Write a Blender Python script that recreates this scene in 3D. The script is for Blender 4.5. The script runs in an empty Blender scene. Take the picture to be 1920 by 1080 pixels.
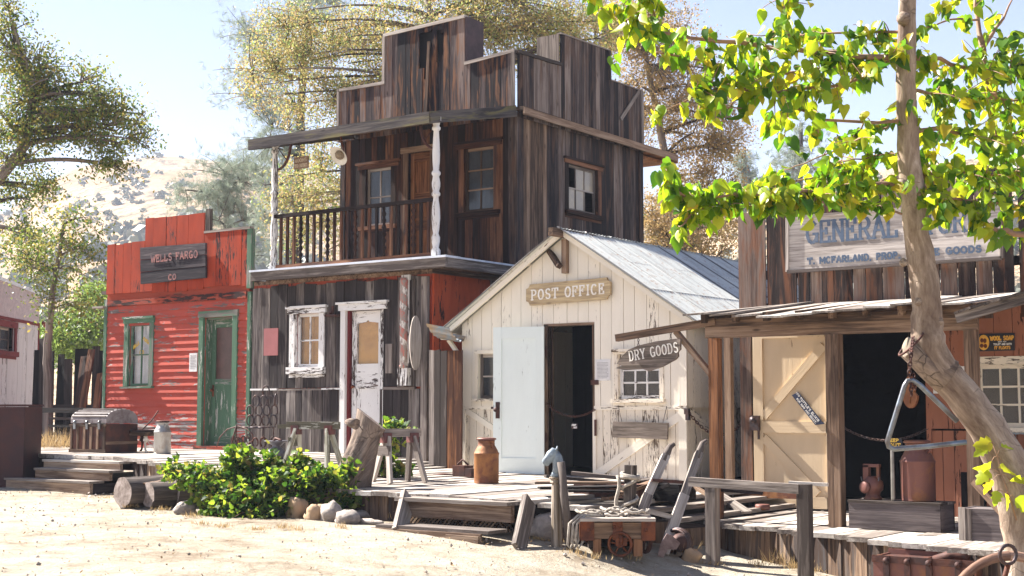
import bpy, math, random
import numpy as np
from mathutils import Vector, Matrix

# ------------------------------------------------------------------ camera, sky, sun, exposure
scene = bpy.context.scene
COL = scene.collection
FPX = 2667.0
YAW = math.radians(35.7); PIT = math.radians(4.865)
EYE = Vector((0, 0, 1.55))
RV = Vector((math.cos(YAW), math.sin(YAW), 0))
FV = Vector((-math.sin(YAW)*math.cos(PIT), math.cos(YAW)*math.cos(PIT), math.sin(PIT)))
UV = RV.cross(FV)
cam = bpy.data.cameras.new("camera"); camo = bpy.data.objects.new("camera", cam); COL.objects.link(camo)
cam.lens = 50.0; cam.sensor_width = 36.0; cam.clip_end = 3000; cam.clip_start = 0.1
camo.matrix_world = Matrix(((RV.x, UV.x, -FV.x, EYE.x), (RV.y, UV.y, -FV.y, EYE.y), (RV.z, UV.z, -FV.z, EYE.z), (0, 0, 0, 1)))
scene.camera = camo
SUN_EL = math.radians(44); SUN_AZ = math.radians(6)      # azimuth: degrees towards the street from due -X
world = bpy.data.worlds.new("World"); scene.world = world; world.use_nodes = True
wn = world.node_tree; bg = wn.nodes['Background']
sky = wn.nodes.new('ShaderNodeTexSky'); sky.sky_type = 'NISHITA'; sky.sun_disc = False
sky.sun_elevation = SUN_EL; sky.sun_rotation = math.radians(270) - SUN_AZ
sky.air_density = 1.0; sky.dust_density = 0.3; sky.ozone_density = 3.0
tint = wn.nodes.new('ShaderNodeMix'); tint.data_type = 'RGBA'; tint.blend_type = 'MULTIPLY'; tint.inputs[0].default_value = 1.0
tint.inputs[7].default_value = (1.20, 0.94, 0.88, 1)                 # the photograph's warm white balance
wn.links.new(sky.outputs[0], tint.inputs[6]); wn.links.new(tint.outputs[2], bg.inputs[0]); bg.inputs[1].default_value = 0.051
sl = bpy.data.lights.new("sun", 'SUN'); sl.energy = 5.0; sl.angle = math.radians(0.53); sl.color = (1.0, 0.95, 0.875)
so = bpy.data.objects.new("sun", sl); COL.objects.link(so)
SUNV = Vector((-math.cos(SUN_EL)*math.cos(SUN_AZ), -math.cos(SUN_EL)*math.sin(SUN_AZ), math.sin(SUN_EL)))
so.rotation_euler = SUNV.to_track_quat('Z', 'Y').to_euler(); so.location = (0, 0, 30)
scene.view_settings.view_transform = 'Standard'; scene.view_settings.look = 'None'
scene.view_settings.exposure = 2.15; scene.view_settings.gamma = 1.0

R = random.Random(7)
NR = np.random.RandomState(11)

# ------------------------------------------------------------------ pixel -> place
def at(u, v, X=None, Y=None, Z=None, D=None):
    d = FV + RV*((u-960)/FPX) - UV*((v-540)/FPX)
    if D is not None: t = D
    elif X is not None: t = X/d.x
    elif Y is not None: t = Y/d.y
    else: t = (Z-EYE.z)/d.z
    return EYE + d*t
def lerp(a, b, t): return a + (b-a)*t
def interp(x, xs, ys):
    if x <= xs[0]: return ys[0]
    for i in range(1, len(xs)):
        if x <= xs[i]: return lerp(ys[i-1], ys[i], (x-xs[i-1])/(xs[i]-xs[i-1]))
    return ys[-1]
GX = [-22, -15, -11, -8, -7.2, -6.5, -6.0, -3]; GZ = [.56, .52, .45, .38, .31, .14, .06, 0.0]
def gz(x, y=0): return interp(x, GX, GZ)
def on_ground(u, v):
    z = .3
    for _ in range(12):
        p = at(u, v, Z=z); z = z*.5 + gz(p.x)*.5
    return Vector((p.x, p.y, gz(p.x)))

# ------------------------------------------------------------------ mesh builder
class MB:
    def __init__(s): s.v = []; s.f = []; s.m = []; s.g = []; s.r = []; s.sm = []; s.st = []
    def add(s, vs, fs, g=None, rnd=None, mi=0, smooth=False):
        n = len(s.v); rnd = R.random() if rnd is None else rnd; s.st.append(n)
        s.v += [tuple(x) for x in vs]
        s.g += ([tuple(x) for x in g] if g else [(x[2], x[0], x[1]) for x in vs])
        s.r += [rnd]*len(vs)
        for f in fs: s.f.append(tuple(n+i for i in f)); s.m.append(mi); s.sm.append(smooth)
        return s
    def hexa(s, p, g, rnd=None, mi=0):
        s.add(p, [(0, 3, 2, 1), (4, 5, 6, 7), (0, 1, 5, 4), (1, 2, 6, 5), (2, 3, 7, 6), (3, 0, 4, 7)], g, rnd, mi); return s
    def obox(s, c, ax, ay, az, sx, sy, sz, rnd=None, mi=0, tw=0):
        c = Vector(c); P = []; G = []; o = (R.random()*50, R.random()*50, R.random()*50)
        for dz in (-.5, .5):
            for dx, dy in ((-.5, -.5), (.5, -.5), (.5, .5), (-.5, .5)):
                P.append(c + ax*(dx*sx) + ay*(dy*sy) + az*(dz*sz)); G.append((dx*sx+o[0], dy*sy+o[1], dz*sz+o[2]))
        return s.hexa(P, G, rnd, mi)
    def beam(s, a, b, w, t, up=(0, 0, 1), rnd=None, mi=0, ext=0):
        a = Vector(a); b = Vector(b); d = (b-a); L = d.length; d.normalize(); up = Vector(up)
        sd = d.cross(up)
        if sd.length < 1e-4: sd = d.cross(Vector((1, 0, 0)))
        sd.normalize(); uu = sd.cross(d)
        return s.obox((a+b)/2, d, sd, uu, L+2*ext, w, t, rnd, mi)
    def box(s, x0, x1, y0, y1, z0, z1, grain=0, rnd=None, mi=0):
        A = [Vector((1, 0, 0)), Vector((0, 1, 0)), Vector((0, 0, 1))]; S = [x1-x0, y1-y0, z1-z0]
        i = grain; j = (i+1) % 3; k = (i+2) % 3
        return s.obox(((x0+x1)/2, (y0+y1)/2, (z0+z1)/2), A[i], A[j], A[k], S[i], S[j], S[k], rnd, mi)
    def tube(s, pts, rad, n=8, cap=True, mi=0, rnd=None, flat=1.0, smooth=True):
        pts = [Vector(p) for p in pts]; N = len(pts)
        if not hasattr(rad, '__len__'): rad = [rad]*N
        V = []; G = []; L = 0; o = R.random()*40
        prev = None
        for i, p in enumerate(pts):
            d = (pts[min(i+1, N-1)] - pts[max(i-1, 0)]).normalized()
            if prev is None:
                x = d.cross(Vector((0, 0, 1)))
                if x.length < .1: x = d.cross(Vector((1, 0, 0)))
            else: x = prev - d*prev.dot(d)
            x.normalize(); prev = x; y = d.cross(x)
            if i: L += (p-pts[i-1]).length
            for k in range(n):
                a = 2*math.pi*k/n
                V.append(p + (x*math.cos(a) + y*math.sin(a)*flat)*rad[i]); G.append((L+o, math.cos(a)*rad[i], math.sin(a)*rad[i]+o))
        F = [(i*n+k, i*n+(k+1) % n, (i+1)*n+(k+1) % n, (i+1)*n+k) for i in range(N-1) for k in range(n)]
        s.add(V, F, G, rnd, mi, smooth)
        if cap:
            b = len(s.v)-N*n
            s.f.append(tuple(b+k for k in range(n-1, -1, -1))); s.m.append(mi); s.sm.append(False)
            s.f.append(tuple(b+(N-1)*n+k for k in range(n))); s.m.append(mi); s.sm.append(False)
        return s
    def lathe(s, prof, base, n=16, axis=(0, 0, 1), mi=0, rnd=None, smooth=True):
        base = Vector(base); ax = Vector(axis).normalized(); x = ax.orthogonal().normalized(); y = ax.cross(x)
        V = []; G = []; o = R.random()*9
        for r, z in prof:
            for k in range(n):
                a = 2*math.pi*k/n
                V.append(base + ax*z + (x*math.cos(a)+y*math.sin(a))*max(r, .0005)); G.append((z+o, a*.1, r))
        N = len(prof)
        F = [(i*n+k, i*n+(k+1) % n, (i+1)*n+(k+1) % n, (i+1)*n+k) for i in range(N-1) for k in range(n)]
        F.append(tuple(range(n-1, -1, -1))); F.append(tuple((N-1)*n+k for k in range(n)))
        return s.add(V, F, G, rnd, mi, smooth)
    def ring(s, c, nrm, Rr, r, n=14, m=5, a0=0, a1=2*math.pi, sx=1.0, up=None, mi=0):
        nrm = Vector(nrm).normalized(); x = Vector(up).normalized() if up else nrm.orthogonal().normalized(); y = nrm.cross(x); c = Vector(c)
        full = abs(a1-a0-2*math.pi) < 1e-3
        pts = [c + x*math.cos(a0+(a1-a0)*i/n)*Rr*sx + y*math.sin(a0+(a1-a0)*i/n)*Rr for i in range(n+1)]
        return s.tube(pts, r, m, cap=not full, mi=mi)
    def prism(s, pts, vec, mi=0, rnd=None, grain='x'):
        pts = [Vector(p) for p in pts]; vec = Vector(vec); n = len(pts); V = pts+[p+vec for p in pts]
        o = R.random()*30
        if grain == 'z': G = [(p.z+o, p.x, p.y) for p in V]
        elif grain == 'y': G = [(p.y+o, p.x, p.z) for p in V]
        else: G = [(p.x+o, p.y, p.z) for p in V]
        F = [tuple(range(n-1, -1, -1)), tuple(range(n, 2*n))]+[(i, (i+1) % n, n+(i+1) % n, n+i) for i in range(n)]
        return s.add(V, F, G, rnd, mi)
    def pieces(s):
        out = []
        for i, a in enumerate(s.st):
            b = s.st[i+1] if i+1 < len(s.st) else len(s.v); q = MB(); q.v = s.v[a:b]; q.g = s.g[a:b]; q.r = s.r[a:b]
            for f, m_, k in zip(s.f, s.m, s.sm):
                if a <= f[0] < b: q.f.append(tuple(x-a for x in f)); q.m.append(m_); q.sm.append(k)
            out.append(q)
        return out
    def build(s, name, mats, parent=None, org=(0, 0, 0)):
        me = bpy.data.meshes.new(name); o = Vector(org)
        n = len(s.v); va = np.array(s.v, dtype=np.float32).reshape(-1, 3) - np.array(o, dtype=np.float32)
        me.from_pydata(va.tolist(), [], s.f)
        for m in (mats if isinstance(mats, (list, tuple)) else [mats]): me.materials.append(m)
        me.polygons.foreach_set('material_index', s.m); me.polygons.foreach_set('use_smooth', s.sm)
        a = me.attributes.new('gc', 'FLOAT_VECTOR', 'POINT'); a.data.foreach_set('vector', np.array(s.g, dtype=np.float32).ravel())
        a = me.attributes.new('rnd', 'FLOAT', 'POINT'); a.data.foreach_set('value', np.array(s.r, dtype=np.float32))
        me.update()
        ob = bpy.data.objects.new(name, me); COL.objects.link(ob)
        if parent: ob.parent = parent
        else: ob.location = o
        return ob

def tag(o, label=None, cat=None, group=None, kind=None):
    if label: o['label'] = label
    if cat: o['category'] = cat
    if group: o['group'] = group
    if kind: o['kind'] = kind
    return o
SPLIT = {'corner_board', 'corner_post', 'band_board', 'cap_board', 'trim', 'rafter', 'porch_rafter', 'slat', 'lid_slat', 'latch', 'iron_corner', 'return_panel', 'riser', 'bearer', 'door_frame', 'strap', 'hinge', 'rail_board', 'broken_plank', 'wire', 'frame', 'knot', 'cut_end', 'lower_boards_split'}
class Thing:
    """an Empty at the thing's base; parts are built in world coordinates and hung under it"""
    def __init__(s, name, label, cat, loc, group=None, kind=None):
        s.o = bpy.data.objects.new(name, None); COL.objects.link(s.o); s.o.empty_display_size = .1
        s.loc = Vector(loc); s.o.location = s.loc; tag(s.o, label, cat, group, kind)
    def part(s, name, mb, mats, parent=None, label=None):
        if name in SPLIT and not label:
            return [mb_.build(name, mats, parent or s.o, s.loc) for mb_ in mb.pieces()][0]
        ob = mb.build(name, mats, parent or s.o, s.loc)
        if label: ob['label'] = label
        return ob
def solo(name, mb, mats, label, cat, loc, group=None, kind=None):
    return tag(mb.build(name, mats, None, loc), label, cat, group, kind)
def copy_tree(o, parent=None):
    c = o.copy(); COL.objects.link(c)
    if parent: c.parent = parent
    for ch in list(o.children): copy_tree(ch, c)
    return c

# ------------------------------------------------------------------ materials
def newmat(name):
    m = bpy.data.materials.new(name); m.use_nodes = True; nt = m.node_tree
    return m, nt, nt.nodes['Principled BSDF'], nt.nodes, nt.links
def c4(c): return (c[0], c[1], c[2], 1)
def vmul(N, L, src, s):
    n = N.new('ShaderNodeVectorMath'); n.operation = 'MULTIPLY'; n.inputs[1].default_value = s; L.new(src, n.inputs[0]); return n.outputs[0]
def noise(N, L, vec, scale=1, det=4, rough=.55, dist=0):
    n = N.new('ShaderNodeTexNoise'); n.inputs['Scale'].default_value = scale; n.inputs['Detail'].default_value = det
    n.inputs['Roughness'].default_value = rough; n.inputs['Distortion'].default_value = dist
    if vec is not None: L.new(vec, n.inputs['Vector'])
    return n.outputs['Fac']
def math_(N, L, op, a, b=None, c=None, clamp=False):
    n = N.new('ShaderNodeMath'); n.operation = op; n.use_clamp = clamp
    for i, x in enumerate((a, b, c)):
        if x is None: continue
        if isinstance(x, (int, float)): n.inputs[i].default_value = x
        else: L.new(x, n.inputs[i])
    return n.outputs[0]
def ramp(N, L, fac, stops, mode='LINEAR'):
    n = N.new('ShaderNodeValToRGB'); L.new(fac, n.inputs[0]); cr = n.color_ramp; cr.interpolation = mode
    while len(cr.elements) < len(stops): cr.elements.new(.5)
    for e, (p, c) in zip(cr.elements, stops): e.position = p; e.color = c4(c) if hasattr(c, '__len__') else (c, c, c, 1)
    return n.outputs[0]
def mix(N, L, f, a, b, mode='MIX'):
    n = N.new('ShaderNodeMix'); n.data_type = 'RGBA'; n.blend_type = mode
    for i, x in ((0, f), (6, a), (7, b)):
        if isinstance(x, (int, float)): n.inputs[i].default_value = x
        elif isinstance(x, tuple): n.inputs[i].default_value = c4(x)
        else: L.new(x, n.inputs[i])
    return n.outputs[2]
def attr(N, name):
    n = N.new('ShaderNodeAttribute'); n.attribute_name = name; return n
def bump(N, L, bs, h, st=.5, dist=.01):
    n = N.new('ShaderNodeBump'); n.inputs['Strength'].default_value = st; n.inputs['Distance'].default_value = dist
    L.new(h, n.inputs['Height']); L.new(n.outputs[0], bs.inputs['Normal'])

def wood(name, a, b, c, paint=None, paint2=None, wear=.35, rnd=.5, rough=.85, stain=None, knots=True, pvar=.12, wscale=1.0, bst=.6):
    """plank material: grain runs along the board (attribute gc), each board its own tone (attribute rnd), optional flaking paint"""
    m, nt, bs, N, L = newmat(name)
    g = attr(N, 'gc').outputs['Vector']; r = attr(N, 'rnd').outputs['Fac']
    n1 = noise(N, L, vmul(N, L, g, (1.3, 24, 24)), 1, 6, .6, .6)
    n2 = noise(N, L, vmul(N, L, g, (5, 110, 110)), 1, 3, .6)
    n3 = noise(N, L, vmul(N, L, g, (.9, 5, 5)), 1, 3, .5)
    t = math_(N, L, 'MULTIPLY_ADD', n1, .9, -.13)
    t = math_(N, L, 'ADD', t, math_(N, L, 'MULTIPLY_ADD', n2, .35, -.175))
    t = math_(N, L, 'ADD', t, math_(N, L, 'MULTIPLY_ADD', n3, .5, -.2))
    t = math_(N, L, 'ADD', t, math_(N, L, 'MULTIPLY_ADD', r, rnd, -rnd/2), clamp=True)
    col = ramp(N, L, t, [(.24, a), (.47, b), (.74, c)])
    if stain:
        s = ramp(N, L, noise(N, L, vmul(N, L, g, (1.1, 9, 9)), 1, 5, .6, 1.0), [(.5, 0.0), (.64, 1.0)])
        col = mix(N, L, math_(N, L, 'MULTIPLY', s, .8), col, stain)
    if knots:
        v = N.new('ShaderNodeTexVoronoi'); v.inputs['Scale'].default_value = 1; L.new(vmul(N, L, g, (2.2, 7, 7)), v.inputs['Vector'])
        kn = ramp(N, L, v.outputs['Distance'], [(.04, 1.0), (.13, 0.0)])
        col = mix(N, L, math_(N, L, 'MULTIPLY', kn, .75), col, tuple(x*.45 for x in a))
    h = math_(N, L, 'ADD', n1, math_(N, L, 'MULTIPLY', n2, .6))
    if paint:
        w1 = noise(N, L, vmul(N, L, g, (4*wscale, 26*wscale, 26*wscale)), 1, 8, .7, .4)
        w = math_(N, L, 'ADD', w1, math_(N, L, 'MULTIPLY_ADD', n3, .5, -.25))
        w = math_(N, L, 'ADD', w, math_(N, L, 'MULTIPLY_ADD', r, .12, -.06))
        pm = ramp(N, L, w, [(wear, 0.0), (wear+.03, 1.0)])
        pn = noise(N, L, vmul(N, L, g, (2, 6, 6)), 1, 5, .6)
        pc = mix(N, L, pn, tuple(x*(1-pvar*2) for x in (paint2 or paint)), tuple(min(1, x*(1+pvar)) for x in paint))
        pc = mix(N, L, math_(N, L, 'MULTIPLY', n2, pvar*1.3), pc, b)
        pc = mix(N, L, math_(N, L, 'MULTIPLY_ADD', r, .22, 0), pc, tuple(x*.72 for x in paint))
        col = mix(N, L, pm, col, pc)
        h = math_(N, L, 'ADD', math_(N, L, 'MULTIPLY', h, .5), math_(N, L, 'MULTIPLY', pm, .5))
    L.new(col, bs.inputs['Base Color']); bs.inputs['Roughness'].default_value = rough
    bs.inputs['Specular IOR Level'].default_value = .25
    bump(N, L, bs, h, bst, .006)
    return m
def barkmat(name, a, b, c, crack=.6):
    m, nt, bs, N, L = newmat(name)
    g = attr(N, 'gc').outputs['Vector']
    n1 = noise(N, L, vmul(N, L, g, (2.2, 9, 9)), 1, 7, .65, .8); n2 = noise(N, L, vmul(N, L, g, (14, 60, 60)), 1, 4, .65); n3 = noise(N, L, vmul(N, L, g, (1.2, 3, 3)), 1, 3, .5)
    t = math_(N, L, 'ADD', math_(N, L, 'MULTIPLY', n1, .7), math_(N, L, 'ADD', math_(N, L, 'MULTIPLY', n2, .25), math_(N, L, 'MULTIPLY_ADD', n3, .5, -.22)))
    col = ramp(N, L, t, [(.30, a), (.48, b), (.66, c)])
    v = N.new('ShaderNodeTexVoronoi'); v.feature = 'DISTANCE_TO_EDGE'; v.inputs['Scale'].default_value = 1
    wv = N.new('ShaderNodeVectorMath'); wv.operation = 'ADD'; L.new(vmul(N, L, g, (7, 10, 10)), wv.inputs[0])
    nc = N.new('ShaderNodeTexNoise'); nc.inputs['Scale'].default_value = 6; L.new(g, nc.inputs['Vector']); L.new(nc.outputs['Color'], wv.inputs[1]); L.new(wv.outputs[0], v.inputs['Vector'])
    cr = ramp(N, L, v.outputs['Distance'], [(.0, 1.0), (.035, 0.0)]); cm = ramp(N, L, n3, [(.46, 0.0), (.58, 1.0)])
    ck = math_(N, L, 'MULTIPLY', math_(N, L, 'MULTIPLY', cr, cm), crack)
    L.new(mix(N, L, ck, col, tuple(x*.5 for x in a)), bs.inputs['Base Color']); bs.inputs['Roughness'].default_value = .85; bs.inputs['Specular IOR Level'].default_value = .2
    bump(N, L, bs, math_(N, L, 'SUBTRACT', math_(N, L, 'ADD', n1, math_(N, L, 'MULTIPLY', n2, .5)), ck), 1.0, .012)
    return m
def plain(name, c, c2=None, rough=.6, metal=0, scale=6, lo=.4, hi=.6, bst=.15, spec=.4, det=6):
    m, nt, bs, N, L = newmat(name)
    tc = N.new('ShaderNodeTexCoord').outputs['Object']
    n1 = noise(N, L, tc, scale, det, .65, .3)
    f = ramp(N, L, n1, [(lo, 0.0), (hi, 1.0)])
    L.new(mix(N, L, f, c, c2 or tuple(x*.7 for x in c)), bs.inputs['Base Color'])
    bs.inputs['Roughness'].default_value = rough; bs.inputs['Metallic'].default_value = metal
    bs.inputs['Specular IOR Level'].default_value = spec
    bump(N, L, bs, noise(N, L, tc, scale*5, 5, .7), bst, .01)
    return m
def leafmat(name, cols, trans=.5, tcol=None, rough=.5, spec=.3):
    m, nt, bs, N, L = newmat(name)
    r = attr(N, 'rnd').outputs['Fac']
    col = ramp(N, L, r, [(i/(len(cols)-1), c) for i, c in enumerate(cols)])
    L.new(col, bs.inputs['Base Color']); bs.inputs['Roughness'].default_value = rough; bs.inputs['Specular IOR Level'].default_value = spec
    tr = N.new('ShaderNodeBsdfTranslucent')
    L.new(mix(N, L, 1.0, col, tcol or (1, 1, 1), 'MULTIPLY'), tr.inputs[0])
    mx = N.new('ShaderNodeMixShader'); mx.inputs[0].default_value = trans
    L.new(bs.outputs[0], mx.inputs[1]); L.new(tr.outputs[0], mx.inputs[2]); L.new(mx.outputs[0], N['Material Output'].inputs[0])
    return m
def glassmat(name, tint=(.8, .85, .9), dirt=.15):
    m, nt, bs, N, L = newmat(name)
    N.remove(bs)
    t = N.new('ShaderNodeBsdfTransparent'); t.inputs[0].default_value = c4(tint)
    g = N.new('ShaderNodeBsdfGlossy'); g.inputs[1].default_value = .08; g.inputs[0].default_value = (.9, .9, .9, 1)
    d = N.new('ShaderNodeBsdfDiffuse'); d.inputs[0].default_value = (.32, .32, .33, 1)
    fr = N.new('ShaderNodeFresnel'); fr.inputs[0].default_value = 1.5
    m1 = N.new('ShaderNodeMixShader'); gg = N.new('ShaderNodeNewGeometry'); L.new(math_(N, L, 'MULTIPLY', fr.outputs[0], math_(N, L, 'SUBTRACT', 1.0, gg.outputs['Backfacing'])), m1.inputs[0]); L.new(t.outputs[0], m1.inputs[1]); L.new(g.outputs[0], m1.inputs[2])
    tc = N.new('ShaderNodeTexCoord').outputs['Object']
    f = math_(N, L, 'MULTIPLY', noise(N, L, tc, 7, 5), dirt*2)
    m2 = N.new('ShaderNodeMixShader'); L.new(f, m2.inputs[0]); L.new(m1.outputs[0], m2.inputs[1]); L.new(d.outputs[0], m2.inputs[2])
    L.new(m2.outputs[0], N['Material Output'].inputs[0])
    return m

GREY = ((.05, .038, .032), (.19, .155, .135), (.38, .33, .29))
BROWN = ((.013, .006, .004), (.090, .034, .017), (.25, .118, .062))
M = {}
M['grey'] = wood('weathered_grey_wood', *GREY)
M['greyl'] = wood('silver_grey_wood', (.10, .08, .07), (.32, .275, .24), (.50, .45, .40))
M['deck'] = wood('sun_bleached_deck', (.17, .14, .12), (.43, .385, .34), (.58, .54, .49), rnd=.35)
M['stepw'] = wood('tan_step_timber', (.12, .075, .05), (.33, .24, .17), (.47, .37, .28), rnd=.3)
M['barber'] = wood('barber_wall_wood', (.022, .016, .015), (.11, .088, .078), (.28, .245, .22), stain=(.035, .027, .028), rnd=.45)
M['brown'] = wood('upper_brown_wood', *BROWN, rnd=.6, stain=(.03, .02, .022))
M['parap'] = wood('parapet_wood', (.010, .007, .009), (.052, .035, .034), (.20, .15, .13), rnd=.7, stain=(.20, .085, .035))
M['side'] = wood('side_wall_wood', (.013, .010, .012), (.078, .056, .050), (.25, .195, .165), rnd=.7, stain=(.11, .058, .036))  # brown stain patches, warmed to carry sunlit variation in the colour
M['warm'] = wood('warm_old_wood', (.05, .03, .02), (.20, .125, .08), (.36, .255, .18), rnd=.4)
M['orange'] = wood('orange_brown_wood', (.06, .022, .01), (.26, .11, .045), (.42, .22, .11), rnd=.4)
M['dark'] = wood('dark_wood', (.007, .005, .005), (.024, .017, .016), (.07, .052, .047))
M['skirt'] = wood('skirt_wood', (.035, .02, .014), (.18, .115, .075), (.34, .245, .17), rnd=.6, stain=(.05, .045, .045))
M['wfred'] = wood('red_siding', (.12, .10, .09), (.34, .31, .29), (.58, .55, .52), paint=(.46, .055, .026), paint2=(.36, .042, .025), wear=.375, rnd=.3, pvar=.15)
M['wfred2'] = wood('peeled_red_siding', (.12, .10, .09), (.36, .33, .31), (.62, .59, .56), paint=(.48, .055, .026), paint2=(.40, .05, .03), wear=.475, rnd=.35, pvar=.15)
M['wfpar'] = wood('red_parapet', (.03, .01, .008), (.16, .05, .03), (.28, .12, .08), paint=(.44, .050, .012), paint2=(.20, .016, .008), wear=.38, rnd=.4, pvar=.26, wscale=1.2)
M['redbd'] = wood('dull_red_boards', (.03, .012, .01), (.14, .04, .025), (.26, .10, .06), paint=(.42, .07, .03), paint2=(.22, .04, .03), wear=.42, pvar=.2)
M['redor'] = wood('orange_red_boards', (.05, .018, .012), (.2, .06, .03), (.32, .12, .06), paint=(.62, .115, .035), paint2=(.46, .07, .03), wear=.37, pvar=.15)
M['green'] = wood('green_paint', (.15, .14, .12), (.36, .36, .32), (.55, .56, .5), paint=(.045, .15, .075), paint2=(.03, .10, .055), wear=.43, pvar=.25)
M['white'] = wood('white_flaking_paint', (.05, .035, .03), (.17, .12, .10), (.30, .24, .2), paint=(.76, .74, .72), wear=.40, wscale=1.6, pvar=.06)
M['cream'] = wood('cream_boards', (.14, .10, .07), (.36, .28, .22), (.52, .43, .36), paint=(.84, .77, .65), paint2=(.82, .75, .64), wear=.29, wscale=1.8, pvar=.05, rnd=.2, knots=False)
M['creamw'] = wood('worn_cream_boards', (.10, .07, .05), (.30, .22, .17), (.5, .4, .32), paint=(.81, .72, .59), paint2=(.78, .70, .58), wear=.365, wscale=2.2, pvar=.06, rnd=.3)
M['pale'] = wood('pale_blue_door', (.2, .2, .18), (.4, .42, .4), (.6, .62, .6), paint=(.80, .865, .83), wear=.29, wscale=1.8, pvar=.05, knots=False)
M['tan'] = wood('tan_door', (.16, .10, .06), (.38, .27, .17), (.5, .38, .26), paint=(.66, .51, .34), paint2=(.62, .48, .32), wear=.25, pvar=.06, knots=False)
M['store'] = wood('store_front_wood', (.018, .011, .010), (.075, .048, .038), (.19, .14, .115), rnd=.6, stain=(.17, .07, .035))
M['storer'] = wood('store_red_wall', (.03, .012, .008), (.15, .055, .03), (.3, .13, .08), paint=(.34, .14, .085), paint2=(.28, .11, .065), wear=.36, pvar=.12)
M['shed'] = wood('shed_white', (.12, .10, .10), (.3, .28, .28), (.5, .48, .48), paint=(.58, .55, .56), wear=.37, pvar=.08)
M['maroon'] = wood('maroon_trim', (.03, .01, .01), (.10, .03, .03), (.2, .08, .07), paint=(.17, .022, .024), wear=.36)
M['ply'] = wood('sign_plywood', (.22, .19, .17), (.50, .45, .41), (.64, .59, .54), rnd=.1, knots=False)
M['signdk'] = wood('dark_sign_board', (.02, .016, .02), (.075, .06, .065), (.30, .26, .25), rnd=.3)
M['drift'] = wood('driftwood', (.09, .07, .055), (.25, .20, .165), (.40, .34, .29), rnd=.1)
M['purple'] = plain('purple_brown_panel', (.075, .05, .055), (.05, .035, .04), rough=.8)
M['signtan'] = wood('routed_sign_board', (.28, .20, .12), (.56, .43, .25), (.68, .56, .36), rnd=.1)
M['void'] = plain('painted_shade_black', (.009, .007, .008), rough=.95)  # near-black colour standing in for shade inside rooms and holes
M['glass'] = glassmat('window_glass', (.92, .93, .95), .05); M['glassd'] = glassmat('dusty_glass', (.6, .65, .7), .10)
M['curtw'] = plain('white_curtain', (.75, .73, .72), (.62, .6, .6), rough=.9, scale=3)
M['curto'] = plain('amber_curtain', (.72, .37, .10), (.55, .26, .07), rough=.9, scale=3)
M['tin'] = plain('galvanised_roof', (.66, .68, .67), (.50, .53, .55), rough=.55, metal=.15, scale=2.2, bst=.1)
M['tinb'] = plain('blue_tin', (.22, .32, .42), (.36, .26, .16), rough=.5, metal=.3, scale=3)
M['tinw'] = plain('pale_blue_edge', (.62, .66, .74), (.5, .53, .6), rough=.5, scale=4)
M['rust'] = plain('orange_rust', (.20, .058, .02), (.085, .028, .016), rough=.75, metal=.2, scale=9, bst=.4)
M['rustd'] = plain('dark_rust', (.10, .035, .022), (.045, .022, .02), rough=.7, metal=.3, scale=6, bst=.4)
M['rustcan'] = plain('rusted_can_paint', (.17, .07, .055), (.28, .12, .035), rough=.55, metal=.3, scale=4, lo=.5, hi=.7, bst=.3)
M['orcan'] = plain('ochre_rust_can', (.34, .15, .05), (.16, .06, .035), rough=.65, metal=.3, scale=5, bst=.4)
M['galv'] = plain('grey_can', (.34, .33, .31), (.18, .13, .10), rough=.45, metal=.5, scale=4, lo=.45, hi=.7)
M['iron'] = plain('dark_iron', (.055, .045, .05), (.09, .05, .04), rough=.5, metal=.6, scale=10, bst=.3)
M['steel'] = plain('grey_steel', (.22, .25, .28), (.14, .13, .13), rough=.35, metal=.8, scale=8)
M['zinc'] = plain('painted_horse_head', (.24, .29, .33), (.11, .115, .125), rough=.5, metal=.2, scale=12, lo=.45, hi=.7)
M['boxrust'] = plain('maroon_steel_box', (.055, .016, .014), (.035, .012, .014), rough=.7, scale=3)
M['enam'] = plain('white_enamel', (.8, .78, .72), (.7, .66, .58), rough=.3, scale=5)
M['wire'] = plain('mesh_guard', (.30, .24, .17), (.2, .15, .1), rough=.6, metal=.4, scale=40)
M['paper'] = plain('notice_paper', (.72, .70, .68), (.62, .6, .6), rough=.9, scale=5)
M['ink'] = plain('faded_ink', (.22, .21, .21), (.35, .34, .33), rough=.9, scale=60)
M['blackp'] = plain('black_enamel_sign', (.012, .012, .022), rough=.35)
M['navy'] = plain('navy_enamel_sign', (.025, .035, .08), rough=.4)
M['yel'] = plain('yellow_lettering', (.75, .40, .05), (.6, .3, .04), rough=.5)
M['wlet'] = plain('white_lettering', (.75, .74, .72), (.6, .58, .56), rough=.7, scale=20)
M['blet'] = plain('blue_grey_lettering', (.075, .11, .17), (.16, .18, .22), rough=.85, scale=16, lo=.5, hi=.75)
M['rlet'] = plain('faded_red_lettering', (.34, .15, .13), (.16, .10, .11), rough=.9, scale=14, lo=.42, hi=.62)
M['glet'] = plain('gold_lettering', (.65, .42, .06), rough=.6)
M['clet'] = plain('cream_carved_lettering', (.80, .76, .70), (.66, .58, .46), rough=.9, scale=12, lo=.5, hi=.7)
M['tlet'] = plain('tan_carved_lettering', (.55, .45, .32), (.34, .28, .2), rough=.9, scale=16)
M['pink'] = plain('faded_pink_poster', (.34, .12, .12), (.28, .10, .10), rough=.85, scale=3)
M['rope'] = plain('old_rope', (.45, .40, .34), (.30, .26, .22), rough=.95, scale=30, bst=.8)
M['fiddle'] = plain('amber_varnish', (.34, .13, .04), (.22, .07, .02), rough=.35, scale=8)
M['stone'] = plain('pale_stone', (.36, .31, .27), (.20, .17, .15), rough=.9, scale=7, bst=1.0)
M['stonet'] = plain('tan_stone', (.42, .28, .17), (.32, .22, .14), rough=.9, scale=5, bst=.6)
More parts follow.
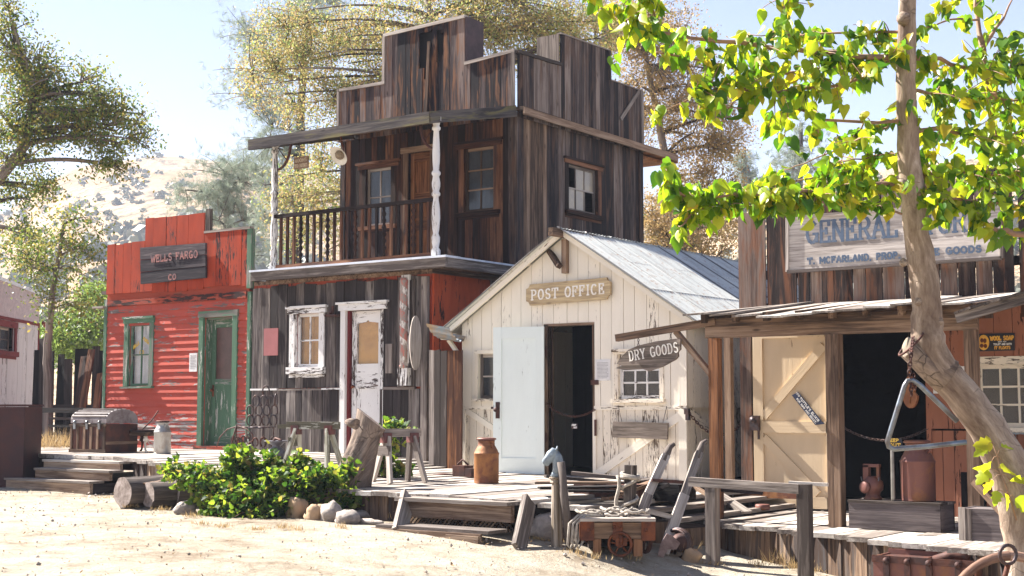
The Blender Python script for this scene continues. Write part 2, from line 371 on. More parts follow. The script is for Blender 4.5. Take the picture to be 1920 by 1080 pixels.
M['bark'] = wood('log_bark', (.05, .038, .032), (.17, .135, .115), (.36, .30, .26), knots=False, bst=1.0)
M['cut'] = plain('cut_log_end', (.30, .22, .17), (.12, .09, .08), rough=.9, scale=9, bst=.5)
# ------------------------------------------------------------------ wall helpers
def front(Y): return lambda a, z, o: Vector((a, Y-o, z))
def sidex(X): return lambda a, z, o: Vector((X+o, a, z))
def vboards(mb, P, a0, a1, zb, zt, holes=(), bw=.17, th=.025, gap=.005, brk=(), zj=0.0, o0=0.0, rv=.3, tilt=0.0, mi=0, bj=0.0):
    zbf = zb if callable(zb) else (lambda a: zb); ztf = zt if callable(zt) else (lambda a: zt)
    e = [a0]; bks = sorted([b for b in brk if a0 < b < a1])+[a1]
    while e[-1] < a1-1e-6:
        nb = next(b for b in bks if b > e[-1]+1e-6)
        w = bw*R.uniform(1-rv, 1+rv); n = e[-1]+w
        if nb-n < bw*.45: n = nb
        e.append(n)
    for l, r in zip(e[:-1], e[1:]):
        rn = R.random(); og = (R.random()*60, R.random()*60, R.random()*60); dz = R.uniform(-zj, zj); oo = o0+R.uniform(0, .006)
        cuts = sorted(set([l+gap/2, r-gap/2]+[h[k] for h in holes for k in (0, 1) if l+gap < h[k] < r-gap])); db = R.uniform(0, bj)
        for c0, c1 in zip(cuts[:-1], cuts[1:]):
            m = (c0+c1)/2
            segs = [(zbf(m)+db, None)]
            hs = sorted([h for h in holes if h[0] < m < h[1]], key=lambda h: h[2])
            zc = zbf(m)+db; out = []
            for h in hs:
                if h[2] > zc+.01: out.append((zc, h[2], False))
                zc = max(zc, h[3])
            if ztf(m) > zc+.01: out.append((zc, None, True))
            for z0, z1, top in out:
                if top: tl = ztf(c0+1e-4)+dz; tr = ztf(c1-1e-4)+dz + R.uniform(-zj, zj)*.5
                else: tl = tr = z1
                bl, br = (z0, z0)
                q = [(c0, bl), (c1, br), (c1, tr), (c0, tl)]
                p = [P(a, z, oo) for a, z in q]+[P(a, z, oo+th+tilt*(a-c0)) for a, z in q]
                g = [(z+og[0], a-l+og[1], og[2]) for a, z in q]+[(z+og[0], a-l+og[1], og[2]+th) for a, z in q]
                mb.hexa(p, g, rn, mi)
def hboards(mb, P, a0, a1, z0, z1, holes=(), h=.11, mi=0, lap=.016, blen=2.2):
    z = z0
    while z < z1-.02:
        zt = min(z+h, z1); m = (z+zt)/2
        cuts = sorted(set([a0, a1]+[x for q in holes if q[2] < m < q[3] for x in q[:2]]))
        sp = a0+R.uniform(.4, blen)
        while sp < a1: cuts.append(sp); sp += R.uniform(.8, blen)
        cuts = sorted(cuts); rn = R.random(); og = (R.random()*60, R.random()*60, R.random()*60)
        for c0, c1 in zip(cuts[:-1], cuts[1:]):
            cm = (c0+c1)/2
            if c1-c0 < .004 or any(q[0] < cm < q[1] and q[2] < m < q[3] for q in holes): continue
            rn = lerp(rn, R.random(), .5); wob = R.uniform(-.002, .002)
            pr = [(z, .004), (z, .010+lap+wob), (zt+.004, .010), (zt+.004, 0)]
            p = [P(c0, zz, o) for zz, o in pr]+[P(c1-.003, zz, o) for zz, o in pr]
            g = [(c0+og[0], zz-z+og[1], o+og[2]) for zz, o in pr]+[(c1+og[0], zz-z+og[1], o+og[2]) for zz, o in pr]
            mb.hexa(p, g, rn, mi)
        z += h
def pb(mb, P, a0, a1, z0, z1, o0, o1, mi=0, rnd=None, grain=None, j=0.0):
    """a board on the wall plane P; the grain runs along its longer side"""
    q = [(a0, z0), (a1, z0), (a1, z1), (a0, z1)]; og = (R.random()*60, R.random()*60, R.random()*60)
    p = [P(a+R.uniform(-j, j), z+R.uniform(-j, j), o) for o in (o0, o1) for a, z in q]
    al = grain or ('a' if a1-a0 > z1-z0 else 'z')
    g = [((a if al == 'a' else z)+og[0], (z-z0 if al == 'a' else a-a0)+og[1], o+og[2]) for o in (o0, o1) for a, z in q]
    mb.hexa(p, g, rnd, mi)
def quadb(mb, P, pts, o0, o1, mi=0, grain=None):
    """a board given by four (a, z) corners, extruded off the wall; grain along the first edge"""
    a = Vector(pts[1])-Vector(pts[0]); a.normalize(); og = (R.random()*60, R.random()*60)
    g = [(Vector(p).dot(a)+og[0], Vector(p).dot(Vector((-a.y, a.x)))+og[1], o) for o in (o0, o1) for p in pts]
    mb.hexa([P(p[0], p[1], o) for o in (o0, o1) for p in pts], g, None, mi)
def brace(mb, P, p0, p1, w, o0, o1, mi=0):
    a = Vector(p0); b = Vector(p1); d = (b-a).normalized(); n = Vector((-d.y, d.x))*w/2
    quadb(mb, P, [a-n, b-n, b+n, a+n], o0, o1, mi)
def px(P_Y, pts): return [(at(u, v, Y=P_Y).x, at(u, v, Y=P_Y).z) for u, v in pts]
def fx(u, v, Y): p = at(u, v, Y=Y); return p.x, p.z
def window(T, P, al, ar, zb, zt, mcas, msash, nx, ny, cas=.09, sill=.04, curtain=None, glass='glassd', depth=.05, bars=.022, split=False, missing=(), cd=.035, label=None, head=None, parent=None, castop=True, co=0.0):
    w = MB()
    pb(w, P, al-cas, al, zb, zt, co-.01, cd, j=.003); pb(w, P, ar, ar+cas, zb, zt, co-.01, cd, j=.003)
    if castop:
        hd = head or 0
        pb(w, P, al-cas-hd, ar+cas+hd, zt, zt+cas, co-.01, cd+.012, j=.003)
        if hd: pb(w, P, al-cas-hd*1.6, ar+cas+hd*1.6, zt+cas-.03, zt+cas+.006, co-.01, cd+.035)
    W = T.part('window', w, M[mcas], label=label)
    s = MB(); pb(s, P, al-cas-.02, ar+cas+.02, zb-sill, zb, co-.01, cd+.045, j=.003)
    if sill > .05: pb(s, P, al-cas, ar+cas, zb-sill-.05, zb-sill, co-.01, cd-.004)
    T.part('sill', s, M[mcas], W)
    f = MB(); b = .045
    pb(f, P, al, al+b, zb, zt, co-depth, co-depth+.03); pb(f, P, ar-b, ar, zb, zt, co-depth, co-depth+.03)
    pb(f, P, al+b, ar-b, zb, zb+b, co-depth, co-depth+.03); pb(f, P, al+b, ar-b, zt-b, zt, co-depth, co-depth+.03)
    for i in range(1, nx):
        x = lerp(al+b, ar-b, i/nx); pb(f, P, x-bars/2, x+bars/2, zb+b, zt-b, co-depth+.002, co-depth+.024, grain='z')
    for i in range(1, ny):
        z = lerp(zb+b, zt-b, i/ny); bb = bars*(2 if split and i == ny//2 else 1)
        pb(f, P, al+b, ar-b, z-bb/2, z+bb/2, co-depth+.001, co-depth+.026, grain='a')
    T.part('sash', f, M[msash], W)
    g = MB()
    for i in range(nx):
        for j in range(ny):
            if (i, j) in missing: continue
            pb(g, P, lerp(al+b, ar-b, i/nx), lerp(al+b, ar-b, (i+1)/nx), lerp(zb+b, zt-b, j/ny), lerp(zb+b, zt-b, (j+1)/ny), co-depth+.008, co-depth+.013)
    T.part('pane', g, M[glass], W)
    if curtain:
        c = MB(); n = 26; pts = []
        for k in range(n+1):
            a = lerp(al, ar, k/n); pts.append((a, co-depth-.05+.012*math.sin(k*2.1)+.006*math.sin(k*5.3)))
        V = [P(a, z, o) for z in (zb, zt) for a, o in pts]
        c.add(V, [(k, k+1, n+2+k, n+1+k) for k in range(n)], None, .5, 0, True)
        T.part('curtain', c, M[curtain], W)
    else:
        k = MB(); pb(k, P, al-.02, ar+.02, zb-.02, zt+.02, co-depth-.5, co-depth-.48); T.part('room_shade_sheet', k, M['void'], W)  # black sheet behind the panes paints the unlit room
    return W

# ------------------------------------------------------------------ lettering (strokes with optional slab serifs)
def arc(cx, cy, rx, ry, a0, a1, n=9): return [(cx+rx*math.cos(math.radians(a0+(a1-a0)*i/n)), cy+ry*math.sin(math.radians(a0+(a1-a0)*i/n))) for i in range(n+1)]
GL = {
 'A': [[(0.02, 0), (.5, 1)], [(.5, 1), (.98, 0)], [(.2, .36), (.8, .36)]], 'B': [[(.1, 0), (.1, 1)], [(.1, 1), (.55, 1)]+arc(.55, .76, .35, .24, 90, -90)+[(.1, .52)], [(.1, .52)]+arc(.58, .26, .38, .26, 90, -90)+[(.1, 0)]],
 'C': [arc(.5, .5, .45, .5, 48, 312, 12)], 'D': [[(.12, 0), (.12, 1)], [(.12, 1)]+arc(.42, .5, .5, .5, 90, -90, 10)+[(.12, 0)]],
 'E': [[(.12, 0), (.12, 1)], [(.0, 1), (.88, 1), (.88, .8)], [(.0, 0), (.9, 0), (.9, .22)], [(.12, .52), (.62, .52)], [(.62, .64), (.62, .4)]],
 'F': [[(.12, 0), (.12, 1)], [(.0, 1), (.9, 1), (.9, .8)], [(.12, .52), (.62, .52)], [(.62, .64), (.62, .4)]],
 'G': [arc(.5, .5, .45, .5, 50, 330, 12), [(.92, .05), (.92, .42)], [(.6, .42), (1.02, .42)]],
 'H': [[(.12, 0), (.12, 1)], [(.88, 0), (.88, 1)], [(.12, .5), (.88, .5)]], 'I': [[(.5, 0), (.5, 1)]], 'K': [[(.12, 0), (.12, 1)], [(.12, .4), (.85, 1)], [(.4, .62), (.9, 0)]],
 'L': [[(.12, 0), (.12, 1)], [(0, 0), (.88, 0), (.88, .25)]], 'M': [[(.06, 0), (.06, 1)], [(.06, 1), (.5, .3), (.94, 1)], [(.94, 0), (.94, 1)]],
 'N': [[(.12, 0), (.12, 1)], [(.12, 1), (.88, 0)], [(.88, 0), (.88, 1)]], 'O': [arc(.5, .5, .45, .5, 0, 360, 16)],
 'P': [[(.12, 0), (.12, 1)], [(.12, 1)]+arc(.5, .74, .4, .26, 90, -90)+[(.12, .48)]], 'R': [[(.12, 0), (.12, 1)], [(.12, 1)]+arc(.5, .74, .38, .26, 90, -90)+[(.12, .48)], [(.5, .48), (.92, 0)]],
 'S': [arc(.5, .75, .38, .25, 30, 270, 9)+arc(.5, .25, .4, .25, 90, -150, 9)], 'T': [[(.5, 0), (.5, 1)], [(0, .78), (0, 1), (1, 1), (1, .78)]], 'U': [[(.12, 1), (.12, .35)]+arc(.5, .3, .38, .3, 180, 360, 8)+[(.88, 1)]],
 'V': [[(.04, 1), (.5, 0), (.96, 1)]], 'W': [[(0, 1), (.27, 0), (.5, .8), (.73, 0), (1, 1)]], 'X': [[(.05, 0), (.95, 1)], [(.05, 1), (.95, 0)]], 'Y': [[(.5, 0), (.5, .48)], [(.05, 1), (.5, .48), (.95, 1)]],
 '1': [[(.5, 0), (.5, 1), (.3, .82)]], '0': [arc(.5, .5, .4, .5, 0, 360, 14)], '.': [[(.45, .0), (.45, .1)]], ',': [[(.5, .06), (.4, -.12)]], "'": [[(.5, 1), (.45, .78)]]}
SER = {'A': [(.02, 0), (.98, 0)], 'D': [(.12, 0), (.12, 1)], 'F': [(.12, 0)], 'H': [(.12, 0), (.12, 1), (.88, 0), (.88, 1)], 'I': [(.5, 0), (.5, 1)], 'L': [(.12, 1)], 'N': [(.12, 0), (.12, 1), (.88, 1)],
       'P': [(.12, 0), (.12, 1)], 'R': [(.12, 0), (.12, 1), (.92, 0)], 'T': [(.5, 0)], 'Y': [(.5, 0), (.05, 1), (.95, 1)], 'E': [], 'W': [(0, 1), (1, 1)], 'M': [(.06, 0), (.94, 0)], 'K': [(.12, 0), (.12, 1), (.9, 0)], 'B': [], 'V': [(.04, 1), (.96, 1)]}
def letters(mb, txt, O, ax, az, W, H, th=.12, dep=.003, serif=True, gapf=.28, lw=None, mi=0, jit=0.0):
    """write txt from corner O along ax (letter height along az); W and H metres in all"""
    ax = Vector(ax).normalized(); az = Vector(az).normalized(); nr = ax.cross(az); O = Vector(O)
    wd = {'I': .45, 'M': 1.15, 'W': 1.25, ' ': .6, '.': .35, ',': .3, "'": .3, '1': .5}
    tot = sum(wd.get(c, .85 if c in 'LEFSPB' else .95) for c in txt)+gapf*(len(txt)-1)
    u = W/tot; x = 0; t = th*H; k = [0]
    def seg(p, q, w):
        k[0] += 1; d = (q-p); L = d.length
        if L < 1e-6: return
        d.normalize(); s = nr.cross(d); e = d*w*.35
        off = nr*(dep*(1+.02*(k[0] % 9)))
        pts = [p-e-s*w/2, q+e-s*w/2, q+e+s*w/2, p-e+s*w/2]
        mb.hexa(pts+[a+off for a in pts], [tuple(a) for a in pts]*2, .5, mi)
    for c in txt:
        cw = wd.get(c, .85 if c in 'LEFSPB' else .95)*u
        if c in GL:
            def pt(a): return O+ax*(x+a[0]*cw)+az*(t/2+a[1]*(H-t))
            for pl in GL[c]:
                for a, b in zip(pl[:-1], pl[1:]):
                    A_, B_ = pt(a), pt(b); horiz = abs((B_-A_).normalized().dot(ax)) > .8
                    seg(A_, B_, t*(.72 if horiz and serif else 1.0))
            if serif:
                for a in SER.get(c, []): seg(pt(a)-ax*t*.75, pt(a)+ax*t*.75, t*.6)
        x += cw+gapf*u
    return mb

# ------------------------------------------------------------------ ground
def sandmat():
    m, nt, bs, N, L = newmat('sandy_yard')
    g = N.new('ShaderNodeNewGeometry').outputs['Position']
    a = noise(N, L, g, .7, 6, .65); b = noise(N, L, g, 3.2, 8, .7); c = noise(N, L, g, 28, 6, .75); d = noise(N, L, g, 110, 3, .7)
    t = math_(N, L, 'ADD', math_(N, L, 'MULTIPLY', b, .55), math_(N, L, 'ADD', math_(N, L, 'MULTIPLY', a, .34), math_(N, L, 'MULTIPLY', c, .22)))
    col = ramp(N, L, t, [(.38, (.12, .075, .045)), (.46, (.25, .20, .145)), (.55, (.365, .315, .245)), (.68, (.455, .41, .34))])
    sp = ramp(N, L, c, [(.30, 1.0), (.36, 0.0)])
    col = mix(N, L, math_(N, L, 'MULTIPLY', sp, .55), col, (.16, .10, .07))
    sp2 = ramp(N, L, d, [(.28, 1.0), (.34, 0.0)]); col = mix(N, L, math_(N, L, 'MULTIPLY', sp2, .5), col, (.20, .14, .10))
    L.new(col, bs.inputs['Base Color']); bs.inputs['Roughness'].default_value = .95; bs.inputs['Specular IOR Level'].default_value = .1
    h = math_(N, L, 'ADD', math_(N, L, 'MULTIPLY', b, 1.0), math_(N, L, 'ADD', math_(N, L, 'MULTIPLY', c, .45), math_(N, L, 'MULTIPLY', d, .2)))
    bump(N, L, bs, h, 1.0, .06)
    return m
M['sand'] = sandmat()
def make_ground():
    mb = MB(); xs = sorted(set([-900, -500, -250, -120, -70, -45, -30, -24]+[-22+.12*i for i in range(176)]+[1, 3, 8, 20, 60, 150, 400]))
    ys = sorted(set([-60, -20, -5, 1, 4]+[5.5+.12*i for i in range(70)]+[14.5, 16, 20, 30, 60, 120, 300, 700, 1500]))
    P = []
    rr = np.random.RandomState(3); ph = rr.rand(12)*6.28; kx = rr.uniform(-3.5, 3.5, 12); ky = rr.uniform(-3.5, 3.5, 12)
    for y in ys:
        for x in xs:
            z = gz(x)
            if -22 <= x <= 1 and 5 < y < 14.5: z += .006*sum(math.sin(kx[i]*x+ky[i]*y+ph[i]) for i in range(12))*.6 + rr.uniform(-.004, .004)
            if y > 16: z = lerp(gz(x), .35, min(1, (y-16)/20))
            if x < -24: z = .5
            P.append((x, y, z-.01))
    W = len(xs)
    F = [(j*W+i, j*W+i+1, (j+1)*W+i+1, (j+1)*W+i) for j in range(len(ys)-1) for i in range(W-1)]
    mb.add(P, F, None, .5, 0, True)
    solo('ground', mb, M['sand'], None, None, (0, 0, 0), kind='structure')
make_ground()

# hills, built on their own distances round the valley
def hillmat():
    m, nt, bs, N, L = newmat('dry_grass_hill')
    g = N.new('ShaderNodeNewGeometry').outputs['Position']
    a = noise(N, L, g, .02, 6, .65); b = noise(N, L, g, .16, 6, .7)
    col = ramp(N, L, a, [(.35, (.33, .22, .13)), (.6, (.46, .34, .23))])
    col = mix(N, L, ramp(N, L, b, [(.50, 0.0), (.62, 1.0)]), col, (.17, .14, .10))
    L.new(col, bs.inputs['Base Color']); bs.inputs['Roughness'].default_value = 1; bs.inputs['Specular IOR Level'].default_value = 0
    bump(N, L, bs, b, 1, 3)
    return m
M['hill'] = hillmat()
RU = [-400, 0, 60, 130, 200, 290, 350, 480, 650, 900, 1250, 1420, 1500, 1650, 1800, 1920, 2300]
RVv = [410, 400, 345, 305, 290, 278, 283, 300, 330, 380, 400, 345, 318, 292, 275, 262, 250]
def ridge_dist(u): return 480 if u < 900 else lerp(480, 210, min(1, (u-900)/500))
rr_ = np.random.RandomState(5); HK = rr_.randn(40, 2); HK /= np.linalg.norm(HK, axis=1)[:, None]; HF = np.exp(rr_.uniform(math.log(.02), math.log(.35), 40)); HP = rr_.rand(40)*6.28
def hn(x, y): return float(np.sum(np.sin((HK[:, 0]*x+HK[:, 1]*y)*HF*6.28/6+HP)/HF)*.020)
def hill_pt(u, s):
    rd = ridge_dist(u); dd = lerp(70 if u > 1200 else 110, rd, s) if s <= 1 else rd*(1+(s-1))
    v = interp(u, RU, RVv); zr = (767-v)/FPX*rd*1.0
    x = RV.x*((u-960)/FPX)*dd - math.sin(YAW)*dd; y = RV.y*((u-960)/FPX)*dd + math.cos(YAW)*dd
    prof = (s**1.25) if s <= 1 else 1-(s-1)*1.3
    z = zr*prof + hn(x, y)*rd/480*min(1, s*2.5)*(1.0 if s < .97 else .45)
    return Vector((x, y, max(z, -2)+.3))
def make_hill():
    mb = MB(); us = list(range(-420, 2320, 14)); ss = [i/70 for i in range(71)]+[1.05, 1.12, 1.3]
    P = [hill_pt(u, s) for s in ss for u in us]; W = len(us)
    mb.add(P, [(j*W+i, j*W+i+1, (j+1)*W+i+1, (j+1)*W+i) for j in range(len(ss)-1) for i in range(W-1)], None, .5, 0, True)
    solo('hills', mb, M['hill'], None, None, (0, 0, 0), kind='structure')
make_hill()

# ------------------------------------------------------------------ leaf clouds
def rot_quads(C, ax_l, ax_w, L, W):
    """diamond leaves: centre C, along axis ax_l, across ax_w"""
    n = len(C); V = np.empty((n, 4, 3), np.float32)
    l = ax_l*L[:, None]*.5; w = ax_w*W[:, None]*.5
    V[:, 0] = C-l; V[:, 1] = C+w-l*.1; V[:, 2] = C+l; V[:, 3] = C-w-l*.1
    return V.reshape(-1, 3)
def quads_obj(name, V, rnd, mat, parent, loc):
    n = len(V)//4; me = bpy.data.meshes.new(name)
    me.vertices.add(n*4); me.vertices.foreach_set('co', (V-np.array(loc, np.float32)).astype(np.float32).ravel())
    me.loops.add(n*4); me.loops.foreach_set('vertex_index', np.arange(n*4, dtype=np.int32))
    me.polygons.add(n); me.polygons.foreach_set('loop_start', np.arange(0, n*4, 4, dtype=np.int32)); me.polygons.foreach_set('loop_total', np.full(n, 4, np.int32))
    me.materials.append(mat); me.update(calc_edges=True)
    a = me.attributes.new('rnd', 'FLOAT', 'POINT'); a.data.foreach_set('value', np.repeat(rnd, 4).astype(np.float32))
    o = bpy.data.objects.new(name, me); COL.objects.link(o)
    if parent: o.parent = parent
    else: o.location = loc
    return o
def unit(n):
    v = NR.randn(n, 3); return v/np.linalg.norm(v, axis=1)[:, None]
def bez(a, b, c, n=8): return [a*(1-t)**2+b*2*t*(1-t)+c*t*t for t in [i/n for i in range(n+1)]]
def tree(name, label, cat, base, trunk_pts, tr, blobs, nclump, nleaf, lsize, bark, leaf, spread=.3, seed=1, group=None, needle=False, droop=.3, limb_r=.05, colf=None, keep=None, twig=True, aspect=.5):
    """trunk_pts: list of world points; blobs: (centre, rx, ry, rz) ellipsoids that the crown fills; limbs reach clump centres"""
    rg = random.Random(seed); T = Thing(name, label, cat, base, group)
    w = MB(); tp = [Vector(p) for p in trunk_pts]; n = len(tp)
    sm = []
    for i in range(n-1):
        for k in range(4): sm.append(tp[i].lerp(tp[i+1], k/4)+Vector((rg.uniform(-1, 1), rg.uniform(-1, 1), 0))*tr*.12)
    sm.append(tp[-1])
    w.tube(sm, [lerp(tr, tr*.35, i/(len(sm)-1)) for i in range(len(sm))], 9)
    cents = []; tot = sum(b[1]*b[2]*b[3] for b in blobs)
    limbs = [(p, lerp(tr*.5, tr*.2, i/len(sm))) for i, p in enumerate(sm) if i > len(sm)*.35]
    for bc, rx, ry, rz in blobs:
        k = max(2, int(nclump*(rx*ry*rz/tot)**.8 if len(blobs) > 1 else nclump)); bc = Vector(bc)
        hubs = []
        for _ in range(max(2, k//9)):
            v = Vector([rg.gauss(0, 1) for _ in range(3)]).normalized()*rg.random()**.5*.75
            hubs.append(bc+Vector((v.x*rx, v.y*ry, v.z*rz)))
        hb = []
        for h in hubs:
            s, r0 = min(limbs, key=lambda q: (q[0]-h).length+max(0, q[0].z-h.z)*1.5)
            mid = s.lerp(h, .5)+Vector((rg.uniform(-.1, .1), rg.uniform(-.1, .1), .12))*(h-s).length
            L = bez(s, mid, h, 7); w.tube(L, [lerp(max(limb_r, r0*.8), limb_r*.3, i/7) for i in range(8)], 6); hb += L[3:]
        for _ in range(k):
            v = Vector([rg.gauss(0, 1) for _ in range(3)]).normalized()*rg.random()**.38
            c = bc+Vector((v.x*rx, v.y*ry, v.z*rz))
            s = min(hb, key=lambda q: (q-c).length)
            if twig:
                L = bez(s, s.lerp(c, .5)+Vector((rg.uniform(-.15, .15), rg.uniform(-.15, .15), .1))*(c-s).length, c, 5)
                w.tube(L, [lerp(limb_r*.32, limb_r*.1, i/5) for i in range(6)], 4, cap=False)
                for q in L[2:]: cents.append((q, .7))
            cents.append((c, 1.0))
    T.part('trunk', w, M[bark] if isinstance(bark, str) else bark)
    C = np.array([tuple(c) for c, _ in cents]); S = np.array([s for _, s in cents])
    idx = NR.randint(0, len(C), nleaf)
    if needle:
        nt = nleaf//14; ti = NR.randint(0, len(C), nt); tc = C[ti]+NR.randn(nt, 3)*spread*.6*S[ti][:, None]
        idx = np.repeat(np.arange(nt), 14); base_ = tc[idx]; d = unit(nt)[idx]*.9+unit(len(idx))*.6; d[:, 2] += .15; d /= np.linalg.norm(d, axis=1)[:, None]
        L = NR.uniform(.7, 1.2, len(idx))*lsize; P = base_+d*L[:, None]*.5
        wv = np.cross(d, unit(len(idx))); wv /= np.linalg.norm(wv, axis=1)[:, None]
        V = rot_quads(P, d, wv, L, np.full(len(idx), lsize*aspect)); rnd = np.clip(NR.rand(nt)[idx]*.7+NR.rand(len(idx))*.3, 0, 1)
    else:
        off = NR.randn(nleaf, 3)*spread*S[idx][:, None]; off[:, 2] *= .75
        P = C[idx]+off; d = unit(nleaf); d[:, 2] -= droop; d /= np.linalg.norm(d, axis=1)[:, None]
        wv = np.cross(d, unit(nleaf)); wv /= np.linalg.norm(wv, axis=1)[:, None]
        L = NR.uniform(.6, 1.3, nleaf)*lsize; V = rot_quads(P, d, wv, L, L*aspect)
        cr = NR.rand(len(C)); rnd = np.clip(cr[idx]*.55+NR.rand(nleaf)*.45, 0, 1)
    quads_obj('crown', V, rnd, leaf, T.o, T.loc)
    return T
LM = {}
LM['gold'] = leafmat('autumn_gold_leaves', [(.09, .17, .05), (.19, .27, .08), (.36, .36, .12), (.44, .32, .12), (.28, .19, .09), (.52, .48, .28)], .5)
LM['brown'] = leafmat('autumn_brown_leaves', [(.14, .18, .07), (.28, .22, .09), (.38, .26, .11), (.42, .28, .13), (.28, .19, .10)], .45)
LM['pine'] = leafmat('grey_pine_needles', [(.14, .18, .14), (.22, .27, .20), (.30, .34, .27), (.22, .22, .16)], .35)
LM['left'] = leafmat('olive_autumn_leaves', [(.04, .09, .025), (.08, .15, .035), (.20, .24, .05), (.34, .26, .06), (.12, .12, .035)], .5)
LM['bright'] = leafmat('bright_green_leaves', [(.06, .10, .02), (.13, .20, .04), (.22, .30, .06), (.30, .34, .10)], .5)
LM['mul'] = leafmat('mulberry_leaves', [(.025, .08, .012), (.05, .13, .015), (.12, .24, .018), (.26, .36, .02), (.40, .42, .03), (.46, .33, .03)], .6, (1.35, 1.35, .6), rough=.36, spec=.5)
LM['bush'] = leafmat('shrub_leaves', [(.015, .04, .014), (.03, .075, .018), (.06, .12, .02), (.13, .21, .035), (.25, .33, .06), (.24, .18, .08)], .5, (1.5, 1.5, .6), rough=.6, spec=.25)
LM['dry'] = leafmat('dry_grass_blades', [(.30, .19, .08), (.42, .29, .13), (.5, .38, .2)], .3)
LM['litter'] = leafmat('leaf_litter', [(.10, .06, .03), (.26, .16, .07), (.36, .25, .12), (.2, .12, .06)], .1)
LM['scrub'] = leafmat('hill_scrub', [(.13, .14, .11), (.16, .17, .13), (.20, .195, .15)], .1)
# ------------------------------------------------------------------ boardwalk
DX = [-19.7, -14.7, -13.3, -12.4, -11.6, -9.9, -7.8, -7.2, -6.75, -6.1, -5.0, -3.8, -1.0]
DYf = [11.96, 11.95, 11.35, 11.06, 11.08, 11.1, 10.9, 11.35, 12.75, 12.7, 12.2, 11.65, 10.7]
DZ = [.94, .94, .92, .88, .78, .71, .71, .62, .43, .415, .415, .415, .415]
def dyf(x): return interp(x, DX, DYf)
def dz(x): return interp(x, DX, DZ)
def make_deck():
    T = Thing('boardwalk', None, None, (-10, 12, .7), kind='structure')
    mb = MB(); x = -19.7
    while x < -1.0:
        w = R.uniform(.17, .27); xm = x+w/2; zj = R.uniform(-.006, .006); yf = dyf(xm)+R.uniform(-.05, .05)
        z = dz(xm)+zj; ys = [yf]
        if R.random() < .5: ys.append(R.uniform(12.6, 14.2))
        ys.append(15.15)
        for y0, y1 in zip(ys[:-1], ys[1:]):
            sag = R.uniform(-.006, .006)
            mb.beam((xm, y0, z-.022+sag), (xm, y1-.006, z-.022), w-.009, .044, rnd=R.random())
        x += w
    T.part('planks', mb, M['deck'])
    s = MB(); k = 0; x = -19.7                              # upright skirt boards under the front edge
    while x < -1.0:
        w = R.uniform(.10, .22)
        if not (-16.35 < x < -14.55 or -9.35 < x < -7.62):
            p0 = Vector((x+.004, dyf(x)+.10, 0)); p1 = Vector((x+w-.004, dyf(x+w)+.10, 0)); dd = (p1-p0).normalized(); nn = Vector((dd.y, -dd.x, 0))
            c = (p0+p1)/2; zt = min(dz(x), dz(x+w))-.05; zb = gz(c.x)-.06
            if zt-zb > .03: s.obox((c.x+nn.x*R.uniform(0, .02), c.y+nn.y*R.uniform(0, .02), (zt+zb)/2), Vector((0, 0, 1)), dd, nn, zt-zb, (p1-p0).length, .022)
        x += w
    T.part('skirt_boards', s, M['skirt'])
    j = MB()
    for xa, xb in zip(DX[:-1], DX[1:]):
        j.beam((xa, dyf(xa)+.16, dz(xa)-.11), (xb, dyf(xb)+.16, dz(xb)-.11), .06, .12)
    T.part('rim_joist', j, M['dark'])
make_deck()
def on_deck(u, v):
    z = .7
    for _ in range(30):
        p = at(u, v, Z=z); z = z*.6 + dz(p.x)*.4
    return Vector((p.x, p.y, dz(p.x)))

def make_steps():
    a = at(125, 862, Y=11.9); T = Thing('wooden_steps', 'three low timber steps up to the boardwalk beside the log pile', 'steps', (-15.5, 11.4, gz(-15.5)))
    zt = .94; zg = gz(-15.5)-.03
    for i, (x0, x1, y, z0, z1) in enumerate(((-16.1, -14.55, 11.78, .785, .86), (-16.0, -14.5, 11.58, .655, .755), (-16.35, -14.62, 11.38, .50, .625))):
        m = MB(); m.box(x0, x1, y, y+.045, z0, z1, 0); T.part('riser', m, M['stepw'])
        m = MB(); m.box(x0-.01, x1+.01, y-.02, y+.21, z1, z1+.03, 0); T.part('tread', m, M['deck'])
    m = MB()
    for x in (-16.0, -15.3, -14.7): m.box(x, x+.08, 11.44, 11.9, zg, .62, 1)
    T.part('bearer', m, M['dark'])
    T = Thing('porch_steps', 'wide weathered step box with slanted side boards and lattice below', 'steps', (-8.5, 10.8, gz(-8.5)))
    x0 = at(768, 945, Y=10.95).x; x1 = at(975, 950, Y=10.95).x
    m = MB(); m.box(x0, x1, 10.80, 10.86, .50, .655, 0); T.part('riser', m, M['stepw'])
    m = MB(); m.box(x0-.02, x1, 10.74, 11.0, .655, .69, 0); T.part('tread', m, M['deck'])
    m = MB(); m.box(x0+.02, x1+.02, 10.42, 10.72, .42, .45, 0); T.part('tread', m, M['greyl'])
    m = MB(); m.box(x0-.02, x1-.05, 10.40, 10.43, gz(-8.5)-.1, .42, 0); m.box(x0+.9, x1-.06, 10.375, 10.398, gz(-8.2)-.1, .40, 0); T.part('riser', m, M['stepw'])
    m = MB()                                                # lattice
    for i in range(26):
        xa = lerp(x0, x1-.1, i/26)
        m.beam((xa, 10.90, .40), (xa+.12, 10.90, .52), .016, .008, up=(0, 1, 0)); m.beam((xa+.12, 10.91, .40), (xa, 10.91, .52), .016, .008, up=(0, 1, 0))
    T.part('lattice', m, M['skirt'])
    for (ua, va, ub, vb) in ((765, 930, 748, 982), (992, 938, 972, 1006)):
        m = MB(); p = at(ua, va, Y=10.9); q = at(ub, vb, Y=10.45); q.z = gz(q.x)-.03
        m.beam(p, q, .05, .17, up=(0, -1, .5)); T.part('side_board', m, M['greyl'])
make_steps()

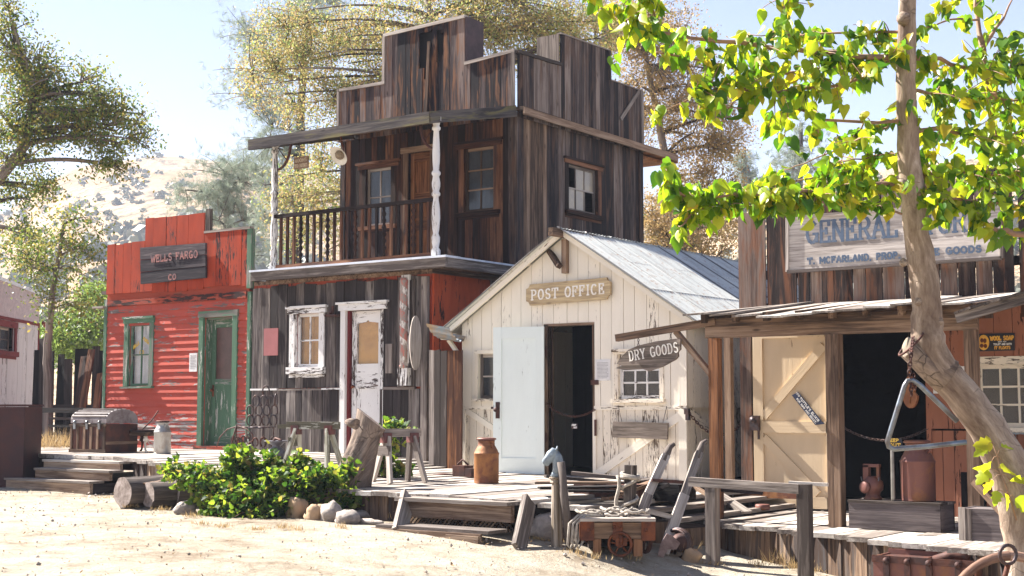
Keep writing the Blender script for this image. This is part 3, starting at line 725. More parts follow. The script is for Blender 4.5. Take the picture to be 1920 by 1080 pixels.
# ------------------------------------------------------------------ red false-front office (left)
def red_building():
    Yf = 15.0; P = front(Yf)
    xl = fx(203, 600, Yf)[0]; xr = fx(469, 600, Yf)[0]; zb = .94
    T = Thing('red_office_building', 'small red clapboard office with false front and green door and window trim', 'building', ((xl+xr)/2, Yf+2, zb))
    wl, wt = fx(244, 607, Yf); wr, wb = fx(281, 724, Yf)
    dl, dt = fx(385, 596, Yf); dr, _ = fx(440, 596, Yf)
    zs = fx(330, 553, Yf)[1]
    mb = MB(); hboards(mb, P, xl, xr, zb, zb+.108*5, [(dl, dr, zb-1, dt)], h=.108, lap=.02)
    T.part('siding', mb, M['wfred2'], label='badly peeled lowest courses of red siding')
    mb = MB(); hboards(mb, P, xl, xr, zb+.108*5, zs, [(wl, wr, wb, wt), (dl, dr, zb-1, dt)], h=.108, lap=.02)
    T.part('siding', mb, M['wfred'])
    b = MB(); pb(b, P, xl-.02, wl, zb, zs, -.03, -.004); pb(b, P, wl, wr, zb, wb, -.03, -.004); pb(b, P, wl, wr, wt, zs, -.03, -.004); pb(b, P, wr, dl, zb, zs, -.03, -.004); pb(b, P, dl, dr, dt, zs, -.03, -.004); pb(b, P, dr, xr, zb, zs, -.03, -.004)
    hboards(b, sidex(xl-.03), Yf, Yf+4.5, zb, zs, h=.12); 
    b.box(xl, xr, Yf+4.4, Yf+4.5, zb, zs); b.box(xr-.05, xr-.01, Yf+.04, Yf+4.4, zb, zs)
    T.part('wall', b, M['wfred'])
    # parapet of upright planks
    top = [(205, 460), (229, 456), (277, 452)]; step = fx(277, 452, Yf)[0]; s2 = fx(389, 400, Yf)[0]
    def zt(a):
        if a < step: return lerp(fx(205, 461, Yf)[1], fx(277, 453, Yf)[1], (a-xl)/(step-xl))
        if a < s2: return lerp(fx(278, 411, Yf)[1], fx(388, 399, Yf)[1], (a-step)/(s2-step))
        return lerp(fx(391, 438, Yf)[1], fx(468, 430, Yf)[1], (a-s2)/(xr-s2))
    mb = MB(); vboards(mb, P, xl, xr, lambda a: zs+.06+.02*math.sin(a*3), zt, bw=.26, brk=(step, s2), o0=.03, zj=.012, gap=.008, bj=.02)
    T.part('parapet', mb, M['wfpar'])
    mb = MB(); pb(mb, P, xl, xr, zs-.02, zs+.10, .01, .028, j=.004); pb(mb, P, xl+.02, xr-.05, zs-.12, zs-.025, .036, .052, j=.006)
    T.part('band_board', mb, M['redbd'])
    mb = MB(); pb(mb, P, s2, xr+.03, zt(xr-.01)+.0, zt(xr-.01)+.035, -.02, .07); pb(mb, P, s2+.02, s2+.12, zt(s2+.1), zt(s2-.1)+.05, .0, .05); mb.box(xl-.3, xl-.02, Yf-.1, Yf+1.2, zs-.14, zs-.11)
    mb.beam((xl+.02, Yf+.4, zs+.35), (xl+.02, Yf+.03, zs-.1), .03, .05)
    T.part('cap_board', mb, M['grey'])
    mb = MB(); pb(mb, P, xl-.07, xl+.0, zb, zs, -.04, .035); pb(mb, P, xr-.02, xr+.05, zb, zs-.03, -.04, .045); pb(mb, P, xr-.03, xr+.06, zs+.02, zt(xr)-.0, -.02, .06)
    T.part('corner_board', mb, M['green'])
    rf = MB()
    for x0, x1 in ((xl-.25, (xl+xr)/2), ((xl+xr)/2, xr)):
        rf.hexa([Vector((x0, Yf+.05, zs+.1)), Vector((x1, Yf+.05, zs+.1)), Vector((x1, Yf+4.7, zs+.0)), Vector((x0, Yf+4.7, zs+.0)), Vector((x0, Yf+.05, zs+.15)), Vector((x1, Yf+.05, zs+.15)), Vector((x1, Yf+4.7, zs+.05)), Vector((x0, Yf+4.7, zs+.05))], [(0, 0, 0)]*8)
    T.part('roof', rf, M['grey'])
    window(T, P, wl, wr, wb, wt, 'green', 'green', 2, 2, cas=.10, sill=.035, curtain='curtw', glass='glass', cd=.04, head=.01)
    # gold lettering on the panes
    g = MB(); xm = (wl+wr)/2
    letters(g, 'WELLS', (wl+.05, Yf+.035, wt-.42), (1, 0, .55), (-.5, 0, 1), .17, .06, serif=False, th=.2, dep=.002); letters(g, 'FARGO', (xm+.02, Yf+.035, wt-.27), (1, 0, -.55), (.5, 0, 1), .17, .06, serif=False, th=.2, dep=.002)
    letters(g, 'CO', (xm-.05, Yf+.035, wt-.5), (1, 0, 0), (0, 0, 1), .10, .07, serif=False, th=.2, dep=.002)
    T.part('window_lettering', g, M['glet'])
    # door
    c = MB(); cw = .10
    pb(c, P, dl-cw, dl, zb, dt, -.02, .045, j=.003); pb(c, P, dr, dr+cw, zb, dt, -.02, .045, j=.003); pb(c, P, dl-cw-.01, dr+cw+.01, dt, dt+cw, -.02, .05, j=.003)
    pb(c, P, dl, dl+.03, zb, dt, -.16, -.02); pb(c, P, dr-.03, dr, zb, dt, -.16, -.02); pb(c, P, dl, dr, dt-.03, dt, -.16, -.02)
    D = T.part('door_frame', c, M['green'])
    d = MB(); l, r = dl+.03, dr-.03; o = -.12; zp = zb+1.02; s = .085
    pb(d, P, l, l+s, zb+.02, dt-.03, o-.03, o); pb(d, P, r-s, r, zb+.02, dt-.03, o-.03, o)
    pb(d, P, l+s, r-s, zb+.02, zb+.20, o-.03, o); pb(d, P, l+s, r-s, zp-.05, zp+.05, o-.03, o); pb(d, P, l+s, r-s, dt-.15, dt-.03, o-.03, o); pb(d, P, l+s, r-s, zb+.20, zp-.05, o-.025, o-.012, grain='z')
    DD = T.part('door', d, M['green'])
    sc = MB(); pb(sc, P, l+s, r-s, zp+.05, dt-.15, o-.02, o-.016); T.part('door_glass', sc, M['doorglass'], DD)
    h = MB(); h.lathe([(.0, 0), (.022, .0), (.012, .02), (.026, .045), (.0, .06)], (l+.045, Yf-o, zp-.12), 10, (0, -1, 0)); pb(h, P, l+.025, l+.065, zp-.22, zp-.04, o, o+.006); T.part('knob', h, M['rust'], DD)
    th = MB(); pb(th, P, dl-.12, dr+.14, zb, zb+.05, -.02, .09); T.part('threshold', th, M['redbd'])
    bk = MB(); bk.box(xl+.1, xr-.1, Yf+.75, Yf+.8, zb, zs-.05); bk.box(xl, xr, Yf+.05, Yf+4.4, zb-.2, zb-.02); T.part('back_wall', bk, M['void'])  # dark sheet close behind the front stands in for a shaded room
    # sign
    S = Thing('office_sign', 'dark weathered plank sign with faded red letters on the red parapet', 'sign', (fx(326, 490, Yf)[0], Yf-.1, fx(326, 490, Yf)[1]))
    q = px(Yf-.08, [(266, 533), (388, 521), (388, 455), (266, 464)]); m = MB(); PP = front(Yf-.08)
    for i in range(3):
        t0, t1 = i/3, (i+1)/3-.012
        quadb(m, PP, [(lerp(q[0][0], q[3][0], t0), lerp(q[0][1], q[3][1], t0)), (lerp(q[1][0], q[2][0], t0), lerp(q[1][1], q[2][1], t0)), (lerp(q[1][0], q[2][0], t1), lerp(q[1][1], q[2][1], t1)), (lerp(q[0][0], q[3][0], t1), lerp(q[0][1], q[3][1], t1))], 0, .03+.003*i)
    S.part('board', m, M['signdk'])
    m = MB(); dx = Vector((q[1][0]-q[0][0], 0, q[1][1]-q[0][1])).normalized(); up = Vector((-dx.z, 0, dx.x))
    a = at(283, 493, Y=Yf-.12); b = at(370, 487, Y=Yf-.12); letters(m, 'WELLS FARGO', a, dx, up, (b-a).length, .125, th=.17, serif=False)
    a = at(316, 526, Y=Yf-.12); letters(m, 'CO', a, dx, up, .17, .10, th=.2, serif=False); S.part('lettering', m, M['rlet'])
    # notice
    a = at(355, 697, Y=Yf-.03); b = at(370, 662, Y=Yf-.03); m = MB(); m.box(a.x, b.x, Yf-.036, Yf-.028, a.z, b.z)
    N_ = Thing('paper_notice', 'small white paper notice pinned on red siding left of the green door', 'notice', a)
    N_.part('sheet', m, M['paper']); m = MB()
    for i in range(9): m.box(a.x+.02, b.x-.02-.03*(i % 3 == 2), Yf-.038, Yf-.036, b.z-.04-i*.024, b.z-.034-i*.024)
    N_.part('print', m, M['ink'])
    return xl, xr
M['doorglass'] = plain('brown_screen', (.085, .035, .028), (.06, .025, .02), rough=.35, spec=.5)
WXL, WXR = red_building()

# ------------------------------------------------------------------ two-storey barber shop and hotel
def turned(mb, base, H, R0, prof, n=12):
    mb.lathe([(r*R0, z*H) for r, z in prof], base, n)
POSTP = [(1.1, 0), (1.1, .05), (.7, .07), (.95, .11), (1.0, .14), (.62, .17), (.8, .2), (1.02, .28), (.95, .34), (.7, .40), (.6, .43), (1.0, .44), (1.0, .455), (.7, .47), (.95, .5), (1.0, .53), (.72, .575), (1.05, .59), (1.05, .605), (.68, .62), (.85, .68), (.9, .74), (.78, .82), (.62, .9), (1.0, .91), (1.0, .925), (.7, .935), (.9, .96), (1.2, .97), (1.2, 1.0)]
BALP = [(.55, 0), (.7, .06), (.5, .09)]+[x for i in range(6) for x in ((.5, .12+i*.135), (1.0, .18+i*.135), (.5, .24+i*.135))]+[(.6, .94), (.6, 1)]
def hotel():
    Yf = 15.0; Yu = 17.0; P = front(Yf); PU = front(Yu)
    xl = WXR+.07; xr = fx(808, 650, Yf)[0]; xul = fx(643, 380, Yu)[0]; zb = interp(-14, DX, DZ)-.12
    xur = xr; PS = sidex(xur)
    T = Thing('two_storey_hotel', 'dark weathered two-storey building with balcony above a grey plank shop front', 'building', ((xl+xr)/2, Yf+2, zb))
    zf = fx(808, 510, Yf)[1]                # underside of the balcony floor
    wl, wt = fx(557, 589, Yf); wr, wb = fx(601, 688, Yf)
    dl, dt = fx(652, 583, Yf); dr, _ = fx(716, 583, Yf); db = zb
    mb = MB()
    zm = fx(600, 727, Yf)[1]
    def ztop(a): return zf-.035-.025*abs(math.sin(a*6.3))
    vboards(mb, P, xl, xr-.02, zm, ztop, [(wl, wr, wb, wt), (dl, dr, db-1, dt)], bw=.20, zj=.02, gap=.009)
    vboards(mb, P, xl, xr-.02, zb-.1, zm-.03, [(dl, dr, db-1, dt)], bw=.17, gap=.01)
    T.part('shop_front_boards', mb, M['barber'])
    m = MB()
    for a0, a1 in ((xl, wl-.0), (wl-.0, wr), (wr, dl), (dl, dr), (dr, xr)):
        if a0 == wl: pb(m, P, a0, a1, zb, wb, -.03, -.003); pb(m, P, a0, a1, wt, zf, -.03, -.003)
        elif a0 == dl: pb(m, P, a0, a1, dt, zf, -.03, -.003)
        else: pb(m, P, a0, a1, zb, zf, -.03, -.003)
    T.part('backing_wall', m, M['redbd'])
    m = MB(); pb(m, P, xl, xl+.55, zm-.03, zm-.004, .0, .05); pb(m, P, dl-.45, dl-.08, zm-.03, zm-.006, .0, .05); T.part('rail_board', m, M['white'])
    m = MB(); pb(m, P, xl+.56, dl-.46, zm-.035, zm-.01, .0, .035); pb(m, P, dr+.06, xr-.25, zm-.04, zm-.004, .0, .045); T.part('rail_board', m, M['grey'])
    m = MB()
    for x, w, z0, z1, o in ((xr-.12, .11, zb-.1, zf-.06, .05), (xr-.42, .10, zm, zf-.1, .04), (xr-.30, .06, zm, zf-.08, .03)):
        pb(m, P, x, x+w, z0, z1, .026, .026+o, j=.003)
    pb(m, P, fx(727, 700, Yf)[0], fx(739, 700, Yf)[0], fx(730, 700, Yf)[1], fx(730, 645, Yf)[1], .03, .055)
    T.part('corner_post', m, M['grey'])
    m = MB(); vboards(m, PS, Yf+.02, Yf+1.3, .3, zf-.02, bw=.19, th=.03); T.part('side_boards', m, M['redor'], label='orange-red painted boards at the front corner')
    m = MB(); vboards(m, PS, Yf+1.3, 20.6, .3, zf-.02, bw=.19, th=.03); T.part('side_boards', m, M['side'])
    m = MB(); m.box(xl, xr, 20.5, 20.6, .3, zf); m.box(xl-.02, xl+.02, Yf+.05, 20.5, .3, zf); m.box(xl+.03, xr-.03, Yf+.8, Yf+.85, zb, zf-.1); T.part('back_wall', m, M['dark'])
    W = window(T, P, wl, wr, wb, wt, 'white', 'white', 2, 2, cas=.105, sill=.10, curtain='curto', glass='glass', head=.035, cd=.05, label='white framed window with amber curtains')
    # door, white upper frame and amber blind
    c = MB(); cw = .09
    pb(c, P, dl-cw, dl, zb, dt, 0, .055, j=.003); pb(c, P, dr, dr+cw*.6, zb, dt, 0, .03, j=.003); pb(c, P, dl-cw-.04, dr+cw+.04, dt, dt+.11, 0, .065, j=.004); pb(c, P, dl-cw-.07, dr+cw+.07, dt+.09, dt+.12, 0, .09)
    T.part('door_frame', c, M['white'])
    c = MB(); pb(c, P, dl, dl+.035, zb, dt, -.09, .005); T.part('door_jamb', c, M['maroon'])
    d = MB(); l, r = dl+.055, dr-.01; s = .085; o = -.04; zg0 = fx(684, 682, Yf)[1]; zg1 = fx(684, 603, Yf)[1]; zp = fx(684, 722, Yf)[1]
    pb(d, P, l, l+s, zb, dt-.01, o-.035, o); pb(d, P, r-s, r, zb, dt-.01, o-.035, o); pb(d, P, l+s, r-s, zg1+.03, dt-.01, o-.035, o); pb(d, P, l+s, r-s, zg0-.22, zg0, o-.035, o); pb(d, P, l+s, r-s, zb, zp-.05, o-.03, o-.012, grain='z'); pb(d, P, l+s, r-s, zp-.05, zg0-.22, o-.035, o)
    quadb(d, P, [(l+s, zg1+.03), (lerp(l, r, .5), zg1+.03), (lerp(l, r, .5)-.03, zg1-.03+.03), (l+s, zg1-.02)], o-.03, o-.005); quadb(d, P, [(lerp(l, r, .5), zg1+.03), (r-s, zg1+.03), (r-s, zg1-.02), (lerp(l, r, .5)+.03, zg1)], o-.03, o-.005)
    D = T.part('door', d, M['white'])
    g = MB(); pb(g, P, l+s, r-s, zg0, zg1+.03, o-.02, o-.016); T.part('door_glass', g, M['glass'], D)
    g = MB(); pb(g, P, l+s, r-s, zg0, zg1+.03, o-.05, o-.045); T.part('blind', g, M['curto'], D)
    h = MB(); h.lathe([(0, 0), (.02, 0), (.012, .02), (.028, .04), (.0, .055)], (l+.04, Yf-o, zp-.02), 10, (0, -1, 0)); T.part('knob', h, M['rust'], D)
    # striped pole on the wall
    a = at(758, 515, Y=Yf-.1); b = at(758, 723, Y=Yf-.1)
    m = MB(); m.box(a.x-.075, a.x+.065, Yf-.07, Yf-.03, b.z+.12, a.z, 2); m.box(a.x-.09, a.x+.08, Yf-.13, Yf-.03, b.z, b.z+.24, 2); B = Thing('barber_pole', 'tall half-round striped barber pole with flaking white and red paint', 'barber pole', (a.x, Yf-.1, b.z))
    B.part('backboard', m, M['white'])
    m = MB(); m.lathe([(.055, 0), (.06, .03), (.05, .05), (.055, .08), (.055, a.z-b.z-.36), (.06, a.z-b.z-.33), (.045, a.z-b.z-.28)], (a.x-.005, Yf-.10, b.z+.24), 16); B.part('pole', m, M['stripe'])
    # poster, round board, lamp bracket
    a = at(495, 667, Y=Yf-.035); b = at(522, 615, Y=Yf-.035); m = MB(); m.box(a.x, b.x, Yf-.045, Yf-.034, a.z, b.z); solo('pink_poster', m, M['pink'], 'blank faded pink poster on the grey plank wall left of the white window', 'poster', a)
    a = at(790, 643, Y=Yf-.12); m = MB(); n = 22
    prof = [(a.x+.035*math.cos(t), a.z+.42*math.sin(t)) for t in [2*math.pi*i/n for i in range(n)]]
    m.prism([(a.x-.06+.02*math.cos(2*math.pi*i/n), Yf-.18+.10*math.cos(2*math.pi*i/n), a.z+.37*math.sin(2*math.pi*i/n)) for i in range(n)], (.03, -.02, 0), grain='z'); solo('round_board', m, M['greyl'], 'thin round grey board hung edge-on at the shop corner post', 'board', a)
    a = at(628, 590, Y=Yf-.03); m = MB(); m.box(a.x-.10, a.x+.11, Yf-.14, Yf-.03, a.z-.03, a.z, 0); m.box(a.x-.015, a.x+.015, Yf-.09, Yf-.06, a.z, a.z+.12); m.lathe([(.02, 0), (.035, .02), (.03, .05), (.01, .06)], (a.x-.03, Yf-.08, a.z), 8); solo('wall_bracket', m, M['rustd'], 'small rusty bracket shelf between white window and white door', 'bracket', a)
    # ---- balcony
    Yb = 14.72; fz1 = at(835, 479, Y=Yb).z; fz0 = at(835, 500, Y=Yb).z; bx1 = at(835, 480, Y=Yb).x; bx0 = at(470, 510, Y=Yb).x
    m = MB(); m.box(bx0, bx1, Yb, Yb+.05, fz0, fz1-.02, 0); m.box(bx1-.05, bx1, Yb+.05, 20.3, fz0, fz1-.02, 1); T.part('balcony_fascia', m, M['greyl'])
    m = MB(); m.box(bx0-.02, bx1+.02, Yb-.02, Yb+.30, fz1-.02, fz1+.008, 0); m.box(bx1-.28, bx1+.02, Yb+.30, 20.3, fz1-.02, fz1+.004, 1); T.part('painted_lit_edge', m, M['tinw'])  # white-blue strip paints sunlight along the balcony floor's top edge
    m = MB(); m.box(bx0, bx1-.28, Yb+.31, 20.4, fz0+.02, fz1-.006, 1); m.box(xl, xr+.02, Yf-.0, 20.5, zf-.02, fz0+.015, 1); T.part('balcony_floor', m, M['warm'])
    # upper storey walls
    zr = at(975, 222, X=xur).z; z0 = fz1; wu = []
    def uw(u0, v0, u1, v1): a = fx(u0, v0, Yu); b = fx(u1, v1, Yu); return (a[0], b[0], b[1], a[1])
    w1 = uw(688, 318, 735, 421); w2 = uw(872, 280, 928, 394); dd = uw(768, 288, 809, 480); dd = (dd[0], dd[1], z0, dd[3])
    m = MB(); vboards(m, PU, xul, xur, z0, zr+.1, [w1, w2, dd], bw=.15, gap=.007); T.part('upper_front_boards', m, M['brown'])
    def sw(u0, v0, u1, v1): a = at(u0, v0, X=xur); b = at(u1, v1, X=xur); return (a.y, b.y, b.z, a.z)
    w3 = sw(1062, 306, 1118, 405); yb = at(1200, 300, X=xur).y
    m = MB(); vboards(m, PS, Yu+.75, yb, z0, zr+.1, [w3], bw=.13, gap=.006, tilt=.04); T.part('upper_side_boards', m, M['side'])
    m = MB(); vboards(m, PS, Yu+.0, Yu+.75, z0, zr+.1, [w3], bw=.11, gap=.006, tilt=.04); T.part('upper_side_boards', m, M['warm'], label='boards by the front corner, coloured lighter for reflected light')  # lighter wood here paints the bounced light near the corner
    m = MB()
    pb(m, PS, Yu-.03, Yu+.10, z0, zr+.05, .02, .05); pb(m, PS, yb-.1, yb+.02, z0, zr+.05, .02, .05); pb(m, PU, xur-.11, xur+.05, z0, zr+.05, .03, .06); pb(m, PU, xul-.02, xul+.08, z0, zr+.05, .02, .05); T.part('corner_board', m, M['side'])
    m = MB(); m.box(xul, xur-.03, yb-.05, yb, z0, zr+.1); m.box(xul, xul+.04, Yu+.03, yb-.05, z0, zr+.1); m.box(xul+.05, xur-.05, Yu+1.4, Yu+1.45, z0, zr); T.part('upper_back_wall', m, M['dark'])
    W = window(T, PU, *w1, 'brown', 'ply', 2, 2, cas=.10, sill=.06, curtain='curtg', head=.06, label='narrow upper window behind the balcony rail')
    W = window(T, PU, *w2, 'brown', 'warm', 2, 3, cas=.10, sill=.06, curtain='curtg', head=.05, label='tall upper window right of the balcony post')
    W = window(T, PS, *w3, 'brown', 'greyl', 3, 2, cas=.09, sill=.07, curtain=None, head=.03, glass='glasso', missing=((0, 1), (2, 0)), label='side window with two broken panes', cd=.045)
    m = MB(); l, r, zb_, zt_ = dd; pb(m, PU, l-.09, l, zb_, zt_, 0, .05); pb(m, PU, r, r+.09, zb_, zt_, 0, .05); pb(m, PU, l-.14, r+.14, zt_, zt_+.09, 0, .06); T.part('upper_door_frame', m, M['warm'])
    m = MB(); pb(m, PU, l, l+.07, zb_, zt_, -.06, -.03); pb(m, PU, r-.07, r, zb_, zt_, -.06, -.03)
    for a, b in ((0, .12), (.38, .48), (.62, .68), (.93, 1)): pb(m, PU, l+.07, r-.07, lerp(zb_, zt_, a), lerp(zb_, zt_, b), -.06, -.03)
    pb(m, PU, l+.07, r-.07, zb_, zt_, -.075, -.062, grain='z'); T.part('upper_door', m, M['orange'])
    # parapets
    zpb = zr
    def topf(u, v): return fx(u, v, Yu)
    s1 = topf(729, 100)[0]; s2 = topf(878, 100)[0]
    A1 = topf(645, 174); A2 = topf(729, 160); B1 = topf(730, 71); B2 = topf(868, 38); C1 = topf(880, 124); C2 = topf(970, 100)
    def zt(a):
        if a < s1: return lerp(A1[1], A2[1], (a-xul)/(s1-xul))
        if a < s2: return lerp(B1[1], B2[1], (a-s1)/(s2-s1))
        return lerp(C1[1], C2[1], (a-s2)/(xur-s2))
    PP = front(Yu-.06)
    h0 = topf(792, 100); h1 = topf(838, 100)
    holes = [(h0[0], h0[0]+.10, topf(797, 130)[1], topf(797, 64)[1]), (h0[0]+.10, h0[0]+.21, topf(806, 150)[1], topf(806, 62)[1]), (h0[0]+.21, h0[0]+.26, topf(812, 95)[1], topf(812, 60)[1]), (h1[0]-.14, h1[0]-.06, topf(830, 118)[1], topf(830, 57)[1]), (h1[0]-.06, h1[0], topf(836, 105)[1], topf(836, 64)[1])]
    m = MB(); vboards(m, PP, xul-.02, xur+.0, zpb, zt, holes, bw=.14, brk=(s1, s2), gap=.006); T.part('front_parapet', m, M['parap'], label='stepped plank parapet with a splintered hole')
    m = MB(); brace(m, PP, topf(806, 215), (topf(812, 80)[0], topf(812, 80)[1]), .05, .03, .05); brace(m, PP, topf(822, 120), topf(820, 55), .045, -.02, .0); T.part('broken_plank', m, M['warm'])
    m = MB(); c = .05
    quadb(m, PP, [(xul-.04, A1[1]), (s1, A2[1]), (s1, A2[1]+c), (xul-.04, A1[1]+c)], -.06, .05); quadb(m, PP, [(s1-.03, B1[1]), (s2, B2[1]), (s2, B2[1]+c), (s1-.03, B1[1]+c)], -.06, .05); quadb(m, PP, [(s2, C1[1]), (xur+.03, C2[1]), (xur+.03, C2[1]+c), (s2, C1[1]+c)], -.06, .05)
    pb(m, PP, xul-.06, xul-.02, zpb, A1[1]+c, -.05, .05); pb(m, PP, s1-.05, s1, A2[1]+c, B1[1], -.05, .05); pb(m, PP, xur-.03, xur+.035, zpb, C2[1], .026, .05)
    T.part('cap_board', m, M['greyl'])
    m = MB(); m.box(h0[0]-.1, h1[0]+.1, Yu+.0, Yu+.02, C1[1]-.2, zt(h0[0])+.01, 0); T.part('hole_shade_sheet', m, M['void']); m = MB(); m.box(s2, s2+.03, Yu-.08, Yu+.35, C1[1]+c+.002, B2[1]+.02, 2); T.part('return_panel', m, M['purple'])  # black sheet behind the splintered hole stands in for its shade
    # side parapet
    def sp(u, v): q = at(u, v, X=xur); return (q.y, q.z)
    t1 = sp(1045, 100)[0]; t2 = sp(1136, 120)[0]; D1 = sp(972, 104); D2 = sp(1045, 125); E1 = sp(1050, 67); E2 = sp(1134, 96); F1 = sp(1138, 152); F2 = sp(1196, 172); y1 = sp(1197, 200)[0]
    def zs(a):
        if a < t1: return lerp(D1[1], D2[1], (a-Yu)/(t1-Yu))
        if a < t2: return lerp(E1[1], E2[1], (a-t1)/(t2-t1))
        return lerp(F1[1], F2[1], (a-t2)/(y1-t2))
    PSS = sidex(xur+.04)
    m = MB(); vboards(m, PSS, Yu-.05, y1, zpb, zs, bw=.13, brk=(t1, t2), gap=.006, zj=.005, tilt=.03); T.part('side_parapet', m, M['side'])
    m = MB(); quadb(m, PSS, [(Yu-.08, D1[1]), (t1, D2[1]), (t1, D2[1]+c), (Yu-.08, D1[1]+c)], -.04, .06); quadb(m, PSS, [(t1-.02, E1[1]), (t2, E2[1]), (t2, E2[1]+.02), (t1-.02, E1[1]+.02)], -.04, .05); quadb(m, PSS, [(t2, F1[1]), (y1+.02, F2[1]), (y1+.02, F2[1]+.02), (t2, F1[1]+.02)], -.04, .05); pb(m, PSS, t2-.03, t2+.02, F1[1], E2[1], .03, .055)
    pb(m, PSS, y1-.05, y1+.03, zpb, F2[1], .0, .05); brace(m, PSS, sp(1155, 225), sp(1190, 172), .07, .04, .06); T.part('cap_board', m, M['grey'])
    m = MB(); m.box(xur-.36, xur+.045, t1-.04, t1-.012, D2[1]-.05, E1[1]+.0, 2); T.part('return_panel', m, M['drift'])
    m = MB(); m.box(xul, xur, y1-.05, y1, zpb, zpb+.6); m.box(xul-.01, xul+.03, Yu, y1-.05, zpb, zpb+.8); m.box(xul, xur, Yu+.0, y1, zpb+.02, zpb+.07, 1); T.part('roof', m, M['dark'])
    # balcony roof: front edge, cut back to the building corner on the right
    Yr = 14.62; e0 = at(468, 264, Y=Yr); e1 = at(806, 212, Y=Yr); h = .14
    zA = at(468, 264, Y=Yr).z; zB = at(806, 212, Y=Yr).z; zc = zr+.16
    zA = zB = (zA+zB)/2
    def slab(pts, t): return pts, t
    T0 = [Vector((e0.x, Yr, zA)), Vector((e1.x, Yr, zB)), Vector((xur+.06, Yu-.1, zc)), Vector((e0.x, Yu-.1, zc+.0))]
    m = MB(); V = T0+[p-Vector((0, 0, .03)) for p in T0]
    m.add(V, [(0, 1, 2, 3), (7, 6, 5, 4), (0, 4, 5, 1), (1, 5, 6, 2), (2, 6, 7, 3), (3, 7, 4, 0)], [(p.x, p.y, p.z) for p in V], .3); T.part('balcony_roof', m, M['warm'])
    m = MB()
    for t in [i/9 for i in range(10)]:                       # soffit boards along the building
        ya = lerp(Yr+.05, Yu-.15, t); yb2 = ya+.2; xe = lerp(e1.x, xur, max(0, (ya-Yr)/(Yu-Yr)))-.03
        za = lerp(zA, zc, (ya+.1-Yr)/(Yu-Yr))-.055
        m.beam((e0.x+.03, ya+.1, za), (xe, ya+.1, za), .22, .02, up=(0, -(zc-zA)/(Yu-Yr), 1))
    T.part('soffit', m, M['warm'])
    m = MB(); m.hexa([T0[0]+Vector((0, -.03, -h)), T0[1]+Vector((0.01, -.03, -h)), T0[1]+Vector((0.01, 0, -h)), T0[0]+Vector((0, 0, -h)), T0[0]+Vector((0, -.03, .015)), T0[1]+Vector((0.01, -.03, .015)), T0[1]+Vector((0.01, 0, .015)), T0[0]+Vector((0, 0, .015))], [(p, q, 0) for p, q in ((0, 0), (3, 0), (3, 0.03), (0, .03), (0, .15), (3, .15), (3, .18), (0, .18))])
    m.beam(T0[1]+Vector((.01, -.01, -h/2+.006)), T0[2]+Vector((.0, -.0, -h/2-.02)), .03, h+.02); m.beam(T0[0]+Vector((-.012, .0, -h/2)), T0[3]+Vector((-.012, 0, -h/2)), .024, h)
    T.part('roof_fascia', m, M['fascia'])
    # side eave and rear overhang
    ye = at(1264, 305, X=xur+.14).y; ev = at(975, 222, X=xur+.12)
    zs1 = at(1262, 293, X=xur+.14).z
    m = MB(); m.beam((xur+.12, Yu-.1, zr+.11), (xur+.12, ye, zs1+.0), .15, .05, up=(0, 0, 1)); m.beam((xur+.20, Yu-.1, zr+.06), (xur+.20, ye, zs1-.03), .03, .11); T.part('side_eave', m, M['warm'])
    m = MB(); m.box(xul, xur+.10, yb+.02, ye, zs1-.05, zs1-.01, 0); m.beam((xul, ye+.02, zs1-.05), (xur+.2, ye+.02, zs1-.05), .04, .14); m.box(xul, xur, yb+.03, ye-.1, zs1-.14, zs1-.08, 0); T.part('rear_overhang', m, M['orange'])
    # posts, railing
    zpr = zA-h+.01
    for u, v in ((817, 474), (513, 495)):
        p = at(u, v, Y=Yb+.12); p.z = fz1; m = MB()
        zt0 = lerp(zA, zc, (p.y-Yr)/(Yu-Yr))-.06
        turned(m, p, zt0-fz1, .058 if u > 600 else .055, POSTP)
        Pp = T.part('balcony_post', m, M['white']); b = MB()
        pts = [Vector((p.x+(.04+.26*math.sin(t))*(1 if u < 600 else -1), p.y+.02, zt0-.42+.40*(1-math.cos(t)))) for t in [i/8*math.pi/2 for i in range(9)]]
        b.tube(pts, .028, 6, flat=.6); b.tube([Vector((p.x+.04*(1 if u < 600 else -1), p.y+.02, zt0-.1)), pts[4]], .008, 5); T.part('bracket', b, M['rustd'], Pp)
    ra = at(516, 406, Y=Yb+.12); rb = at(812, 373, Y=Yb+.12); zrl = (ra.z+rb.z)/2
    m = MB(); m.box(ra.x, rb.x, Yb+.09, Yb+.16, zrl-.03, zrl+.02, 0); m.box(ra.x, rb.x, Yb+.10, Yb+.15, fz1+.01, fz1+.07, 0); RL = T.part('balcony_rail', m, M['brown'])
    n = 22
    for i in range(n):
        x = lerp(ra.x+.12, rb.x-.08, i/(n-1)); m = MB()
        if i % 4 == 3: turned(m, (x, Yb+.125, fz1+.07), zrl-fz1-.10, .036, BALP, 10)
        else: m.box(x-.018, x+.018, Yb+.107, Yb+.143, fz1+.07, zrl-.03, 2)
        T.part('baluster', m, M['brown'], RL)
    # lamp
    a = at(635, 292, Y=15.1); L = Thing('porch_lamp', 'white enamel reflector lamp with mesh guard under the balcony roof', 'lamp', a)
    ax = (Vector((-.05, -.75, -.55))).normalized(); m = MB(); m.lathe([(.03, .10), (.05, .08), (.10, .045), (.15, 0), (.152, -.008), (.14, 0), (.09, .035), (.03, .06)], a, 20, -ax); L.part('shade', m, M['enam'])
    m = MB(); m.lathe([(.0, -.035), (.04, -.03), (.068, 0), (.072, .03), (.06, .055), (0, .06)], a+ax*.0, 12, -ax); L.part('guard', m, M['wire'])
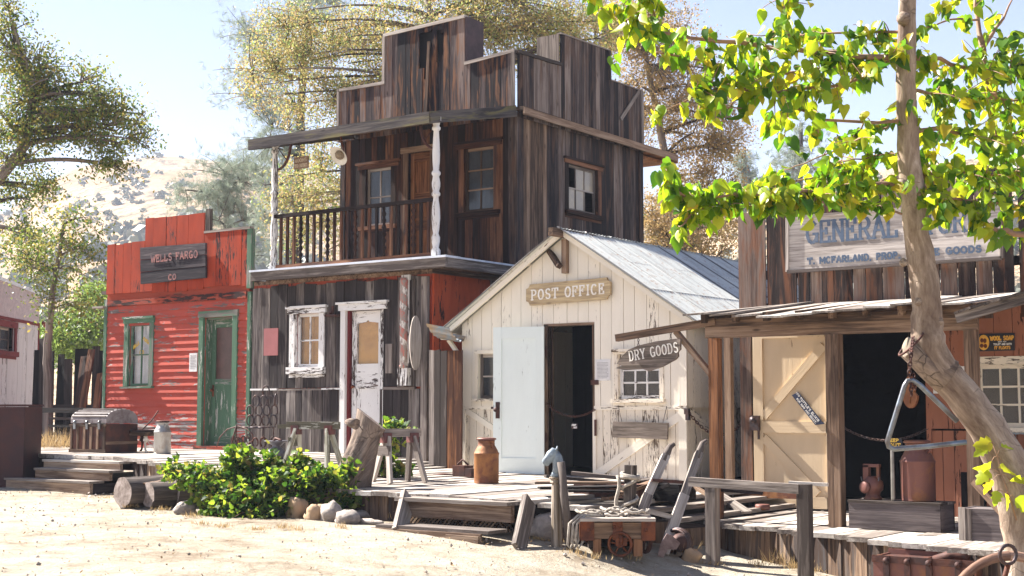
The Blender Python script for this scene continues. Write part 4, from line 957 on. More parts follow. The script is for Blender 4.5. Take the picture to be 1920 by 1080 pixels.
    m = MB(); m.tube([a-ax*.1, a-ax*.12+Vector((0, 0, .03)), a+Vector((.03, .0, .30))], .012, 6); m.lathe([(.0, 0), (.06, .03), (.07, .07)], a+Vector((.03, 0, .29)), 10); L.part('hanger', m, M['rust'])
    # hanging rooms sign
    a = at(565, 305, Y=15.0); S = Thing('hanging_rooms_sign', 'small wooden sign with two carved words hung under the balcony roof', 'sign', a)
    m = MB(); m.beam(a+Vector((-.14, 0, 0)), a+Vector((.14, 0, 0)), .025, .18); S.part('board', m, M['warm'])
    m = MB(); letters(m, 'ROOMS', a+Vector((-.115, -.0128, .005)), (1, 0, 0), (0, 0, 1), .23, .06, th=.16, dep=.002); letters(m, 'TO RENT', a+Vector((-.12, -.0128, -.07)), (1, 0, 0), (0, 0, 1), .24, .055, th=.16, dep=.002); S.part('lettering', m, M['tlet'])
    m = MB(); zz = lerp(zA, zc, (15-Yr)/(Yu-Yr))-.06
    for s in (-.12, .12): m.tube([a+Vector((s, 0, .085)), Vector((a.x+s, a.y, zz))], .003, 4)
    S.part('wire', m, M['iron'])
    return xr
def stripemat():
    m, nt, bs, N, L = newmat('flaking_barber_stripe')
    g = attr(N, 'gc').outputs['Vector']; s = N.new('ShaderNodeSeparateXYZ'); L.new(g, s.inputs[0])
    f = math_(N, L, 'FRACT', math_(N, L, 'ADD', math_(N, L, 'MULTIPLY', s.outputs[0], 4.2), math_(N, L, 'MULTIPLY', s.outputs[1], 1.6)))
    st = ramp(N, L, f, [(.40, 0.0), (.43, 1.0)], 'LINEAR')
    col = mix(N, L, st, (.66, .62, .58), (.46, .16, .13))
    tc = N.new('ShaderNodeTexCoord').outputs['Object']
    w = ramp(N, L, noise(N, L, vmul(N, L, tc, (30, 30, 9)), 1, 7, .7), [(.50, 0.0), (.53, 1.0)])
    L.new(mix(N, L, w, (.30, .25, .22), col), bs.inputs['Base Color']); bs.inputs['Roughness'].default_value = .8
    return m
M['stripe'] = stripemat()
M['curtg'] = plain('grey_blind', (.30, .30, .32), (.22, .22, .25), rough=.7, scale=4)
M['glasso'] = plain('dusty_tan_pane', (.42, .35, .26), (.34, .30, .25), rough=.25, scale=5, spec=.5)
M['fascia'] = wood('lichen_fascia', (.03, .024, .026), (.10, .085, .08), (.17, .15, .10), stain=(.15, .13, .05), rnd=.1)
HXR = hotel()
# ------------------------------------------------------------------ alley fence between the hotel and the cream cabin
def alley():
    Y = 14.75; P = front(Y); a0 = fx(806, 800, Y)[0]; a1 = fx(868, 800, Y)[0]; zb = .71; zt = fx(830, 655, Y)[1]
    T = Thing('alley_fence', 'tall narrow plank gate filling the gap between grey shop and cream cabin', 'fence', ((a0+a1)/2, Y, zb))
    am = lerp(a0, a1, .55)
    m = MB(); vboards(m, P, a0, am, zb+.02, zt, bw=.13, zj=.03, gap=.008); T.part('grey_planks', m, M['grey'])
    m = MB(); vboards(m, P, am, a1, zb+.02, zt-.02, bw=.13, gap=.006); T.part('orange_planks', m, M['orange'], label='warm orange-brown planks')
    # crumpled tin gutter end
    a = at(818, 612, Y=14.8); m = MB(); n = 14; V = []; F = []
    for j in range(7):
        for i in range(n+1):
            t = i/n; V.append(Vector((a.x+.03+j*.065, 14.55+.35*t, a.z+.02-.16*math.sin(t*2.4)-.02*math.sin(i*2.2)-.012*j)))
    F = [(j*(n+1)+i, j*(n+1)+i+1, (j+1)*(n+1)+i+1, (j+1)*(n+1)+i) for j in range(6) for i in range(n)]
    m.add(V+[v+Vector((0, 0, .008)) for v in V], F+[tuple(len(V)+k for k in f) for f in F], None, .5, 0, True)
    solo('tin_gutter', m, M['tinb'], 'crumpled blue corrugated tin bridging the gap beside the cabin eave', 'gutter', a)
    p = on_deck(870, 893); m = MB(); m.box(p.x-.10, p.x+.08, p.y-.1, p.y+.08, p.z, p.z+.13); m.box(p.x+.10, p.x+.2, p.y-.12, p.y-.02, p.z, p.z+.10); m.tube([p+Vector((-.1, 0, .14)), p+Vector((-.02, 0, .2)), p+Vector((.06, 0, .14))], .012, 6)
    m.lathe([(.0, 0), (.12, 0), (.13, .02), (.03, .03)], p+Vector((-.28, -.05, 0)), 14)
    solo('rusty_tins', m, M['rustd'], 'small dark rusty tins on the boards left of the ochre milk can', 'tins', p)
alley()

# ------------------------------------------------------------------ cream post office
def chain_mb(m, pts, ll=.045, r=.0045):
    L = 0; D = [0]
    for a, b in zip(pts[:-1], pts[1:]): L += (b-a).length; D.append(L)
    n = max(2, int(L/(ll*.72))); k = 0
    for i in range(n):
        s = (i+.5)/n*L
        while k < len(D)-2 and D[k+1] < s: k += 1
        t = (s-D[k])/max(1e-6, D[k+1]-D[k]); c = pts[k].lerp(pts[k+1], t); d = (pts[k+1]-pts[k]).normalized()
        sd = d.orthogonal().normalized(); nn = sd if i % 2 else d.cross(sd); x = d; y = nn.cross(d)
        ring = [c+x*math.cos(q)*ll*.5+y*math.sin(q)*ll*.3 for q in [2*math.pi*j/8 for j in range(9)]]
        m.tube(ring, r, 4, cap=False)
def sagpts(a, b, sag, n=24): return [a.lerp(b, i/n)-Vector((0, 0, sag*4*(i/n)*(1-i/n))) for i in range(n+1)]
def tinroof(m, xa, za, xb, zb_, y0, y1, th=.006, lift=0):
    """one corrugated slope from the ridge (xa, za) down to the eave (xb, zb_)"""
    wl = .076; n = int((y1-y0)/wl*6); d = Vector((xb-xa, 0, zb_-za)); L = d.length; d.normalize(); nn = Vector((-d.z, 0, d.x));  nn = nn if nn.z > 0 else -nn
    V = []; G = []; rg = random.Random(4); nr = 5
    for k in range(2):
        for j in range(nr+1):
            for i in range(n+1):
                y = lerp(y0, y1, i/n); sh = math.floor((y-y0)/.62)
                z = .009*math.sin(2*math.pi*(y-y0)/wl)+(.010 if ((y-y0)/.62) % 1 < .08 else 0)+.004*math.sin(sh*3.1+j)
                e = (.018*math.sin(sh*2.3) if j == nr else 0)+(.012*rg.random() if j == 0 else 0)
                q = Vector((xa, y, za))+d*(L*j/nr+e)+nn*(z+lift-k*th); V.append(q); G.append((j, y, 0))
    W = n+1; B = (nr+1)*W
    F = [(j*W+i, j*W+i+1, (j+1)*W+i+1, (j+1)*W+i) for j in range(nr) for i in range(n)]
    F += [tuple(B+q for q in reversed(f)) for f in F]
    F += [(i, i+1, B+i+1, B+i) for i in range(n)]+[(nr*W+i+1, nr*W+i, B+nr*W+i, B+nr*W+i+1) for i in range(n)]+[(j*W, (j+1)*W, B+(j+1)*W, B+j*W) for j in range(nr)]
    m.add(V, F, G, .5, 0, False)
def tinmat():
    m, nt, bs, N, L = newmat('weathered_corrugated_tin')
    g = N.new('ShaderNodeNewGeometry').outputs['Position']; s = N.new('ShaderNodeSeparateXYZ'); L.new(g, s.inputs[0])
    f = math_(N, L, 'FRACT', math_(N, L, 'DIVIDE', math_(N, L, 'SUBTRACT', s.outputs[1], 14.78), .62))
    n1 = noise(N, L, vmul(N, L, g, (1.2, 9, 1.2)), 1, 6, .65); n2 = noise(N, L, g, 14, 5, .7)
    col = ramp(N, L, n1, [(.3, (.33, .33, .32)), (.5, (.50, .51, .48)), (.7, (.58, .57, .53))])
    col = mix(N, L, ramp(N, L, n2, [(.54, 0.0), (.68, 1.0)]), col, (.36, .27, .21))
    seam = ramp(N, L, f, [(.0, 1.0), (.045, 1.0), (.065, 0.0)])
    col = mix(N, L, math_(N, L, 'MULTIPLY', seam, .9), col, (.09, .08, .08))
    L.new(col, bs.inputs['Base Color']); bs.inputs['Roughness'].default_value = .6; bs.inputs['Metallic'].default_value = .15
    return m
M['tinr'] = tinmat()
def post_office():
    Yf = 15.0; P = front(Yf); xl = fx(868, 800, Yf)[0]; xr = fx(1287, 800, Yf)[0]; xm = (xl+xr)/2; zb = .71
    za = fx(1062, 440, Yf)[1]; zer = fx(1287, 600, Yf)[1]; zel = fx(868, 600, Yf)[1]; ze = (zer+zel)/2
    T = Thing('cream_cabin', 'cream board-and-batten gabled cabin with corrugated tin roof', 'building', (xm, Yf+2.5, zb))
    zband = fx(1200, 764, Yf)[1]
    dl, dt = fx(1030, 612, Yf); dr, _ = fx(1113, 612, Yf)
    w1 = fx(899, 664, Yf)+fx(928, 748, Yf); w2 = fx(1161, 664, Yf)+fx(1240, 748, Yf)
    h1 = (w1[0], w1[2], w1[3], w1[1]); h2 = (w2[0], w2[2], w2[3], w2[1]); hd = (dl, dr, zb-1, dt)
    def zt(a): return lerp(za, ze, abs(a-xm)/(xr-xm))
    m = MB(); vboards(m, P, xl, xr, zband, zt, [h1, h2, hd], bw=.165, rv=.06, gap=.006, brk=(xm,)); T.part('gable_boards', m, M['cream'])
    m = MB(); vboards(m, P, xl, xr, zb, zband, [hd], bw=.115, rv=.1, gap=.006, o0=-.012); T.part('lower_boards', m, M['creamw'])
    m = MB()
    for a0, a1, b0, b1 in ((xl, h1[0], zb, ze), (h1[0], h1[1], zb, h1[2]), (h1[0], h1[1], h1[3], ze), (h1[1], dl, zb, ze), (dl, dr, dt, ze), (dr, h2[0], zb, ze), (h2[0], h2[1], zb, h2[2]), (h2[0], h2[1], h2[3], ze), (h2[1], xr, zb, ze)): pb(m, P, a0, a1, b0, b1, -.045, -.014)
    m.prism([P(xl, ze, -.04), P(xr, ze, -.04), P(xm, za, -.04)], (0, -.03, 0)); T.part('backing_wall', m, M['cream'])
    m = MB(); pb(m, P, xl, h1[1]+.02, zband-.025, zband+.02, .014, .03); pb(m, P, dr+.02, xr+.02, zband-.03, zband+.02, .014, .032); pb(m, P, dr, dr+.045, zb, zband-.03, .014, .035)
    pb(m, P, xl-.015, xl+.06, zb, zband-.03, .014, .036); pb(m, P, xr-.085, xr+.02, zb, zband-.03, .014, .036); pb(m, P, xr-.075, xr+.03, zband+.02, ze-.02, .026, .04)
    brace(m, P, fx(1121, 890, Yf), fx(1279, 778, Yf), .10, .014, .034); brace(m, P, fx(877, 770, Yf), fx(945, 815, Yf), .075, .014, .034)
    T.part('trim', m, M['cream'])
    PS = sidex(xr)
    zs = lambda a: ze+.0
    m = MB(); vboards(m, PS, Yf+.01, Yf+5.6, zband, ze, bw=.15, o0=.0, gap=.007); T.part('side_boards', m, M['creamw'])
    m = MB(); vboards(m, PS, Yf+.01, Yf+5.6, zb-.3, zband, bw=.13, o0=-.04, gap=.007)
    brace(m, PS, (Yf+.1, zband-.05), (Yf+1.7, zb+.05), .10, -.01, .01); T.part('lower_side_boards', m, M['creamw'])
    m = MB(); vboards(m, sidex(xl-.03), Yf+.01, Yf+5.6, zb-.3, ze, bw=.15); m.box(xl, xr, Yf+5.55, Yf+5.6, zb-.3, ze); m.prism([(xl, Yf+5.55, ze), (xr, Yf+5.55, ze), (xm, Yf+5.55, za)], (0, .04, 0)); T.part('back_wall', m, M['cream'])
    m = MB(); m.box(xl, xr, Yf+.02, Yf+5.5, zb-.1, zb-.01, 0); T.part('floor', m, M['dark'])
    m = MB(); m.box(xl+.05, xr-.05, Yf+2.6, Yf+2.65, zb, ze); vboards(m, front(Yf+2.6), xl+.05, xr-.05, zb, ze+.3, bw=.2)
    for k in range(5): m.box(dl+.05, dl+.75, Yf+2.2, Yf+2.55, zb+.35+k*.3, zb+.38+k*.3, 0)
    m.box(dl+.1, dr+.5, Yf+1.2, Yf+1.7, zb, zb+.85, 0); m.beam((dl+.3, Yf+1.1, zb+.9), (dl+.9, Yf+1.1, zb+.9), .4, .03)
    T.part('interior', m, M['void'])  # partition and shelves coloured near-black so the room looks shaded
    # roof
    sl = (za-ze)/(xr-xm); ov = .25; xeR = xr+ov; zeR = za+.05-sl*(xeR-xm); xeL = xl-.30; zeL = za+.05-sl*(xm-xeL)
    m = MB(); tinroof(m, xm-.03, za+.075, xeR, zeR+.02, 14.78, 20.8); T.part('roof_slope', m, M['tinr'], label='sunlit right roof slope of corrugated tin')
    m = MB(); tinroof(m, xm+.03, za+.068, xeL, zeL+.02, 14.78, 20.8); T.part('roof_slope', m, M['tinr'])
    m = MB()
    for sgn, xe, zz in ((1, xeR, zeR), (-1, xeL, zeL)):
        for y in (14.86, 16.5, 18.5, 20.6): m.beam((xm, y, za+.01), (xe-.03*sgn, y, zz-.03), .04, .06, up=(0, 0, 1))
        m.beam((xe-.10*sgn, 14.84, zz-.04+.06*sl), (xe-.10*sgn, 20.6, zz-.04+.06*sl), .05, .06)
        for t in (.3, .65): m.beam((lerp(xm, xe, t), 14.84, lerp(za, zz, t)+.01), (lerp(xm, xe, t), 20.6, lerp(za, zz, t)+.01), .08, .02)
    T.part('rafter', m, M['cream'])
    m = MB(); m.beam((xm, 14.60, za+.0), (xm, 15.6, za+.0), .07, .10); pb(m, P, xm-.035, xm+.035, za-.50, za-.07, .03, .10); m.beam((xm-.26, 14.97, za-.20), (xm-.02, 14.83, za-.42), .06, .07, up=(0, -1, 0)); T.part('ridge_bracket', m, M['warm'])
    m = MB(); m.beam((xl-.16, 14.80, zeL-.08+.1*sl), (xl-.16, 15.0, zeL-.08+.1*sl), .10, .09); m.beam((xl-.18, 14.92, zeL-.06), (xl-.01, 14.92, zeL-.26), .045, .05, up=(0, -1, 0)); T.part('eave_bracket', m, M['cream'])
    # windows, door
    window(T, P, *h1, 'creamw', 'greyl', 1, 2, cas=.05, sill=.03, glass='glassd', cd=.04, label='narrow window half hidden by the open blue door')
    window(T, P, *h2, 'creamw', 'white', 3, 3, cas=.055, sill=.045, glass='glassd', cd=.04, head=.01, label='many-paned window behind the hanging plank sign')
    m = MB(); pb(m, P, dl-.06, dl, zb, dt+.02, -.1, .035); pb(m, P, dr, dr+.03, zb, dt+.02, -.1, .03); pb(m, P, dl-.06, dr+.03, dt, dt+.03, -.1, .035); T.part('door_frame', m, M['warm'])
    hx = fx(1021, 700, 14.93)[0]; e = at(926, 700, Y=14.72)
    D0 = Vector((hx, 14.93, 0)); D1 = Vector((e.x, 14.72, 0)); w = (D1-D0).length; ux = (D1-D0).normalized(); nn = Vector((ux.y, -ux.x, 0)); nn = nn if nn.y < 0 else -nn
    PD = lambda a, z, o: D0+ux*a+nn*o+Vector((0, 0, z))
    d0 = zb+.02; d1 = fx(1020, 612, 14.9)[1]; s = .11; m = MB()
    pb(m, PD, 0, s, d0, d1, 0, .03); pb(m, PD, w-s, w, d0, d1, 0, .03); pb(m, PD, s, w-s, d1-.15, d1, 0, .028); pb(m, PD, s, w-s, d0, d0+.2, 0, .028); pb(m, PD, s, w-s, d0+.2, d1-.15, 0, .015, grain='z')
    D = T.part('door', m, M['pale'], label='pale blue door swung wide open')
    m = MB(); q = PD(w-.05, zb+.83, .035); m.lathe([(0, 0), (.018, 0), (.012, .02), (.03, .04), (.028, .055), (0, .065)], q, 10, nn); pb(m, PD, w-.09, w-.035, zb+.72, zb+.93, .03, .036); pb(m, PD, w-.01, w+.03, zb+.84, zb+.87, .0, .03); T.part('lock_plate', m, M['rustd'], D)
    m = MB()
    for z in (zb+.42, zb+1.52): pb(m, P, dl-.075, dl-.015, z, z+.12, .036, .045)
    pb(m, P, dr-.02, dr+.09, zband+.28, zband+.34, .03, .045); pb(m, P, dr+.03, dr+.06, zband-.35, zband-.15, .036, .045); T.part('hinge', m, M['rustd'])
    # chain over the doorway
    a = P(dl-.03, fx(1030, 755, Yf)[1], .05); b = P(dr+.04, fx(1113, 768, Yf)[1], .045)
    C = Thing('doorway_chain', 'rusty chain sagging across the open cabin doorway', 'chain', a); m = MB(); chain_mb(m, sagpts(a, b, .125), .042, .0052); C.part('links', m, M['rustd'])
    c = at(1077, 799, Y=14.93); K = Thing('keep_out_tag', 'tiny dark tag lettered in white hung from the doorway chain', 'sign', c); m = MB(); m.box(c.x-.045, c.x+.045, 14.93, 14.94, c.z-.035, c.z+.03); K.part('plate', m, M['iron'])
    m = MB(); letters(m, 'KEEP', (c.x-.035, 14.928, c.z+.002), (1, 0, 0), (0, 0, 1), .06, .024, th=.25, serif=False, dep=.001); letters(m, 'OUT', (c.x-.01, 14.928, c.z-.03), (1, 0, 0), (0, 0, 1), .048, .024, th=.25, serif=False, dep=.001); K.part('lettering', m, M['wlet'])
    # sign with notched corners
    a = fx(988, 569, 14.93); b = fx(1146, 560, 14.93); zc_ = fx(1066, 547, 14.93)[1]; hw = (b[0]-a[0])/2; cx = (a[0]+b[0])/2; hh = .135; r = .055
    S = Thing('carved_office_sign', 'tan routed board with notched corners and cream letters under the gable', 'sign', (cx, 14.93, zc_))
    out = []
    for sx, sz, a0 in ((1, -1, 90), (1, 1, 180), (-1, 1, 270), (-1, -1, 0)):
        ccx, ccz = cx+sx*hw, zc_+sz*hh; q = [(ccx+r*math.cos(math.radians(a0+t)), ccz+r*math.sin(math.radians(a0+t))) for t in (-0, 22, 45, 68, 90)]
        out += q[::-1]
    out = [(x, z+(x-cx)*.025) for x, z in out]
    m = MB(); m.prism([(x, 14.945, z) for x, z in out], (0, -.035, 0), grain='x'); S.part('board', m, M['signtan'])
    m = MB(); letters(m, 'POST OFFICE', (cx-hw*.86, 14.908, zc_-.072-.02), (1, 0, .03), (0, 0, 1), hw*1.72, .145, th=.15, dep=.003, gapf=.35); S.part('lettering', m, M['clet'])
    # notice and blank board
    p = fx(1121, 712, Yf); q = fx(1145, 676, Yf); N_ = Thing('printed_notice', 'small printed notice in a pale frame between doorway and cabin window', 'notice', P(p[0], p[1], .03)); m = MB(); pb(m, P, p[0]-.015, q[0]+.015, p[1]-.015, q[1]+.015, .027, .034); N_.part('frame', m, M['white'])
    m = MB(); pb(m, P, p[0], q[0], p[1], q[1], .034, .037); N_.part('sheet', m, M['paper']); m = MB()
    for i in range(12): pb(m, P, p[0]+.012, q[0]-.012-.02*(i % 4 == 3), q[1]-.03-i*.017, q[1]-.025-i*.017, .037, .039)
    N_.part('print', m, M['ink'])
    BP = front(14.93); m = MB(); q = px(14.93, [(1150, 820), (1253, 824), (1254, 793), (1152, 790)]); quadb(m, BP, q, 0, .03); B = Thing('blank_board', 'blank grey plank hung on wires below the many-paned window', 'board', (q[0][0], 14.93, q[0][1])); B.part('plank', m, M['drift'])
    m = MB()
    for (u0, v0), (u1, v1) in (((1166, 791), (1159, 760)), ((1243, 793), (1250, 762))): m.tube([at(u0, v0, Y=14.92), at(u1, v1, Y=14.96)], .004, 4)
    B.part('wire', m, M['iron'])
    # chain and lock on the side wall
    a = at(1291, 772, X=xr+.06); m = MB(); C = Thing('side_wall_chain', 'rusty chain with padlock drooping along the cabin side wall', 'chain', a); b = at(1396, 788, Y=15.4); chain_mb(m, sagpts(a, b, .22), .05, .006); C.part('links', m, M['rustd'])
    m = MB(); m.box(a.x-.02, a.x+.02, a.y-.045, a.y+.015, a.z-.10, a.z-.02); m.box(a.x-.045, a.x+.01, a.y-.03, a.y+.02, a.z-.03, a.z+.04); C.part('padlock', m, M['iron'])
    return xl, xr
PXL, PXR = post_office()

# ------------------------------------------------------------------ general store
ZD = .415
def store():
    Yf = 15.0; P = front(Yf); xl = fx(1388, 600, Yf)[0]; xr = 3.0
    T = Thing('general_store', 'brown plank store with false front, wide tan door and dark open doorway', 'building', (-3, Yf+2, ZD))
    zroof = fx(1434, 580, Yf)[1]; dl = fx(1418, 800, Yf)[0]; dm = fx(1580, 700, Yf)[0]; dr = fx(1740, 700, Yf)[0]; dt = fx(1500, 630, Yf)[1]+.12
    ztop1 = fx(1400, 403, Yf)[1]; ztop2 = fx(1640, 338, Yf)[1]; s1 = fx(1470, 400, Yf)[0]; s2 = fx(1900, 400, Yf)[0]
    w1a = fx(1832, 684, Yf); w1b = at(1990, 802, Y=Yf); hw = (w1a[0], w1b.x, w1b.z, w1a[1])
    m = MB(); pos = xl; seq = [.33, .02, .34, .02]
    for i, w in enumerate((.36, .38)):
        vboards(m, P, pos, pos+w-.014, zroof-.2, ztop1+R.uniform(-.02, .02), bw=w, gap=.004, rv=0, brk=()); pos += w
    vboards(m, P, pos, s2, zroof-.2, lambda a: ztop2+.05*math.sin(a*9), bw=.20, gap=.012, zj=.06, o0=.0); vboards(m, P, s2+.05, xr, zroof-.2, ztop1+.1, bw=.24, gap=.012, zj=.05)
    T.part('false_front', m, M['store'])
    m = MB(); m.beam((xl, Yf+.07, zroof+.4), (xr, Yf+.07, zroof+.4), .05, .1); m.beam((pos, Yf+.07, ztop2-.2), (xr, Yf+.07, ztop2-.2), .05, .1)
    for x in (xl+.1, pos+.1, -4.0, -1.5): m.beam((x, Yf+.08, zroof), (x, Yf+.9, zroof-.1), .06, .06)
    T.part('frame', m, M['dark'])
    m = MB(); vboards(m, P, xl, dl-.04, ZD, zroof, bw=.16, gap=.004); T.part('corner_boards', m, M['store'], label='peeling grey and orange corner boards')
    zmid = fx(1780, 804, Yf)[1]; m = MB()
    vboards(m, P, dr, xr, zmid, zroof-.0, [hw], bw=.22, gap=.006); vboards(m, P, dr+.02, xr, ZD, zmid-.02, bw=.15, gap=.006, o0=-.02); pb(m, P, dr-.02, dr+.03, ZD, dt, -.1, .03)
    pb(m, P, dl, dr, dt, zroof, -.01, .01)
    T.part('front_wall', m, M['storer'])
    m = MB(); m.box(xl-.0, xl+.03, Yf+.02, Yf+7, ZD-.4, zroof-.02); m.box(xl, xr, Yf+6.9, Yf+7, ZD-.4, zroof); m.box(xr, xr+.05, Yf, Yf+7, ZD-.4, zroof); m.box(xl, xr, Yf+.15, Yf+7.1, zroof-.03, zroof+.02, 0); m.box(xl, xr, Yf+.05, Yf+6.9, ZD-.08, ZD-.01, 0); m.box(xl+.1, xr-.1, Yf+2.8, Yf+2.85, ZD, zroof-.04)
    T.part('shell', m, M['void'])  # store's inner surfaces painted near-black, shade put into the colour
    window(T, P, *hw, 'creamw', 'creamw', 4, 3, cas=.08, sill=.05, glass='glassd', cd=.03, bars=.022)
    m = MB()
    for i in range(24): x = hw[0]+.03+i*.09; m.tube([P(x, hw[2]-.42, .04), P(x, hw[2]-.06, .04)], .006, 5)
    pb(m, P, hw[0], hw[1], hw[2]-.07, hw[2]-.05, .03, .05); pb(m, P, hw[0], hw[1], hw[2]-.43, hw[2]-.41, .03, .05); T.part('window_bars', m, M['steel'])
    # tan braced door
    PD = front(Yf-.045); l = dl; r = fx(1556, 800, Yf-.045)[0]; z0 = ZD+.03; z1 = dt-.02; s = .12; zm = fx(1480, 801, Yf)[1]; m = MB()
    pb(m, PD, l, r, z0, z1, -.03, 0, grain='z'); pb(m, PD, l, l+s, z0, z1, .0, .025); pb(m, PD, r-s*.3, r, z0, z1, .0, .025); pb(m, PD, l+s, r, z1-.12, z1, 0, .025); pb(m, PD, l+s, r, z0, z0+.13, 0, .025); pb(m, PD, l+s, r, zm-.065, zm+.065, 0, .025)
    brace(m, PD, (l+s, zm+.12), (r-.05, z1-.22), .10, .001, .022); brace(m, PD, (l+s, zm-.12), (r-.15, z0+.16), .10, .001, .022)
    D = T.part('door', m, M['tan'], label='wide tan door with crossed braces')
    m = MB(); q = PD(l+.03, zm+.10, .03); m.box(q.x-.05, q.x+.06, q.y-.05, q.y, q.z-.14, q.z+.03); m.lathe([(0, 0), (.02, 0), (.015, .02), (.035, .03), (.038, .05), (0, .065)], q+Vector((0, -.04, -.02)), 12, (0, -1, 0)); m.box(q.x+.03, q.x+.05, q.y-.02, q.y+.0, q.z-.24, q.z-.14); T.part('latch', m, M['iron'], D)
    # small plates
    def plate(name, label, quad, Y, mb_, mf=None):
        S = Thing(name, label, 'sign', (quad[0][0], Y, quad[0][1])); m = MB(); quadb(m, front(Y), quad, 0, .006); S.part('plate', m, mb_); return S
    Yt = Yf-.072; q = px(Yt, [(1530, 796), (1545, 794), (1500, 734), (1485, 740)]); q = px(Yt, [(1485, 741), (1529, 797), (1546, 795), (1497, 735)])
    S = plate('elixir_sign', 'long slanted navy enamel sign with white lettering on the tan door', q, Yt, M['navy'])
    ux = Vector((q[1][0]-q[0][0], 0, q[1][1]-q[0][1])); Lq = ux.length; ux.normalize(); uz = Vector((-ux.z, 0, ux.x)); m = MB(); O = Vector((q[0][0], Yt-.007, q[0][1])); Wq = (Vector((q[3][0]-q[0][0], 0, q[3][1]-q[0][1]))).dot(uz)
    letters(m, '100', O+ux*.012+uz*(Wq*.62), ux, uz, .06, Wq*.3, th=.2, serif=False, dep=.001); letters(m, "TUTTLE'S ELIXIR", O+ux*.09+uz*(Wq*.55), ux, uz, Lq*.78, Wq*.36, th=.2, serif=False, dep=.001); letters(m, 'FOR MAN AND BEAST.', O+ux*.07+uz*(Wq*.12), ux, uz, Lq*.82, Wq*.30, th=.2, serif=False, dep=.001); S.part('lettering', m, M['wlet'])
    Ys = Yf-.04; q = px(Ys, [(1834, 659), (1903, 657), (1903, 624), (1834, 626)]); S = plate('soap_sign', 'black enamel sign with yellow lettering above the store window', q, Ys, M['blackp'])
    x0, z0_ = q[0]; x1, z1_ = q[2]; Wd = x1-x0; Hd = z1_-z0_; m = MB()
    def tx(t, a, b, w, h, th=.2): letters(m, t, (x0+Wd*a, Ys-.007, z0_+Hd*b), (1, 0, 0), (0, 0, 1), Wd*w, Hd*h, th=th, serif=False, dep=.001)
    tx('WOOL SOAP', .345, .58, .62, .28, .22); tx('IT FLOATS', .45, .08, .42, .2, .22); n = 20
    m.prism([(x0+Wd*(.165+.15*math.cos(t)), Ys-.007, z0_+Hd*(.5+.44*math.sin(t))) for t in [2*math.pi*i/n for i in range(n)]], (0, -.002, 0)); S.part('lettering', m, M['yel'])
    m = MB(); tx('BEST FOR', .55, .48, .22, .07); tx('TOILET AND BATH', .43, .32, .48, .12); S.part('small_lettering', m, M['wlet'])
    m = MB()
    for (cx, cz, rx, rz) in ((.12, .62, .045, .13), (.2, .6, .045, .14), (.11, .32, .05, .12), (.21, .3, .05, .12)): m.prism([(x0+Wd*(cx+rx*math.cos(t)), Ys-.0095, z0_+Hd*(cz+rz*math.sin(t))) for t in [2*math.pi*i/12 for i in range(12)]], (0, -.001, 0))
    S.part('emblem', m, M['rust'])
    # big sign
    Yg = Yf-.10; q = px(Yg, [(1478, 510), (1880, 484), (1880, 378), (1478, 409)]); S = Thing('store_sign', 'large framed pale board with blue slab letters on the false front', 'sign', (q[0][0], Yg, q[0][1])); m = MB(); quadb(m, front(Yg), q, 0, .02); S.part('board', m, M['ply'])
    m = MB(); f = front(Yg); e = .035
    for a, b in ((q[0], q[1]), (q[3], q[2]), (q[0], q[3]), (q[1], q[2])): brace(m, f, a, b, e, .0, .04)
    S.part('frame', m, M['greyl'])
    dx = Vector((q[1][0]-q[0][0], 0, q[1][1]-q[0][1])).normalized(); up = Vector((-dx.z, 0, dx.x)); m = MB()
    a = at(1513, 459, Y=Yg-.022); b = at(1838, 437, Y=Yg-.022); letters(m, 'GENERAL STORE', a, dx, up, (b-a).length, .27, th=.135, dep=.003, gapf=.2)
    a = at(1515, 497, Y=Yg-.022); b = at(1688, 484, Y=Yg-.022); letters(m, 'T. MCFARLAND, PROP.', a, dx, up, (b-a).length, .085, th=.24, serif=False, dep=.003)
    a = at(1718, 482, Y=Yg-.022); b = at(1840, 473, Y=Yg-.022); letters(m, 'FINE GOODS', a, dx, up, (b-a).length, .085, th=.24, serif=False, dep=.003); S.part('lettering', m, M['blet'])
    # porch
    Yb = 13.08; xb0 = at(1322, 620, Y=Yb).x; xb1 = at(1832, 605, Y=Yb).x; zb0 = at(1335, 634, Y=Yb).z
    m = MB(); m.box(xb0, xb1, Yb, Yb+.06, zb0, zb0+.115, 0); m.box(xb0-.02, xb1-.03, Yb+.01, Yb+.05, zb0+.117, zb0+.20, 0)
    PF = T.part('porch_beam', m, M['warm'])
    zf = zb0+.23; zbk = zroof+.03; m = MB(); n = 9
    for i in range(n): x = lerp(xb0+.02, xb1, i/(n-1)); m.beam((x, Yb-.08, zf-.035), (x, Yf-.02, zbk-.04), .05, .09)
    T.part('porch_rafter', m, M['warm'])
    m = MB(); x = xb0-.14; xe = at(1804, 584, Y=12.9).x
    while x < xe:
        w = R.uniform(.2, .34); ja = R.uniform(-.05, .06); wv = .03*math.sin(x*2.3)
        yf0 = Yb-.20+ja; t0 = (yf0-Yb)/(Yf-Yb); pa = Vector((x+w/2, yf0, lerp(zf, zbk, t0)+R.uniform(0, .018)+wv)); pb_ = Vector((x+w/2+R.uniform(-.05, .05), Yf-.03, zbk+R.uniform(0, .02)))
        m.beam(pa, pb_, w+.012, .02, up=(R.uniform(-.06, .06), 0, 1)); x += w
    T.part('porch_roof', m, M['deck'])
    m = MB(); a0 = at(1790, 586, Y=12.85); a1 = at(1990, 528, Y=12.85); k = 7
    for i in range(k):
        t = (i+.5)/k; p = a0.lerp(a1, t); m.beam(p, Vector((p.x+.1, Yf-.03, p.z+.30)), (a1-a0).length/k+.02, .022, up=(-.3, 0, 1))
